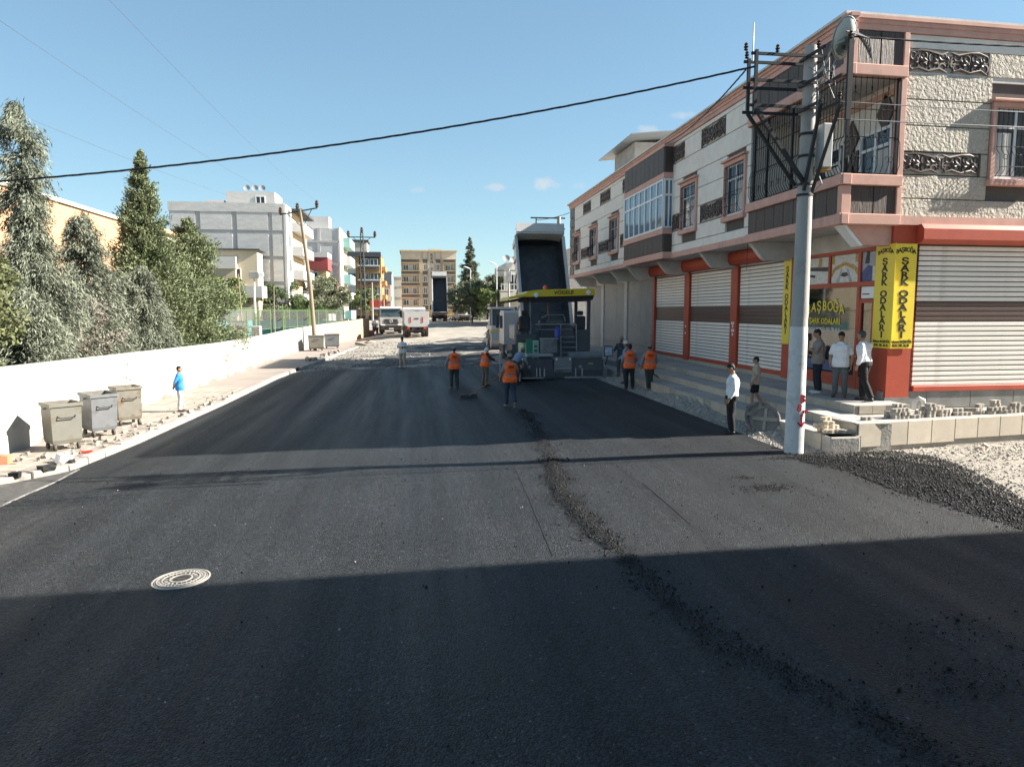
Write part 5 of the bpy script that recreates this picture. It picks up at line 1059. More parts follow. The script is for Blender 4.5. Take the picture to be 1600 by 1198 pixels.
person('man in light blue shirt shovelling, seen in profile beyond the paver', (6.1, 57.6, ground_z(6.1, 57.6)), R(80), 1.72, dict(che=(0, .14, 1.22), nec=(0, .24, 1.4), hea=(0, .31, 1.5), sL=(-.172, .19, 1.31), sR=(.172, .19, 1.31), eL=(-.22, .34, 1.1), wL=(-.1, .5, .95), eR=(.22, .3, 1.1), wR=(.1, .4, .9), kL=(-.1, .22, .5), aL=(-.1, .36, .09), tL=(-.12, .54, .035)), C_LBLUE, True, None, C_DGREY, shoe=S_BLK, vox=.02, skin=M_SKIN2, group='road workers without vests')
person('man in light blue shirt standing behind the shoveller beyond the paver', (6.55, 57.2, ground_z(6.55, 57.2)), R(60), 1.76, None, C_LBLUE, True, None, C_GREY, shoe=S_BLK, vox=.02, skin=M_SKIN2, cap=cloth('rust_cap', (.3, .07, .04)), group='road workers without vests')
# tools and held things
def tool(name, label, cat, a, b, head=None):
    o = MB().tube([a, b], [.017, .02], 8).build(name, mat('wooden_handle', (.16, .11, .07), .7, var=.2, scale=5)); tag(o, label, cat)
    if head: head.build('blade', M_PDARK, o)
    return o
def shovel_head(c, d, s=1):
    d = Vector(d).normalized(); r = d.cross(Vector((0, 0, 1))).normalized(); n = r.cross(d); c = Vector(c); b = MB(); ring = [(-.11, 0), (-.13, .16), (-.06, .30), (0, .34), (.06, .30), (.13, .16), (.11, 0)]
    return b.prism(ring, lambda u, v: c + r * u + d * v, lambda u, v: c + r * u + d * v + n * .012)
tool('asphalt_lute', 'long-handled lute trailing from the hand of the jeans-clad worker', 'lute', (2.80, 23.75, .93), (1.95, 26.4, -.08), MB().obox((1.93, 26.45, -.10), (.35, .03, .06), rz=R(20)))
tool('shovel', 'shovel held low by the bareheaded orange-vested worker', 'shovel', (8.66, 27.55, 1.02), (8.02, 27.7, .55), shovel_head((8.05, 27.7, .57), (-.8, .1, -.55)))
tool('shovel', 'shovel held by the capped worker on the gravel', 'shovel', (8.55, 26.62, 1.0), (9.2, 26.75, .62), shovel_head((9.18, 26.75, .64), (.75, .1, -.5)))
tool('shovel', 'shovel of the man in light blue beyond the paver', 'shovel', (5.85, 57.7, ground_z(6, 57) + 1.1), (5.2, 57.8, ground_z(5, 57) + .1), shovel_head((5.22, 57.8, ground_z(5, 57) + .12), (-.6, 0, -.6)))
cm_ = MB().cbox(-.07, .07, -.04, .04, -.05, .05, .01).xf(lambda p: (10.62 + p[0], 18.5 + p[1], 2.06 + p[2])).build('camera', M_BLK); tag(cm_, 'black camera held up by the man in the taupe t-shirt', 'camera')
MB().lathe([(.04, 0), (.042, .1), (.036, .12)], (10.56, 18.52, 2.06), 12, Matrix.Rotation(R(-90), 3, 'Y')).build('lens', M_SEAT, cm_, smooth=40)
ph = MB().cbox(-.035, .035, -.005, .005, -.07, .07, .004).xf(lambda p: (-.8 + p[0], 42.33 + p[1], ground_z(-.8, 42.6) + 1.2 + p[2])).build('phone', M_BLK); tag(ph, 'dark phone in the hands of the bearded man', 'phone'); MB().cbox(-.03, .03, -.002, .002, -.06, .06, .001).xf(lambda p: (-.8 + p[0], 42.337 + p[1], ground_z(-.8, 42.6) + 1.2 + p[2])).build('screen', M_GLASS, ph)
# motorbike with two riders by the peach wall
mx, my = -5.0, 90.0; mzz = gz(mx, my) - .06
mbk = thing('motorbike', 'red motorbike with two riders beyond the end of the peach wall', 'motorbike', (mx, my, mzz), R(205))
for y in (-.6, .65): wheel(mbk, 0, y, .3, .1)
MB().prism([(-.7, .65), (-.5, .85), (.1, .8), (.35, .95), (.55, .9), (.6, .5), (.1, .35), (-.4, .4)], lambda y, z: (-.1, y, z), lambda y, z: (.1, y, z)).build('body', mat('red_bike', (.4, .02, .02), .35), mbk, local=True)
MB().tube([(-.32, .42, 1.05), (0, .5, 1.0), (.32, .42, 1.05)], .02, 8).tube([(0, .45, 1.0), (0, .65, .35)], .035, 8).build('handlebar', M_CHAS, mbk, local=True)
MB().lathe([(.02, 0), (.09, .02), (.09, .08), (.02, .1)], (0, .58, .85), 12, Matrix.Rotation(R(-90), 3, 'X')).build('headlamp', M_HLAMP, mbk, local=True)
sit = dict(kL=(-.2, .42, .86), kR=(.2, .42, .86), aL=(-.2, .3, .45), aR=(.2, .3, .45), tL=(-.2, .46, .4), tR=(.2, .46, .4), eL=(-.28, .12, 1.2), wL=(-.28, .38, 1.15), eR=(.28, .12, 1.2), wR=(.28, .38, 1.15))
for i, (dy, c_, l_) in enumerate(((.05, C_WHITE, 'rider in white at the handlebars of the motorbike'), (-.42, C_LBLUE, 'pillion rider in pale blue on the motorbike'))):
    d_ = rotz((0, dy, 0), R(205)); person(l_, (mx + d_[0], my + d_[1], mzz - .12), R(205), 1.72, sit, c_, False, None, C_DGREY, shoe=S_BLK, vox=.024, group=GP)
# ================================================================ TREES
def leafmat(n, c, tr=.25): return mat(n, c, .65, var=.28, scale=.9, island=.38, trans=tr, spec=.3)
M_CEDAR = leafmat('cedar_needles', (.18, .20, .15), .15); M_CYPR = leafmat('cypress_foliage', (.165, .195, .105), .15); M_BROAD = leafmat('broad_leaves', (.15, .19, .07), .3)
M_BROADY = leafmat('yellow_green_leaves', (.145, .16, .075), .3); M_DARKG = leafmat('dark_leaves', (.085, .12, .05), .25); M_OLIVEL = leafmat('olive_leaves', (.16, .18, .115), .2); M_PINE = leafmat('dark_conifer', (.10, .115, .075), .1)  # M_BROADY is the tree's own muted yellow-green
M_BARK = mat('bark', (.10, .075, .055), .95, var=.3, scale=6, bump=.03, bscale=12, stretch=(1, 1, .25)); M_TWIG = mat('grey_twig', (.17, .14, .125), .95, var=.2)
def leaves(name, C, D, L, W, m, parent):
    """quads at C, long axis D (unit), length L, width W"""
    C = np.asarray(C); n = len(C); D = np.asarray(D); D = D / (np.linalg.norm(D, axis=1)[:, None] + 1e-9); q = nr.normal(size=(n, 3)); S = np.cross(D, q); S /= np.linalg.norm(S, axis=1)[:, None] + 1e-9
    L = np.broadcast_to(L, n)[:, None] * nr.uniform(.7, 1.3, (n, 1)); W = np.broadcast_to(W, n)[:, None] * nr.uniform(.7, 1.3, (n, 1)); bend = np.cross(D, S) * L * .18
    V = np.stack([C - D * L * .5 - S * W * .15, C + S * W * .5 + bend, C + D * L * .5, C - S * W * .5 + bend], 1).reshape(-1, 3); F = np.arange(4 * n).reshape(n, 4)
    return put(name, npmesh(name, V, F, m), parent, True)
def conifer(label, loc, H, Rad, m, nb=420, nl=46, droop=.1, start=.03, prof=None, lean=(0, 0), nl_len=.22, w=.05, gap=0, tipup=0, seed=1, jitter=.35, group=None, cat='tree', spr=.10):
    T = thing('conifer_tree', label, cat, loc, 0, group); rg = np.random.default_rng(seed); rr = random.Random(seed)
    ax = lambda t: Vector((lean[0] * t * t, lean[1] * t * t, H * t))
    MB().tube([ax(i / 8.8) for i in range(9)], [max(.02, H * .018 * (1 - i / 8.4)) for i in range(9)], 9).build('trunk', M_BARK, T, smooth=True, local=True)
    prof = prof or (lambda t: (1 - t) ** .8 * (.55 + .45 * min(1, t / .12)))
    C, D = [], []; br = MB()
    for i in range(nb):
        t = start + (1 - start) * (1 - (1 - rr.random()) ** .62) if True else 0; t = min(.995, t)
        az = rr.uniform(0, 2 * math.pi); Rl = Rad * prof(t) * rr.uniform(1 - jitter, 1.06)
        if gap and math.sin(az * 3 + t * 23) * math.sin(t * 31) > gap: continue
        p0 = ax(t); dirh = Vector((math.cos(az), math.sin(az), 0)); dz = -droop * Rl + tipup * Rl * .3
        pts = [p0 + dirh * Rl * s + Vector((0, 0, dz * s * s + tipup * Rl * .25 * s)) for s in (0, .35, .7, 1)]
        if Rl > .5 and i % 2 == 0: br.tube(pts, [.03 * Rl ** .5, .02 * Rl ** .5, .012, .004], 4, cap=False)
        n = max(10, int(nl * (Rl / Rad + .30)))
        s = rg.uniform(.18, 1, n) ** .8; side = np.array(dirh.cross(Vector((0, 0, 1)))); e = rg.normal(0, spr, (n, 3)) * (0.5 + Rl * .45); 
        base = np.array(p0)[None] + np.array(dirh)[None] * (Rl * s)[:, None] + np.array([0, 0, 1.])[None] * (dz * s * s + tipup * Rl * .25 * s)[:, None] + e
        base[:, 2] -= np.abs(rg.normal(0, abs(droop) * .45, n)) * (Rl * .5)
        C.append(base); D.append(np.array(dirh)[None] * .8 + rg.normal(0, .55, (n, 3)) + np.array([0, 0, tipup * .7 - droop * 1.6])[None])
    br.build('branches', M_BARK, T, local=True)
    leaves('crown', np.concatenate(C), np.concatenate(D), nl_len, w, m, T); return T
def broadleaf(label, loc, H, Rx, Rz, m, nc=70, nl=150, size=.14, trunk=.12, base=.32, seed=1, group=None, m2=None, ry=None, name='broadleaf_tree', cat='tree', clump=.32):
    T = thing(name, label, cat, loc, 0, group); rg = np.random.default_rng(seed); rr = random.Random(seed); cz = H - Rz; ry = ry or Rx
    br = MB(); br.tube([(0, 0, -.2), (.05, .03, H * base * .6), (.0, .05, H * base * 1.2)], [trunk, trunk * .8, trunk * .6], 9); C, D = [], []
    for i in range(nc):
        v = rg.normal(size=3); v /= np.linalg.norm(v); r_ = rg.uniform(.35, 1) ** .6; bump = 1 + .18 * math.sin(v[0] * 5 + seed) * math.cos(v[1] * 4 + v[2] * 3)
        c = np.array([v[0] * Rx, v[1] * ry, v[2] * Rz]) * r_ * bump; c[2] = max(c[2], -Rz * .8); c += np.array([0, 0, cz])
        if i % 2 == 0: mid = Vector((c[0] * .35, c[1] * .35, H * base + (c[2] - H * base) * .45)); br.tube([(0, .05, H * base * 1.0), mid, Vector(c)], [trunk * .4, trunk * .22, .01], 5, cap=False)
        s = clump * rg.uniform(.7, 1.4) * (Rx + Rz) * .5; q = rg.normal(size=(nl, 3)); q /= np.linalg.norm(q, axis=1)[:, None]; q *= (rg.random(nl) ** .45)[:, None] * s; q[:, 2] *= .75
        C.append(c + q); D.append(q + rg.normal(0, .4, (nl, 3)) * s + np.array([0, 0, -.35 * s]))
    br.build('trunk', M_BARK, T, smooth=True, local=True); leaves('crown', np.concatenate(C), np.concatenate(D), size, size * .6, m, T)
    return T
GT = 'trees behind the white wall'
gL = -.33
# weeping cedar: dense lower skirt, ragged drooping top
cp = lambda t: (1.0 - .25 * sm(.1, .4, t) - .42 * sm(.42, .58, t)) * (1 - .4 * sm(.85, 1, t)) * (.55 + .45 * math.sin(t * 30) ** 2)
conifer('tall weeping cedar with drooping grey-green branches behind the white wall', (-12.3, 25.0, gL), 10.3, 3.2, M_CEDAR, nb=420, nl=330, droop=.6, prof=cp, lean=(-.1, .2), nl_len=.19, w=.034, gap=.55, seed=3, jitter=.45, group=GT, spr=.12)
conifer('second weeping cedar with boughs hanging in front of the orange wall', (-12.6, 29.6, gL), 7.4, 2.7, M_CEDAR, nb=400, nl=270, droop=.55, prof=lambda t: (1 - t) ** .5 * (.72 + .28 * math.sin(t * 33) ** 2), nl_len=.19, w=.034, gap=.6, seed=5, jitter=.5, group=GT, spr=.12)
conifer('low weeping cedar drooping over the wall before the pointed cypress', (-12.0, 33.4, gL), 5.6, 2.4, M_CEDAR, nb=330, nl=250, droop=.5, prof=lambda t: (1 - t) ** .4 * (.75 + .25 * math.sin(t * 30) ** 2), nl_len=.19, w=.034, gap=.7, seed=25, jitter=.5, group=GT, spr=.12)
conifer('pointed green cypress rising above the orange building', (-12.9, 36.8, gL), 11.0, 2.7, M_CYPR, nb=760, nl=190, droop=-.12, tipup=.9, prof=lambda t: (1 - t) ** .85 * (.78 + .22 * min(1, t / .2)), nl_len=.17, w=.055, seed=8, jitter=.55, group=GT, spr=.12, gap=.8)
conifer('broad bushy cypress spilling over the wall beside the sports court', (-12.3, 41.4, gL), 8.4, 3.4, M_CYPR, nb=680, nl=190, droop=-.05, tipup=.7, prof=lambda t: (1 - t) ** .55 * (.8 + .2 * math.sin(t * 19)), nl_len=.18, w=.058, seed=9, jitter=.55, group=GT, spr=.13, gap=.75)
broadleaf('yellow-green broadleaf tree at the left edge behind the wall', (-12.2, 20.6, gL), 5.9, 1.9, 2.4, M_BROADY, nc=80, nl=140, size=.14, seed=4, group=GT, clump=.22)
broadleaf('half-bare grey shrub between the cedars', (-11.3, 26.6, gL), 4.0, 1.0, 1.5, mat('dry_leaves', (.2, .175, .15), .8, var=.3, island=.4, trans=.1), nc=40, nl=60, size=.10, seed=6, group=GT, clump=.26, trunk=.06)
conifer('low cedar bough mass hanging over the wall below the tall cedar', (-11.5, 23.2, gL), 4.0, 1.8, M_CEDAR, nb=260, nl=220, droop=.45, prof=lambda t: (1 - t) ** .35, nl_len=.19, w=.034, seed=12, jitter=.5, group=GT, spr=.14)
conifer('young cypress filling the gap between the pointed and the bushy one', (-11.9, 38.6, gL), 6.4, 2.2, M_CYPR, nb=420, nl=150, droop=.05, tipup=.6, prof=lambda t: (1 - t) ** .5, nl_len=.18, w=.058, seed=28, jitter=.5, group=GT, spr=.13, gap=.8)
GB = 'trees beyond the sports court'
broadleaf('large light green tree beyond the sports court', (-23, 84, gL), 8.2, 3.6, 3.6, M_BROAD, nc=90, nl=160, size=.27, seed=14, group=GB, ry=5, clump=.24)
broadleaf('medium green tree behind the floodlight post of the court', (-20.6, 91.5, gL), 7.6, 2.4, 3.3, M_BROAD, nc=50, nl=130, size=.24, seed=15, group=GB, clump=.26)
broadleaf('dark glossy round tree in front of the grey block', (-17.0, 94, gL), 7.2, 3.0, 3.0, M_DARKG, nc=70, nl=150, size=.26, seed=16, group=GB, clump=.24)
broadleaf('low olive bush under the dark round tree', (-18.0, 92, gL), 4.6, 2.2, 2.0, M_OLIVEL, nc=40, nl=120, size=.22, seed=17, group=GB, clump=.26)
broadleaf('grey-green olive tree beside the lattice pylon', (-12.6, 106, .6), 7.2, 3.6, 2.9, M_OLIVEL, nc=80, nl=150, size=.28, seed=18, group=GB, clump=.22)
broadleaf('small dark tree at the foot of the leaning pole', (-14.0, 96, .4), 4.4, 2.6, 1.9, M_DARKG, nc=50, nl=120, size=.26, seed=19, group=GB, clump=.26)
broadleaf('small tree near the shop board beyond the pylon', (-8.4, 128, 1.4), 5.6, 2.2, 2.2, M_BROAD, nc=46, nl=110, size=.3, seed=20, group=GB, clump=.26)
conifer('tall pointed conifer at the far end of the street', (9.3, 122, 1.4), 14.2, 4.2, M_PINE, nb=420, nl=70, droop=.1, nl_len=.42, w=.13, prof=lambda t: (1 - t) ** .9 * (.75 + .25 * math.sin(t * 31) ** 2), seed=21, jitter=.5, spr=.12, group='trees at the far end of the street')
for i, (x, y, h, rx, rz_, lab) in enumerate(((10.6, 98, 6.6, 3.0, 2.8, 'rounded olive-green street tree nearest the roller'), (8.2, 104, 6.6, 2.4, 2.6, 'olive-green street tree below the pointed conifer'), (7.6, 116, 6.0, 2.2, 2.4, 'small street tree beside the parked pickup'))):
    broadleaf(lab, (x, y, gz(x, y)), h, rx, rz_, M_OLIVEL if i else M_BROAD, nc=60, nl=130, size=.27, seed=30 + i, group='trees at the far end of the street', clump=.25)
# ================================================================ LEFT SIDE: walls, court, poles
M_WALLW = mat('whitewashed_wall', (.43, .41, .37), .95, var=.07, scale=1.2, bump=.015, bscale=9, dirt=(.17, .155, .13), dscale=.8, dlo=.54, dhi=.8)
M_PEACH = mat('peach_wall', (.46, .30, .19), .95, var=.07, scale=1.2, bump=.01, bscale=12)
WT = ((14.9, 1.80), (18, 1.75), (37, 1.47), (50, 1.50), (58, 1.62), (68, 1.85), (86, 2.2))
def wall_run(b, P, z0f, z1f, th=.25):
    for (a, c), (d, e) in zip(P, P[1:]):
        n = Vector((e - c, a - d, 0)).normalized() * th / 2; p, q = Vector((a, c, 0)), Vector((d, e, 0)); k = len(b.v)
        for o, y in ((p, c), (q, e)):
            for s in (-1, 1):
                for z in (z0f(y), z1f(y)): b.v.append((o.x + n.x * s, o.y + n.y * s, z))
        b.f += [tuple(k + i for i in f) for f in ((0, 1, 5, 4), (2, 6, 7, 3), (1, 3, 7, 5), (0, 2, 3, 1), (4, 5, 7, 6))]
wx = lambda y: on_line(WALL, y)
z0f = lambda y: gz(-7, y) - .3; z1f = lambda y: lerp_poly(WT, y)
ww = thing('boundary_wall', 'long whitewashed boundary wall along the left pavement', 'wall', (-9.9, 40, -.4))
b = MB(); wall_run(b, [(wx(y) - .12, y) for y in (14.9, 20, 26, 32, 38, 44, 50, 58, 68, 69)], z0f, z1f); b.build('masonry', M_WALLW, ww)
MB().box(-16, -9.8, 14.85, 15.1, -.8, 1.8).build('return_wall', M_WALLW, ww)
MB().cbox(-10.9, -10.35, 49.6, 50.2, -.5, 2.05, .03).build('gate_post', M_WALLW, ww)
M_PATCH = mat('bare_render_patch', (.19, .165, .135), .95, var=.3, scale=5, bump=.01, bscale=20)
for i in range(16):
    y = 15.5 + i * 2.3 + rnd.uniform(-.6, .6); z = gz(-7, y) + SWZ; L_ = rnd.uniform(.5, 1.7); h_ = rnd.uniform(.10, .34); P_ = [(y - L_ / 2, z - .05)] + [(y - L_ / 2 + L_ * k / 7, z + h_ * rnd.uniform(.45, 1) * math.sin(.35 + 2.5 * k / 7)) for k in range(8)] + [(y + L_ / 2, z - .05)]
    MB().prism(P_, lambda u, v: (wx(u) + .002, u, v), lambda u, v: (wx(u) + .010, u, v)).build('render_patch', M_PATCH, ww)
M_SCR = mat('faded_scribble', (.30, .28, .25), .9, var=.3); gr = MB()
for i in range(11):
    y = rnd.uniform(18.5, 26); z = rnd.uniform(.25, 1.0); pts = [( -9.772, y + .0 + .09 * j + rnd.uniform(-.04, .04), z + rnd.uniform(-.09, .09)) for j in range(4)]
    gr.tube(pts, .006, 4)
gr.build('scribble', M_SCR, ww)
M_SCR2 = mat('faded_red_writing', (.55, .40, .36), .95, var=.2); gr = MB()
for i in range(16):
    y = 50 + i * .62; z = .5 + .12 * math.sin(i * 2.1); x = wx(y) + .008; gr.tube([(x, y + rnd.uniform(-.1, .1), z + rnd.uniform(-.22, .22)) for _ in range(4)], .022, 4)
gr.build('faded_writing', M_SCR2, ww)
pw = thing('peach_wall', 'peach painted wall continuing the white one towards the trucks', 'wall', (-6.8, 78, -.2)); b = MB(); wall_run(b, [(wx(y) - .12, y) for y in (69.02, 75, 80, 86)], z0f, z1f); b.build('masonry', M_PEACH, pw)
MB().cbox(-5.6, -4.9, 86.0, 86.6, -.3, .75, .03).build('end_block', mat('salmon_block', (.45, .2, .14), .9), pw)

M_FG = mat('green_fence_paint', (.11, .18, .06), .6, var=.12); M_TEAL = mat('teal_windscreen', (.055, .16, .175), .8, var=.1, scale=1, dirt=(.09, .21, .21), dscale=.8, dlo=.5, dhi=.8)
M_MESH = mat('fence_mesh', (.10, .11, .11), .8, var=.1, alpha=.38)
cf = thing('court_fence', 'green steel post fence of the sports court behind the wall', 'fence', (-12, 60, -.4))
FP_ = [(-12.2, 33), (-12, 60), (-8.4, 85)]
posts = [34, 39, 44, 49, 53.5, 57.5, 61, 64.5, 68, 71.5, 75, 78.5, 82, 85]
for y in posts: MB().tube([(on_line(FP_, y), y, -.5), (on_line(FP_, y), y, 3.12)], .045, 6).build('post', M_FG, cf)
for y in (62.5, 70):
    x = on_line(FP_, y); MB().tube([(x + .5, y, 0), (x + .5, y, 3.6)], .05, 6).tube([(x + .35, y + 1.6, 0), (x + .35, y + 1.6, 3.1)], .05, 6).bar((x + .5, y, 2.5), (x + .35, y + 1.6, 2.5), .05).bar((x + .5, y, 1.75), (x + .35, y + 1.6, 1.75), .05).build('gate_frame', M_FG, cf)
for z, r_ in ((3.1, .035), (1.6, .02)):
    MB().tube([(x, y, z) for x, y in FP_], r_, 6).build('rail', M_FG, cf)
b = MB(); wall_run(b, FP_, lambda y: 1.6, lambda y: 3.08, .01); b.build('wire_mesh', mat('thin_wire_mesh', (.2, .22, .2), .7, alpha=.10), cf)
ts = thing('court_windscreen', 'teal windscreen fence on the far side of the sports court', 'fence', (-19, 66, -.4))
FQ = [(-19.2, 36), (-19, 87.5), (-8.3, 86.4)]
for i in range(13): 
    y = 36 + i * 4; MB().box(-19.06, -19.02, y, y + 3.96, -.4, 1.95).build('windscreen_panel', M_TEAL, ts); MB().box(-19.05, -19.03, y, y + 3.96, 1.97, 3.35).build('mesh_panel', M_MESH, ts); MB().tube([(-19.1, y, -.4), (-19.1, y, 3.4)], .05, 6).build('post', M_FG, ts)
for i in range(5):
    x = -19 + i * 2.13; MB().box(x, x + 2.1, 87.4 - i * .2, 87.44 - i * .2, -.4, 1.9).build('windscreen_panel', M_TEAL, ts); MB().box(x, x + 2.1, 87.41 - i * .2, 87.43 - i * .2, 1.92, 3.2).build('mesh_panel', M_MESH, ts); MB().tube([(x, 87.3 - i * .2, -.4), (x, 87.3 - i * .2, 3.3)], .05, 6).build('post', M_FG, ts)
MB().tube([(-19.1, 36, 3.38), (-19.1, 87.5, 3.38), (-8.4, 86.5, 3.25)], .03, 6).build('rail', M_FG, ts)
tag(MB().box(-19, -12.3, 34, 87, -.5, -.42).build('court_floor', mat('court_green', (.06, .14, .12), .9, var=.1)), kind='structure')
bb = thing('basketball_hoop', 'grey basketball backboard on a white stand in the court', 'hoop', (-15.6, 64.5, -.42))
def bl(name, m, *a): return MB().box(*a).build(name, m, bb)
bl('backboard', M_PLIGHT, -16.1, -14.4, 64.5, 64.56, 1.15, 2.15); bl('target_square', M_CHAS, -15.55, -14.95, 64.485, 64.497, 1.3, 1.36); bl('target_square', M_CHAS, -15.55, -14.95, 64.485, 64.497, 1.64, 1.70); bl('target_square', M_CHAS, -15.55, -15.49, 64.485, 64.497, 1.36, 1.64); bl('target_square', M_CHAS, -15.01, -14.95, 64.485, 64.497, 1.36, 1.64)
for q in ((-16.1, -14.4, 64.48, 64.5, 1.11, 1.15), (-16.1, -14.4, 64.48, 64.5, 2.15, 2.19)): bl('board_edge', M_CHAS, *q)
MB().tube([(-14.8, 64.9, -.4), (-14.8, 64.8, 1.2)], .08, 8).build('stand', M_WFRAME, bb); MB().tube([(-15.25 + .23 * math.cos(t), 64.2 + .23 * math.sin(t), 1.28) for t in np.linspace(0, 6.28, 14)], .015, 5, cap=False).build('rim', M_OLAMP, bb)

# ---------------- poles and wires
M_POLEC = mat('concrete_pole', (.34, .33, .315), .85, var=.1, scale=2, bump=.003, bscale=40, dirt=(.22, .21, .2), dscale=1.6, dlo=.5, dhi=.8, stretch=(1, 1, .3))
M_WOOD = mat('weathered_pole_wood', (.22, .185, .13), .9, var=.2, scale=4, stretch=(4, 4, .2)); M_WHITEP2 = mat('white_limewash', (.58, .58, .58), .9, var=.1, scale=3, dirt=(.33, .32, .31), dscale=3, dlo=.5, dhi=.72)
M_ANG = mat('angle_iron', (.03, .032, .035), .6, metal=.3, var=.25, scale=6, dirt=(.10, .075, .06), dscale=3, dlo=.6, dhi=.75); M_INS = mat('brown_insulator', (.05, .028, .02), .25, var=.1); M_CABLE = mat('black_cable', (.008, .008, .009), .5, var=.1); M_WIRE = mat('aluminium_wire', (.16, .17, .18), .45, metal=.5)
def insul(b, x, y, z, s=1): b.lathe([(.02 * s, 0), (.05 * s, .02 * s), (.03 * s, .05 * s), (.055 * s, .08 * s), (.03 * s, .11 * s), (.045 * s, .14 * s), (.01 * s, .18 * s)], (x, y, z), 8)
MPX, MPY = 8.2, 14.42
mp = thing('utility_pole', 'concrete utility pole with iron crossarms and street lamp at the corner', 'utility pole', (MPX, MPY, 0))
MB().tube([(MPX, MPY, -.3), (MPX, MPY, 2.9), (MPX + .01, MPY, 3.0), (MPX + .02, MPY, 8.55)], [.20, .178, .176, .125], 18).build('shaft', M_POLEC, mp, smooth=40)
MB().tube([(MPX, MPY, -.2), (MPX, MPY, 2.75)], [.203, .183], 18).build('limewash_band', M_WHITEP2, mp, smooth=40)
arms = MB()
for z in (8.30, 7.78, 7.28):
    for dy in (-.16, .17): arms.obox((7.62, MPY + dy, z - (.06 if dy > 0 else 0)), (.78, .02, .028))
    for dx in (-.15, .16): arms.obox((MPX + dx, MPY - .35, z - .03 - (.05 if dx > 0 else 0)), (.02, .6 if dx > 0 else .45, .028))
arms.build('crossarm', M_ANG, mp)
st = MB(); st.bar((6.98, MPY - .16, 7.2), (MPX - .1, MPY - .16, 5.75), .075).bar((6.95, MPY + .17, 7.2), (MPX - .12, MPY + .17, 5.75), .06).bar((MPX + .17, MPY - .9, 7.15), (MPX + .1, MPY - .1, 5.55), .05).bar((MPX - .15, MPY - .75, 7.2), (MPX - .1, MPY - .15, 5.6), .06)
st.obox((6.95, MPY - .16, 7.75), (.03, .03, .62)).obox((6.95, MPY + .17, 7.75), (.03, .03, .55)).obox((MPX + .2, MPY - 1.12, 7.6), (.05, .03, .8)); st.build('strut', M_ANG, mp)
for z in (5.72, 5.5, 6.3, 6.75): MB().lathe([(.165, 0), (.17, .005), (.17, .045), (.165, .05)], (MPX + .01, MPY, z), 16).build('pole_band', M_ANG, mp, smooth=40)
ins = MB()
for x, y, z in ((6.72, MPY - .16, 8.34), (6.9, MPY + .17, 8.3), (7.4, MPY - .16, 8.34), (MPX + .17, MPY - 1.15, 8.3), (MPX - .16, MPY - .6, 8.3), (MPX + .18, MPY - .85, 7.26), (MPX + .2, MPY - .5, 7.75)): insul(ins, x, y, z, .9)
ins.build('insulator', M_INS, mp, smooth=60)
MB().tube([(6.95, MPY, 8.2), (6.95, MPY, 8.95)], .012, 6).build('earth_rod', M_SCUFF, mp)
bxm = MB().cbox(MPX + .2, MPX + .42, MPY - .30, MPY + .0, 6.05, 6.95, .02).build('meter_box', mat('pale_meter_box', (.42, .43, .42), .6, var=.08, dirt=(.4, .38, .33), dscale=2), mp); MB().box(MPX + .21, MPX + .41, MPY - .29, MPY - .02, 6.0, 6.05).build('rusty_base', mat('yellow_rust', (.35, .2, .05), .8), bxm)
# street lamp head, seen from below
LM = Matrix.Rotation(R(-12), 3, 'Z') @ Matrix.Rotation(R(-62), 3, 'X')
LC = Vector((MPX + .22, MPY - .85, 8.42))
hd = MB(); ball(hd, LC, (.21, .38, .13), LM); lh = hd.build('lamp_head', mat('lamp_grey', (.45, .46, .42), .5, var=.08), mp, smooth=True)
gb = MB(); ball(gb, LC + LM @ Vector((0, .12, -.07)), (.165, .20, .10), LM); gb.build('lamp_glass', mat('lamp_glass', (.12, .13, .12), .08, spec=.9), lh, smooth=True)
MB().tube([LC + LM @ Vector((.215 * math.cos(t), .385 * math.sin(t), -.0)) for t in np.linspace(0, 6.283, 25)], .014, 6, cap=False).build('lamp_rim', M_SCUFF, lh)
MB().tube([LC + LM @ Vector((0, -.3, 0)), (MPX + .1, MPY - .3, 8.0), (MPX, MPY, 7.9)], .028, 8).build('lamp_arm', M_SCUFF, mp)
for i in range(9):
    a = Vector((MPX + rnd.uniform(-.3, .35), MPY - rnd.uniform(.2, 1.1), rnd.uniform(7.9, 8.4))); c = Vector((MPX + rnd.uniform(-.2, .3), MPY - rnd.uniform(.1, 1.0), rnd.uniform(6.9, 7.8))); MB().tube([a, (a + c) / 2 + Vector((rnd.uniform(-.15, .15), -.1, -.15)), c], .009, 5, cap=False).build('loose_wire', M_WIRE, mp)
for i in range(7): MB().tube([(MPX + .1, MPY - 1.1, 8.45), (MPX + .35 + .05 * i, MPY - 1.0, 8.5 - .02 * i), (MPX + .62 + .03 * i, MPY - .9, 8.3 - .05 * i)], .010, 5, cap=False).build('loose_wire', M_WIRE, mp)
MB().tube([(MPX + .2, MPY - .1, 6.05), (MPX + .3, MPY - .15, 5.75), (MPX + .16, MPY - .1, 5.6)], .012, 6, cap=False).build('loose_wire', M_WIRE, mp)
M_REDP = mat('red_spray_paint', (.5, .01, .02), .6)
def PX(dx, z): return Matrix(((1, 0, 0, MPX + dx + .03), (0, 0, -1, MPY - .185), (0, 1, 0, z), (0, 0, 0, 1))) @ Matrix.Rotation(R(-6), 4, 'Z')
for s_, dx, z, sz_ in (('B', .02, 1.20, .24), ('8', -.05, 1.0, .22), ('m', .10, .93, .14)): text_mesh('painted_mark', s_, sz_, M_REDP, PX(dx, z), mp, depth=.03, bold=.003)
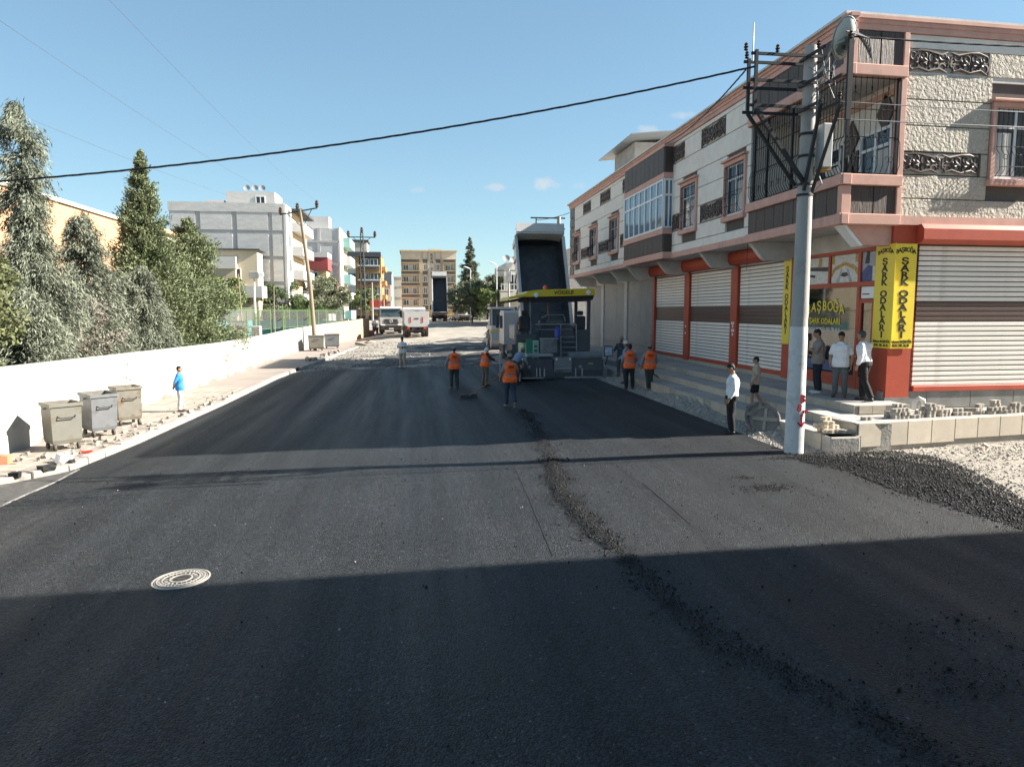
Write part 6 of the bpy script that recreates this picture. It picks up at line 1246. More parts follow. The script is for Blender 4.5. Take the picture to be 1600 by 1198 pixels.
MB().bar((MPX + .03, MPY - .205, .88), (MPX + .03, MPY - .215, .62), .022, .03).bar((MPX + .03, MPY - .215, .60), (MPX - .05, MPY - .20, .70), .022, .03).bar((MPX + .03, MPY - .215, .60), (MPX + .11, MPY - .195, .70), .022, .03).build('painted_arrow', M_REDP, mp)
def cable(name, label, a, b, sag, r, m, twist=0, n=48, group=None):
    a, b = Vector(a), Vector(b); pts = []
    for i in range(n + 1):
        t = i / n; p = a.lerp(b, t); p.z -= sag * 4 * t * (1 - t)
        pts.append(p)
    if twist:
        d = (b - a).normalized(); u = d.cross(Vector((0, 0, 1))).normalized(); v = u.cross(d); mb = MB()
        for k in range(3):
            L = (b - a).length; N = int(L * 6); q = []
            for i in range(N + 1):
                t = i / N; p = a.lerp(b, t); p.z -= sag * 4 * t * (1 - t); w = t * L * twist + k * 2.094; q.append(p + (u * math.cos(w) + v * math.sin(w)) * r * .55)
            mb.tube(q, r * .62, 5)
        o = mb.build(name, m, smooth=True)
    else: o = MB().tube(pts, r, 5).build(name, m, smooth=True)
    return tag(o, label, 'cable', group)
cable('cable', 'thick twisted black cable crossing the sky from the corner pole', (6.95, MPY - .16, 8.05), (-16.5, 17.2, 5.45), .68, .020, M_CABLE, 5)
cable('cable', 'black cable from the corner pole to the roof edge of the corner building', (6.85, MPY + .1, 8.05), (10.25, 29.3, 9.95), .25, .017, M_CABLE, 5)
cable('cable', 'black cable from the corner pole running right past the front facade', (MPX + .3, MPY - .95, 8.42), (26, 12.8, 9.2), .35, .018, M_CABLE, 5)
cable('wire', 'upper thin grey wire running right past the front window', (MPX + .2, MPY - .9, 7.2), (26, 12.9, 7.2), .15, .009, M_WIRE); cable('wire', 'lower thin grey wire running right past the front window', (MPX + .2, MPY - .6, 6.95), (26, 13.1, 6.95), .1, .012, M_WIRE)
cable('wire', 'thin wire hanging from the balcony to the shop shutter', (10.3, 21.3, 5.4), (11.5, 23.8, 4.5), .35, .008, M_CABLE)
# leaning wooden pole
wp = thing('wooden_pole', 'leaning wooden power pole beside the far skips on the pavement', 'utility pole', (-8.3, 61, -.3))
MB().tube([(-8.3, 61, -.4), (-8.6, 61, 5), (-9.25, 61, 11.3)], [.19, .165, .11], 12).build('shaft', M_WOOD, wp, smooth=40)
cx = MB().bar((-10.85, 61, 10.85), (-7.85, 61, 11.45), .09).bar((-10.3, 61, 10.95), (-9.1, 61, 9.9), .05).bar((-8.3, 61, 11.35), (-9.05, 61, 9.9), .05).build('crossarm', M_ANG, wp)
ins = MB()
for x, z in ((-10.8, 10.9), (-9.45, 11.25), (-7.9, 11.5)): insul(ins, x, 61, z, 3.2)
ins.build('insulator', M_INS, wp, smooth=60)
for i, (a, c, l) in enumerate((((-10.8, 61, 11.4), (-8.0, 6, 6.75), 'lowest'), ((-9.45, 61, 11.7), (-7.0, 6, 8.0), 'middle'), ((-7.9, 61, 12.0), (-5.9, 6, 9.4), 'topmost'))): cable('wire', l + ' of the three thin power lines high at the upper left', a, c, .5, .0045, M_WIRE)
# lattice pylon
lp = thing('lattice_pylon', 'narrow steel lattice pylon beyond the peach wall', 'pylon', (-7.1, 100, .5)); b = MB()
for sx in (-1, 1):
    for sy in (-1, 1): b.bar((-7.1 + .36 * sx, 100 + .36 * sy, .3), (-7.1 + .16 * sx, 100 + .16 * sy, 13.6), .09)
for i in range(16):
    z = .5 + i * .82; w0 = .36 - .2 * i / 16; w1 = .36 - .2 * (i + 1) / 16; s = 1 if i % 2 else -1
    for sy in (-1, 1): b.bar((-7.1 + w0 * s, 100 + w0 * sy, z), (-7.1 - w1 * s, 100 + w1 * sy, z + .82), .05)
b.build('lattice', M_ANG, lp); MB().bar((-8.95, 100, 13.0), (-5.3, 100, 13.0), .12).bar((-8.3, 100, 13.0), (-7.2, 100, 12.0), .06).bar((-5.9, 100, 13.0), (-7.0, 100, 12.0), .06).build('crossarm', M_ANG, lp)
ins = MB()
for x in (-8.9, -7.1, -5.35): insul(ins, x, 100, 13.05 + (.5 if x == -7.1 else 0), 4.5)
ins.build('insulator', M_INS, lp, smooth=60)
def pole(label, x, y, z0, z1, r, m, lean=(0, 0), name='utility_pole', cat='utility pole'):
    T = thing(name, label, cat, (x, y, z0)); MB().tube([(x, y, z0 - .3), (x + lean[0] * .5, y, (z0 + z1) / 2), (x + lean[0], y + lean[1], z1)], [r, r * .85, r * .65], 10).build('shaft', m, T, smooth=40); return T
fl = pole('white-topped floodlight post of the sports court', -13, 60.7, -.4, 6.0, .11, M_WHITEP2, name='floodlight_post', cat='floodlight'); MB().tube([(-13, 60.7, -.4), (-13, 60.7, 2.9)], .115, 10).build('green_sleeve', M_FG, fl); MB().cbox(-13.35, -12.6, 60.5, 60.8, 5.7, 6.25, .03).build('floodlight', M_PLIGHT, fl); MB().cbox(-12.6, -12.2, 60.5, 60.7, 5.85, 6.15, .02).build('floodlight', M_HLAMP, fl)
pole('thin brown post standing left of the floodlight post', -16.6, 72, -.4, 6.6, .07, M_WOOD, (-.25, 0)); pole('thin brown post standing right of the floodlight post', -14.4, 76, -.4, 5.6, .07, M_WOOD, (.05, 0))
for i, (x, y, h, l) in enumerate(((-6.9, 118, 7.6, 'pale concrete pole behind the white truck, left of the pair'), (-5.9, 124, 8.6, 'pale concrete pole behind the white truck, right of the pair'))):
    T = pole(l, x, y, gz(x, y), h, .17, M_POLEC); MB().bar((x - .9, y, h - .2), (x + .9, y, h - .2), .08).bar((x - .7, y, h - .8), (x + .7, y, h - .8), .08).build('crossarm', M_ANG, T)
# right pole with transformer box beyond the corner building
rp = pole('concrete pole with iron arms and grey box beyond the corner building', 10.25, 50.8, 0, 9.75, .21, M_POLEC); b = MB()
for z in (9.65, 8.9, 8.2): b.bar((8.2 if z > 8.5 else 9.3, 50.8, z), (10.7, 50.8, z), .09)
b.bar((8.6, 50.8, 8.9), (8.6, 50.8, 9.65), .07).bar((9.4, 50.6, 5.9), (10.5, 50.6, 5.9), .07); b.build('crossarm', M_ANG, rp); MB().cbox(9.45, 9.85, 50.4, 50.8, 6.9, 8.0, .04).build('junction_box', M_PLIGHT, rp); MB().cbox(9.2, 9.43, 50.5, 50.7, 7.4, 7.75, .03).build('red_tag', M_RLAMP, rp)
q = MB(); ball(q, (7.4, 50.8, 8.75), (.36, .14, .10), Matrix.Rotation(R(25), 3, 'Y')); q.build('lamp_head', M_HLAMP, rp, smooth=True); MB().tube([(7.7, 50.8, 8.6), (8.6, 50.8, 8.9)], .03, 6).build('lamp_arm', M_SCUFF, rp)
cable('wire', 'thin wire from the far roof corner to the pole beyond', (10.3, 47.5, 9.6), (8.6, 50.8, 9.5), .1, .02, M_CABLE)
for x, y, h, l in ((7.9, 103, 9.0, 'white street lamp post among the far trees, left one'), (10.9, 96, 9.2, 'street lamp post by the far pale house, right one')):
    T = pole(l, x, y, gz(x, y), h, .10, M_WHITEP2, name='street_lamp', cat='street lamp'); q = MB(); ball(q, (x - .5, y, h + .2), (.5, .16, .1), Matrix.Rotation(R(20), 3, 'Y')); q.build('lamp_head', M_HLAMP, T, smooth=True)
tp = pole('pole with pale transformer box in front of the far pale house', 11.5, 88, gz(11, 88), 8.2, .16, M_POLEC); MB().cbox(11.2, 11.8, 87.6, 88, 6.6, 7.9, .03).build('transformer_box', M_PLIGHT, tp); MB().bar((10.0, 88, 8.0), (12.4, 88, 8.0), .1).bar((10.4, 88, 5.4), (12, 88, 5.4), .1).build('crossarm', M_ANG, tp)

# ================================================================ BACKGROUND BUILDINGS
def paint(n, c, **k): return mat(n, c, .9, var=.07, scale=.5, dirt=tuple(x * .8 for x in c), dscale=.3, dlo=.5, dhi=.85, **k)
M_ORG = paint('orange_plaster', (.46, .27, .155)); M_CREAM = paint('cream_plaster', (.5, .43, .32)); M_WHT = paint('white_plaster', (.52, .51, .49)); M_GBLK = mat('grey_block_wall', (.50, .49, .475), .95, var=.12, scale=.7, bump=.02, bscale=4, stretch=(1, 1, 3)); M_GCON = paint('grey_frame_concrete', (.40, .39, .38)); M_LTAN = paint('tan_balcony', (.58, .43, .26)); M_TURQ = paint('turquoise_panel', (.22, .40, .38)); M_CHAR = paint('charcoal_panel', (.06, .065, .075)); M_AMB = paint('amber_frame', (.34, .21, .09)); M_REDB = paint('red_plaster', (.26, .06, .06)); M_YELB = paint('yellow_plaster', (.44, .34, .19)); M_TERR = paint('pale_house', (.52, .48, .42)); M_YFR = paint('yellow_frame', (.46, .36, .21)); M_BRG = paint('brown_grey_parapet', (.12, .105, .095)); M_CRM2 = paint('pale_cream', (.52, .475, .41))
class Bld:
    def __init__(s, label, loc): s.T = thing('building', label, 'building', loc)
    def bx(s, name, m, *a, parent=None): return MB().box(*a).build(name, m, parent or s.T)
    def win(s, face, a0, a1, z0, z1, p, m=None, fr=None):      # face 'Y': plane y=p facing -Y; 'X': plane x=p facing +X ; 'W': plane x=p facing -X
        fr = fr or M_WFRAME; m = m or M_GLASS
        def f(u, d, z): return (u, p - d, z) if face == 'Y' else ((p + d, u, z) if face == 'X' else (p - d, u, z))
        w = fbox(MB(), f, a0, a1, -.02, .03, z0, z1).build('window', m, s.T); b = MB(); t = .09; am = (a0 + a1) / 2
        for q in ((a0 - t, a0, z0 - t, z1 + t), (a1, a1 + t, z0 - t, z1 + t), (a0, a1, z1, z1 + t), (a0, a1, z0 - t, z0), (am - t / 2, am + t / 2, z0, z1)): fbox(b, f, q[0], q[1], .0, .07, q[2], q[3])
        b.build('frame', fr, w); return w
o = Bld('long orange plastered school building behind the left trees', (-24, 40, -.4)); o.bx('wall', M_ORG, -34, -20, 26, 53, -.5, 9.2); o.bx('coping', M_WHT, -34.2, -19.85, 25.8, 53.2, 9.2, 9.42)
for i in range(6): o.win('X', 28 + i * 4.1, 29.6 + i * 4.1, 2.5, 4.4, -20, fr=M_ORG)
o = Bld('cream house with red roof line between the cypress and the grey block', (-24, 60, -.4)); o.bx('wall', M_CREAM, -31, -19, 54, 66, -.5, 9.0); o.bx('roof', M_ORG, -31.3, -18.7, 53.7, 66.3, 9.0, 9.25); o.win('X', 58, 60, 5, 6.6, -19)
o.bx('terrace_wall', M_CREAM, -34, -26, 66, 86, -.5, 8.2); o.bx('terrace_band', M_WHT, -34, -25.9, 66, 86.1, 8.2, 9.4); o.bx('awning_unit', M_PGREY, -28, -26.6, 75, 76.6, 9.4, 10.4)
o = Bld('cream corner house with dark roof slab and balcony beyond the court', (-20, 88, -.4)); o.bx('wall', M_CREAM, -23.5, -18.6, 89, 92, -.5, 10.2); o.bx('roof_slab', M_CHAR, -24.6, -18.2, 88.6, 92.4, 10.2, 10.36); o.bx('balcony', M_WHT, -20.4, -18.0, 88.2, 91, 4.6, 6.0); o.win('Y', -21.9, -20.6, 6.4, 8.0, 89, M_CHAR); o.bx('terrace_wall', M_CREAM, -31, -21, 88.5, 89.2, -.5, 8.8); o.bx('coping', M_WHT, -31, -20.9, 88.3, 89.3, 8.0, 9.4)
# grey block with white balconies
o = Bld('tall grey block with bare side wall and white street balconies', (-22, 98, 0))
o.bx('wall', M_GCON, -29.6, -16.1, 93.1, 112, -.3, 16.0)
for zi in range(5):
    z = .4 + zi * 3.15
    for x0, x1 in ((-29.5, -26.6), (-26.0, -22.3), (-21.7, -18.0), (-17.5, -16.3)): o.bx('block_panel', M_GBLK, x0, x1, 93.0, 93.12, z, z + 2.7)
o.bx('parapet', M_GBLK, -29.7, -16.0, 92.95, 93.3, 15.2, 16.3); o.bx('corner_pilaster', M_WHT, -16.1, -15.8, 93.0, 97.0, -.3, 16.2)
for zi in range(5):
    z = 1.2 + zi * 3.1; o.win('X', 94.2, 95.8, z + .6, z + 2.2, -15.8)
    bal = o.bx('balcony', M_WHT, -16.1, -14.6, 98, 108, z - .2, z + 1.0); o.bx('balcony_recess', M_LTAN, -16.12, -15.9, 98, 108, z + 1.0, z + 2.8)
    b = MB()
    for k in range(12): b.box(-14.75, -14.7, 98.1 + k * .9, 98.16 + k * .9, z + 1.0, z + 1.35)
    b.box(-14.76, -14.68, 98, 108, z + 1.35, z + 1.4); b.build('railing', M_PGREY, bal)
o.bx('roof_slab', M_CHAR, -16.2, -14.5, 97.5, 108.5, 16.0, 16.3); ph_ = o.bx('penthouse', M_WHT, -23.6, -17.6, 96, 101, 16.0, 18.1); o.win('Y', -19.9, -18.9, 16.4, 17.5, 96, M_CHAR); o.bx('penthouse', M_WHT, -26.2, -23.9, 96, 99, 16.0, 17.0)
for x in (-21.1, -20.1, -19.2):
    d = MB(); d.lathe([(.02, .0), (.25, .03), (.4, .10), (.41, .11), (.25, .05), (.02, .02)], (x, 96.4, 18.6), 14, Matrix.Rotation(R(75), 3, 'X')); d.tube([(x, 96.6, 18.1), (x, 96.5, 18.6)], .03, 6); d.build('satellite_dish', M_PLIGHT, ph_, smooth=40)
o = Bld('low white annex at the foot of the grey block', (-14, 112, 0)); o.bx('wall', M_WHT, -16.0, -13.2, 111, 116, 0, 7.6); o.win('X', 112.4, 114, 3.5, 5.5, -13.2); o.win('Y', -15.3, -14.2, 3, 5, 111)
o = Bld('red and yellow terrace house in front of the second grey block', (-15, 120, 0)); o.bx('wall', M_GBLK, -18.5, -13.4, 119, 124, 0, 7.0); o.bx('yellow_storey', M_YELB, -19.5, -14.2, 119.3, 124, 7.0, 9.6); o.bx('red_parapet', M_REDB, -19.6, -13.9, 118.9, 124, 9.6, 11.6); o.bx('roof', M_GBLK, -19.6, -13.9, 118.8, 124, 11.6, 12.4); o.win('Y', -16.8, -15.6, 7.3, 9.2, 119.3, M_CHAR); o.bx('red_wing', M_REDB, -13.4, -12.6, 119.2, 124, 5.4, 7.6)
o = Bld('second grey block with turquoise balcony panels', (-15.5, 132, 0)); o.bx('wall', M_GBLK, -19.2, -12.9, 126, 142, 0, 17.0); o.bx('ring_beam', M_GCON, -19.3, -12.8, 125.9, 126.2, 14.6, 14.9); o.bx('ring_beam', M_GCON, -19.3, -12.8, 125.9, 126.2, 10.8, 11.1); o.bx('column', M_GCON, -16.4, -15.9, 125.92, 126.2, 0, 17); o.bx('pilaster', M_WHT, -12.9, -12.6, 125.9, 131, 0, 17.2); o.bx('penthouse', M_WHT, -18.2, -14.6, 128, 132, 17, 19.2)
for zi in range(5):
    z = 1.5 + zi * 3.2; o.bx('balcony', M_TURQ if zi % 2 == 0 else M_WHT, -12.9, -11.4, 131, 141, z, z + 1.6); o.bx('balcony_recess', M_LTAN, -12.92, -12.8, 131, 141, z + 1.6, z + 3.0); o.win('X', 127.3, 129.2, z + .6, z + 2.3, -12.6)
# charcoal and amber apartment house
o = Bld('charcoal and amber apartment house with deep balconies', (-10, 155, 1.5)); o.bx('wall', M_CHAR, -13.8, -7.2, 153, 166, 1, 15.0); o.bx('white_bay', M_WHT, -13.9, -12.2, 152.6, 153, 2, 14.4); o.bx('penthouse', M_CRM2, -13.8, -9.9, 154, 160, 15.0, 17.4); o.bx('penthouse_roof', M_CHAR, -14, -9.6, 153.8, 160, 17.4, 17.8); o.bx('amber_pilaster', M_AMB, -12.1, -11.5, 152.4, 153, 2, 14.4); o.bx('amber_side', M_AMB, -7.2, -7.0, 153, 166, 2, 14.4); o.bx('roof_edge', M_CHAR, -13.9, -7.0, 152.2, 153, 14.2, 15.2)
for zi in range(4):
    z = 3.0 + zi * 2.95; o.bx('balcony', M_BRG, -11.6, -7.3, 151.6, 153, z - .4, z + .35); o.bx('white_ledge', M_WHT, -11.7, -7.2, 151.5, 151.62, z + .35, z + .6); o.bx('amber_band', M_AMB, -11.5, -7.3, 152.2, 153, z - 1.0, z - .4); o.win('Y', -11.0, -9.6, z + .7, z + 1.9, 153); o.win('Y', -9.2, -7.8, z + .7, z + 1.9, 153)
    for k in range(3): o.bx('white_panel', M_WHT if zi % 2 else M_CHAR, -13.7 + k * .5, -13.3 + k * .5, 152.5, 152.6, z + .2, z + 1.8)
    o.bx('side_balcony', M_AMB, -7.0, -6.2, 155, 163, z - .4, z + .5)
for l, x0, x1, y, z1, m in (('bare grey side wall of a far house left of the yellow apartments', -9.4, -6.0, 184, 12.6, M_GBLK), ('pale grey far house just left of the yellow apartments', -5.6, -2.6, 196, 11.9, M_TERR)):
    o = Bld(l, ((x0 + x1) / 2, y, 1.5)); o.bx('wall', m, x0, x1, y, y + 10, 1, z1); o.bx('coping', M_TERR, x0 - .1, x1 + .1, y - .1, y + 10, z1, z1 + .25)
    for k in range(3): o.bx('string_course', M_GCON, x0, x1, y - .08, y, 3.6 + k * 2.9, 3.9 + k * 2.9)
    o.win('X', y + 2, y + 3.4, 7, 8.5, x1)
o = Bld('small pinkish house front below the charcoal apartments', (-6.5, 160, 1.5)); o.bx('wall', paint('dusty_pink', (.42, .27, .24)), -7.2, -5.6, 168, 174, 1, 9.0); o.bx('balcony', M_WHT, -6.6, -5.2, 167, 168, 5.2, 6.3); o.win('Y', -6.9, -6.1, 6.6, 8, 168)
# yellow apartment block closing the street
YB = 175
o = Bld('five-storey yellow and cream apartment block closing the street', (3.3, YB, 1.5)); x0, x1 = -3.3, 9.9; o.bx('wall', M_CRM2, x0, x1, YB, YB + 14, 1, 17.2); o.bx('roof_edge', M_YFR, x0 - .3, x1 + .3, YB - .5, YB + 14, 17.2, 17.5); o.bx('lift_house', M_TERR, 3.3, 6.6, YB + 2, YB + 6, 17.5, 18.0); o.bx('ground_storey', M_YELB, x0 - .02, x1 + .02, YB - .06, YB, 1, 3.4)
for zi in range(5):
    z = 3.4 + zi * 2.78
    for a, c in ((x0 + .1, 1.05), (6.9, x1 - .1)):
        if zi < 5:
            o.bx('parapet', M_BRG, a, c, YB - .9, YB - .02, z + (.0 if zi < 5 else 0), z + .75); o.bx('parapet_trim', M_YFR, a - .1, c + .1, YB - .98, YB - .02, z + .75, z + .92); o.bx('slab_trim', M_YFR, a - .1, c + .1, YB - .95, YB - .02, z - .16, z)
            if zi < 4:
                o.bx('balcony_recess', M_TERR, a + .1, c - .1, YB - .04, YB - .01, z + .92, z + 2.5); o.win('Y', a + .5, a + 1.6, z + 1.0, z + 2.2, YB - .04); o.win('Y', c - 1.5, c - .7, z + .95, z + 2.3, YB - .04, M_WSCR); o.bx('jamb', M_YFR, a - .1, a + .08, YB - .9, YB - .02, z + .92, z + 2.62); o.bx('jamb', M_YFR, c - .08, c + .1, YB - .9, YB - .02, z + .92, z + 2.62)
                b = MB()
                for k in range(12): b.box(a + .1 + k * (c - a - .2) / 12, a + .14 + k * (c - a - .2) / 12, YB - .85, YB - .82, z + .92, z + 1.3)
                b.build('railing', M_PGREY, o.T)
    for a in (1.85, 4.95):
        o.bx('window_panel', M_BRG, a, a + 1.2, YB - .12, YB, z, z + .85); o.bx('panel_trim', M_YFR, a - .16, a, YB - .16, YB, z, z + 2.78); o.bx('panel_trim', M_YFR, a + 1.2, a + 1.36, YB - .16, YB, z, z + 2.78)
        if zi < 4: o.win('Y', a + .25, a + .95, z + 1.05, z + 2.4, YB - .04)
for i, ch in enumerate('REN YAPI'):
    if ch != ' ': text_mesh('letter', ch, .85, M_BRG, Matrix(((1, 0, 0, 4.05), (0, 0, -1, YB - .08), (0, 1, 0, 16.4 - i * .86), (0, 0, 0, 1))), o.T, depth=.06, bold=.02)
# pale house and concrete house on the right
o = Bld('pale flat-roofed house with balcony at the far right of the street', (15, 100, 1)); o.bx('wall', M_TERR, 11.9, 24, 96, 112, .5, 8.6); o.bx('upper_terrace', M_GBLK, 12.4, 24, 97, 112, 8.6, 9.6); o.bx('balcony', M_TERR, 11.2, 18, 94.2, 96, 4.4, 5.8); b = MB()
for k in range(16): b.box(11.3 + k * .42, 11.36 + k * .42, 94.25, 94.3, 5.8, 6.5)
b.box(11.25, 18, 94.24, 94.32, 6.5, 6.58); b.build('railing', M_WFRAME, o.T)
for a in (12.6, 15.6): o.win('Y', a, a + 1.3, 5.9, 7.9, 96); o.win('Y', a, a + 1.3, 1.8, 3.6, 96)
b = MB()
for k in range(9): b.tube([(12.6 + k * .8, 97.1, 9.6), (12.6 + k * .8, 97.1, 10.3)], .03, 5)
b.bar((12.6, 97.1, 10.3), (19, 97.1, 10.3), .05); b.build('roof_railing', M_PGREY, o.T)
for x, z in ((12.3, 10.1), (13.3, 9.9), (14.6, 10.0)): q = MB(); q.lathe([(.02, 0), (.3, .04), (.48, .14), (.3, .06), (.02, .03)], (x, 96.8, z), 14, Matrix.Rotation(R(70), 3, 'X')); q.tube([(x, 97, 9.5), (x, 96.9, z)], .03, 5); q.build('satellite_dish', M_PLIGHT, o.T, smooth=40)
o = Bld('bare concrete house just beyond the corner building', (15, 54, 0)); o.bx('wall', M_GBLK, 11.3, 24, 52.4, 62, 0, 6.3); o.bx('upper_wall', M_TERR, 11.4, 24, 52.5, 62, 6.3, 7.7); o.win('W', 54.5, 56, 2.5, 4.5, 11.3)
o = Bld('low rendered garden house beyond the far trees', (14, 128, 1.5)); o.bx('wall', M_TERR, 11.5, 24, 128, 140, 1, 8.5); o.win('Y', 12.5, 14, 5, 6.6, 128)
tag(MB().box(-4.6, -2.2, 0, .1, 0, 1.3).xf(lambda p: (p[0] - 3.2, p[1] + 126, p[2] + 3.6)).build('shop_board', mat('red_shop_board', (.38, .05, .03), .6, var=.3, scale=2)), 'small red shop board among the leaves beyond the pylon', 'sign'); 
# ================================================================ SMALL THINGS
M_GALV = mat('galvanised_bin', (.165, .165, .145), .55, metal=.25, var=.12, scale=2.5, dirt=(.13, .11, .075), dscale=2.4, dlo=.48, dhi=.68); M_GALVB = mat('blue_grey_bin', (.165, .175, .185), .5, metal=.3, var=.10, scale=3, dirt=(.10, .095, .085), dscale=2.6, dlo=.52, dhi=.7); M_RUSTB = mat('rusty_bin', (.17, .16, .135), .6, metal=.15, var=.15, scale=3, dirt=(.11, .065, .03), dscale=2.6, dlo=.5, dhi=.66); M_INB = mat('bin_inside', (.15, .14, .12), .8, var=.3)
def bin_(label, loc, rz, m, w=.68, d=.72, h=1.16, tilt=0, group='waste skips by the wall'):
    T = thing('waste_bin', label, 'waste bin', loc, rz, group); T.rotation_euler = (tilt, 0, rz); w2, d2, bw, bd, z0, t = w / 2, d / 2, w / 2 * .95, d / 2 * .93, .17, .025
    def ring(a, b_, z): return [(-a, -b_, z), (a, -b_, z), (a, b_, z), (-a, b_, z)]
    V = ring(bw * .92, bd * .92, z0) + ring(bw, bd, z0 + .1) + ring(w2, d2, h) + ring(w2 - t, d2 - t, h) + ring(bw - t, bd - t, z0 + .1)
    F = [(3, 2, 1, 0)] + [(k * 4 + i, k * 4 + (i + 1) % 4, k * 4 + 4 + (i + 1) % 4, k * 4 + 4 + i) for k in range(3) for i in range(4)]; b = MB().add(V, F); b.build('body', m, T, local=True)
    i_ = MB().add(ring(w2 - t, d2 - t, h - .002) + ring(bw - t, bd - t, z0 + .25), [(i, (i + 1) % 4, 4 + (i + 1) % 4, 4 + i) for i in range(4)] + [(4, 5, 6, 7)]); i_.build('lining', M_INB, T, local=True)
    r_ = MB()
    for a, c in (((-w2 - .03, -d2 - .03), (w2 + .03, -d2 + .0)), ((-w2 - .03, d2), (w2 + .03, d2 + .03)), ((-w2 - .03, -d2), (-w2, d2)), ((w2, -d2), (w2 + .03, d2))): r_.box(a[0], c[0], a[1], c[1], h - .07, h + .012)
    r_.build('rim', m, T, local=True)
    MB().tube([(-.2, -d2 * .96, h - .30), (-.16, -d2 - .06, h - .34), (.16, -d2 - .06, h - .34), (.2, -d2 * .96, h - .30)], .014, 6).tube([(-.25, -d2 * .95, h - .24), (.27, -d2 * .95, h - .22)], .01, 5).build('handle', M_ANG, T, local=True)
    for s in (-1, 1): MB().tube([(s * w2, 0, h - .12), (s * (w2 + .07), 0, h - .12)], .025, 8).build('lifting_pin', M_SCUFF, T, local=True)
    for x in (-bw * .8, bw * .8):
        for y in (-bd * .75, bd * .75):
            MB().lathe([(.03, -.025), (.08, -.025), (.085, 0), (.08, .025), (.03, .025)], (x, y, .085), 12, Matrix.Rotation(R(90), 3, 'Y')).build('castor', M_TYRE, T, smooth=40, local=True); MB().bar((x, y, .09), (x, y, .2), .04).build('castor_fork', M_SCUFF, T, local=True)
    return T
z = gz(-7, 20) + SWZ
bin_('dented grey-green waste bin nearest the camera by the wall', (-8.72, 18.75, z), R(42), M_GALV)
bin_('leaning blue-grey metal waste bin in the middle of three', (-8.66, 20.65, z + .02), R(46), M_GALVB, tilt=R(3))
bin_('rust-stained waste bin farthest of the three by the wall', (-8.68, 22.6, z), R(38), M_RUSTB, h=1.15)
bin_('pale waste bin in front at the foot of the leaning pole', (-8.15, 60.2, gz(-7, 60) + SWZ), R(12), M_GALV, w=1.2, d=1.1, h=1.25, group='skips at the leaning pole'); bin_('lighter waste bin behind its neighbour at the leaning pole', (-7.2, 63.0, gz(-7, 63) + SWZ), R(12), M_GALVB, w=1.2, d=1.1, h=1.25, group='skips at the leaning pole')
# rubble and broken paving blocks on the left pavement
M_RUB = mat('broken_concrete', (.26, .235, .2), .95, var=.15, scale=7, bump=.01, bscale=25, rnd_obj=.22); M_BRK = mat('red_brick', (.45, .16, .09), .9, var=.15, scale=9); M_BAG = mat('white_plastic_bag', (.7, .7, .7), .5, var=.1)
def rock_mesh(seed, s=(1, 1, .7), m=None):
    rg = random.Random(seed); bm = bmesh.new(); bmesh.ops.create_cube(bm, size=1); bmesh.ops.subdivide_edges(bm, edges=bm.edges[:], cuts=1, use_grid_fill=True)
    for v in bm.verts: v.co = Vector((v.co.x * s[0], v.co.y * s[1], v.co.z * s[2])) * rg.uniform(.78, 1.08)
    me = bpy.data.meshes.new('rubble'); bm.to_mesh(me); bm.free(); me.materials.append(m or M_RUB); return me
rocks = [rock_mesh(i, (1, rnd.uniform(.6, 1), rnd.uniform(.4, .8))) for i in range(6)]
spots = [(-8.6, 17.6, .30), (-8.95, 17.3, .34), (-8.3, 18.0, .22), (-8.0, 17.0, .30), (-8.1, 17.35, .26), (-7.8, 18.9, .2), (-8.2, 19.3, .3), (-8.0, 19.6, .34), (-8.5, 19.6, .3), (-7.9, 19.9, .24), (-8.3, 19.95, .28), (-7.7, 20.4, .3), (-8.15, 21.0, .22), (-7.75, 22.1, .3), (-7.72, 22.7, .26), (-7.8, 23.6, .2), (-7.55, 24.2, .3), (-7.5, 24.7, .34), (-7.52, 25.9, .28), (-7.6, 26.5, .36), (-7.4, 26.9, .34), (-7.45, 27.4, .3), (-7.3, 28.2, .24), (-7.35, 29.2, .3), (-7.5, 30.4, .2), (-9.2, 18.0, .28), (-9.3, 19.7, .3), (-9.4, 17.2, .4)]
for i, (x, y, s) in enumerate(spots):
    s *= .62
    o = inst(rocks[i % 6], 'rubble', (x, y, gz(-7, y) + SWZ + .22 * s), (rnd.uniform(-.4, .4), rnd.uniform(-.4, .4), rnd.uniform(0, 6)), (s, s, s)); tag(o, 'lump of broken pale concrete lying on the left pavement', 'rubble', 'rubble on the left pavement')
for i in range(55):
    y = 16.6 + 13 * rnd.random(); x = on_line(KERB, y) - rnd.uniform(.1, 1.2); s = rnd.uniform(.05, .13)
    o = inst(rocks[i % 6], 'rubble', (x, y, gz(-7, y) + SWZ + .2 * s), (rnd.uniform(-.6, .6), rnd.uniform(-.6, .6), rnd.uniform(0, 6)), (s, s, s)); tag(o, 'lump of broken pale concrete lying on the left pavement', 'rubble', 'rubble on the left pavement')
for i in range(14):
    y = rnd.uniform(44, 58); x = on_line(KERB, y) - rnd.uniform(.2, .9); s = rnd.uniform(.2, .42); o = inst(rocks[i % 6], 'rubble', (x, y, gz(-7, y) + SWZ + .2 * s), (rnd.uniform(-.5, .5), rnd.uniform(-.5, .5), rnd.uniform(0, 6)), (s, s, s)); tag(o, 'stone dumped on the far stretch of the left pavement', 'rubble', 'stones on the far pavement')
for i, (x, y, r_) in enumerate(((-4.9, 66, .6), (-4.3, 70, .5), (-4.6, 68, .35))): o = inst(rocks[i], 'rubble', (x, y, gz(x, y) + .1), (.1, .2, i), (r_ * 2, r_, r_ * .6)); tag(o, 'grey rubble pile at the kerb end before the trucks', 'rubble', 'rubble at the kerb end')
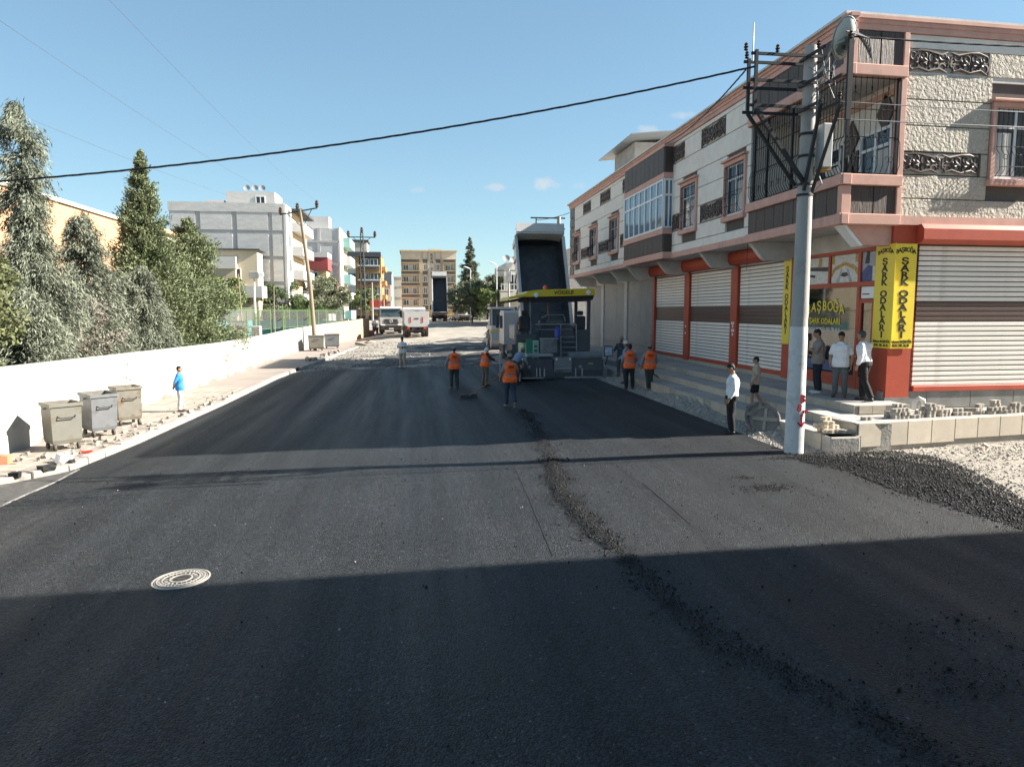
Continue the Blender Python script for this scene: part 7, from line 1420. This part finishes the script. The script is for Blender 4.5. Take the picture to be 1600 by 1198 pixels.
bk = MB().cbox(-.19, .19, -.1, .1, 0, .2, .01).xf(lambda p: (-9.25 + p[0], 17.0 + p[1] + p[0] * .3, gz(-7, 17) + SWZ + p[2])).build('hollow_brick', M_BRK); tag(bk, 'hollow red brick lying by the wall at the left edge', 'brick'); MB().box(-9.36, -9.16, 16.88, 17.0, gz(-7, 17) + SWZ + .201, gz(-7, 17) + SWZ + .204).build('hollow', M_INB, bk)
bg_ = tag(inst(rock_mesh(40, (1, .8, .7), M_BAG), 'plastic_bag', (-7.95, 17.05, gz(-7, 17) + SWZ + .08), (.2, .3, 1), (.3, .3, .3)), 'crumpled white plastic bag on the pavement near the kerb', 'bag'); tag(inst(rock_mesh(41, (1, .4, .15), M_RLAMP), 'litter', (-7.95, 18.2, gz(-7, 18) + SWZ + .02), (0, 0, .3), (.25, .25, .25)), 'small piece of red litter on the left pavement', 'litter')
for i, (x, y, s) in enumerate(((-8.3, 15.75, .16), (-7.95, 16.3, .2), (-7.75, 17.0, .12))): tag(inst(rock_mesh(50 + i, (1, .8, .5), M_CLUMP), 'asphalt_lump', (x, y, gz(-7, y) + SWZ + .03), (0, 0, i), (s * 1.4, s * 1.4, s * 1.4)), ('leftmost', 'middle', 'rightmost')[i] + ' of three black asphalt lumps on the kerb at the lower left', 'asphalt lump', 'asphalt lumps on the kerb')
# interlocking paving blocks stacked on the front platform
M_PBLK = mat('old_paving_block', (.31, .285, .25), .95, var=.18, scale=12, bump=.008, bscale=40, rnd_obj=.22, dirt=(.2, .18, .16), dscale=6, dlo=.5, dhi=.7); M_PBLKP = mat('pale_paving_block', (.50, .41, .31), .95, var=.18, scale=12, bump=.008, bscale=40, rnd_obj=.15)
pbm = MB().prism([(-.115, -.05), (-.06, -.062), (0, -.05), (.06, -.062), (.115, -.05), (.115, .05), (.06, .062), (0, .05), (-.06, .062), (-.115, .05)], lambda x, y: (x, y, 0), lambda x, y: (x, y, .078)).mesh('paving_block', M_PBLK); pbp = pbm.copy(); pbp.materials.clear(); pbp.materials.append(M_PBLKP)
def block(x, y, z, a=None, pale=False, lab='grey paving block stacked on the front platform', grp='paving blocks on the front platform', tip=0):
    o = inst(pbp if pale else pbm, 'paving_block', (x, y, z), (rnd.uniform(-.03, .03) + tip, rnd.uniform(-.03, .03), rnd.uniform(-.25, .25) if a is None else a)); tag(o, lab, 'paving block', grp)
zp = .60
def plat(u, v=0): c, s = math.cos(PFA), math.sin(PFA); return 9.72 + u * c - v * s, 14.47 + u * s + v * c
def stack(u, v, n, a=None):
    x, y = plat(u, v)
    for k in range(n): block(x + rnd.uniform(-.025, .025), y + rnd.uniform(-.02, .02), zp + k * .082, a)
block(*plat(.55, .35), zp, .1)
for u in (1.35, 1.60): stack(u, .32, 3, .1)
stack(1.36, .50, 2); stack(1.58, .52, 4, .1); stack(1.88, .30, 1); stack(2.08, .36, 2); stack(2.36, .32, 4, .05); stack(2.38, .5, 3); stack(2.72, .34, 2); stack(2.78, .46, 3); stack(2.98, .40, 2, .7); stack(3.2, .34, 1); stack(3.3, .44, 2); stack(3.48, .34, 1); stack(3.62, .40, 2); stack(3.82, .36, 2); stack(3.98, .44, 3, .4); stack(4.22, .34, 2); stack(4.40, .38, 4, .1); stack(4.55, .34, 2); stack(4.78, .4, 2); stack(5.0, .36, 3, .05); stack(5.25, .4, 2); stack(5.5, .36, 2)
L_ = 'pale paving block piled on the end of the lowest step'; G_ = 'paving blocks on the lowest step end'
for x, y, k in ((9.12, 14.62, 0), (9.35, 14.60, 0), (9.2, 14.75, 0), (9.16, 14.72, 1), (9.36, 14.74, 0), (9.2, 14.74, 2), (9.14, 14.86, 0), (9.3, 14.86, 1), (9.2, 14.86, 3), (9.52, 14.56, 0), (9.0 + .06, 14.9, 1), (9.3, 14.72, 1)): block(x, y, .375 + k * .082, None, k > 0 or x < 9.3, L_, G_)
block(12.75, 14.35, ground_z(12.75, 14.35) + .01, .3, True, 'single paving block lying in the side street dust', 'loose paving block')
block(12.85, 14.42, ground_z(12.85, 14.42) + .05, .9, True, 'second paving block tilted on the one lying in the side street', 'loose paving block', .5)
# drain elbow behind the blocks
tag(MB().tube([(12.35, 16.15, .62), (12.35, 16.15, .82), (12.45, 16.12, .92), (12.58, 16.12, .86), (12.6, 16.12, .72)], .055, 10).build('drain_pipe', mat('pvc_pipe', (.55, .54, .5), .6), smooth=50), 'pale plastic drain elbow at the foot of the corner pillar', 'pipe')
# concrete manhole covers leaning against the step
M_CCOV = mat('dark_concrete_cover', (.16, .15, .14), .9, var=.2, scale=6, bump=.01, bscale=20)
def cover(label, c, tilt, az, r_=.37):
    T = thing('concrete_cover', label, 'manhole cover', c, 0, 'concrete covers against the step'); m = Matrix.Rotation(az, 3, 'Z') @ Matrix.Rotation(tilt, 3, 'X')
    MB().lathe([(.02, -.05), (r_ - .02, -.05), (r_, -.03), (r_, .03), (r_ - .02, .05), (r_ - .07, .05), (r_ - .09, .02), (.02, .02)], (0, 0, r_ * .8), 28, m).build('disc', M_CCOV, T, smooth=30, local=True)
    MB().obox(Vector((0, 0, r_ * .8)) + m @ Vector((0, 0, .035)), (r_ * .8, .05, .02), m).build('rib', M_RUB, T, local=True); MB().obox(Vector((0, 0, r_ * .8)) + m @ Vector((0, 0, .034)), (.035, r_ * .78, .016), m).build('rib', M_RUB, T, local=True)
cover('dark concrete manhole cover leaning on the step, the front one showing its underside', (8.72, 16.75, .06), R(62), R(-38)); cover('dark concrete manhole cover leaning on the step, the one behind', (8.72, 17.08, .13), R(68), R(-50))
# cast-iron manhole cover set in the new asphalt
M_CI = mat('worn_cast_iron', (.29, .275, .25), .7, metal=0, var=.18, scale=12, dirt=(.2, .19, .18), dscale=9, dlo=.5, dhi=.75)
MH = thing('manhole_cover', 'round pale cast-iron manhole cover set in the fresh asphalt', 'manhole cover', (-3.03, 9.32, gz(-3.03) - .022))
MH.scale = (.88, .88, 1); MHM = Matrix.Rotation(-.03, 3, 'Y')
MB().lathe([(.02, -.02), (.40, -.02), (.40, .026), (.375, .03), (.372, .018), (.36, .018), (.358, .028), (.02, .028)], (0, 0, 0), 40, MHM).build('plate', M_CI, MH, smooth=25, local=True)
for a, b_ in ((.315, .335), (.245, .265), (.135, .16)):
    MB().lathe([(a, .024), (a, .036), (b_, .036), (b_, .024)], (0, 0, 0), 40, MHM).build('raised_ring', M_CI, MH, smooth=25, local=True)
rb2 = MB()
for k in range(36):
    t = k / 36 * 6.283; rb2.obox(MHM @ Vector((.29 * math.cos(t), .29 * math.sin(t), .03)), (.016, .006, .007), MHM @ Matrix.Rotation(t, 3, 'Z'))
for k in range(20): t = k / 20 * 6.283; rb2.obox(MHM @ Vector((.203 * math.cos(t), .203 * math.sin(t), .03)), (.022, .005, .007), MHM @ Matrix.Rotation(t, 3, 'Z'))
tag(rb2.build('tread_studs', M_CI, MH, local=True), kind='stuff')
dk = MB()
for a in (.347, .226, .172, .124): dk.lathe([(a - .005, .0285), (a - .005, .0295), (a + .005, .0295), (a + .005, .0285)], (0, 0, 0), 40, MHM)
dk.obox((0, 0, .0295), (.06, .006, .002), MHM); dk.build('dark_groove', mat('groove_dark', (.12, .115, .11), .9), MH, local=True)  # thin dark rings and bar laid on the plate to draw its grooves

# thin bluish steam rising off the hot mat around the paver
SM = bpy.data.materials.new('steam'); SM.use_nodes = True; nt = SM.node_tree; nt.nodes.clear(); vo = nt.nodes.new('ShaderNodeVolumePrincipled'); vo.inputs['Color'].default_value = (.9, .93, .97, 1); vo.inputs['Density'].default_value = .022; vo.inputs['Anisotropy'].default_value = .2; ot = nt.nodes.new('ShaderNodeOutputMaterial'); nt.links.new(vo.outputs[0], ot.inputs['Volume'])
b = MB()
for c, r in (((6.6, 32.5, 1.3), (3.0, 4.0, 1.9)), ((8.0, 31.0, 1.6), (1.8, 3.2, 2.3)), ((5.2, 34.5, 1.6), (2.2, 3.5, 2.2)), ((7.0, 28.5, .8), (2.6, 3.5, 1.2))): ball(b, c, r)
st_ = remesh(b, 'steam', SM, None, .35, 6); tag(st_, 'thin pale steam hanging over the hot asphalt around the paver', 'steam', kind='stuff')
import OpenImageIO as oiio, numpy as np,sys
a=oiio.ImageBuf('/workdir/render_main.png').get_pixels()
k=a.shape[1]/1600
for n,(x0,y0,x1,y1) in dict(shade=(390,1040,420,1062),lit=(590,800,620,822),shade2=(590,650,620,672),facade=(1110,225,1130,240),wall=(60,585,90,607),shutter=(1180,440,1210,470),sky=(200,20,260,60),skyh=(610,370,630,390),front=(1450,120,1530,150),pave=(380,575,410,590),heap=(1400,720,1450,740)).items():
    q=a[int(y0*k):int(y1*k)+1,int(x0*k):int(x1*k)+1,:3]; print(n,(q.mean((0,1))*255).round(),'sd',(q.std((0,1))*255).round(1))
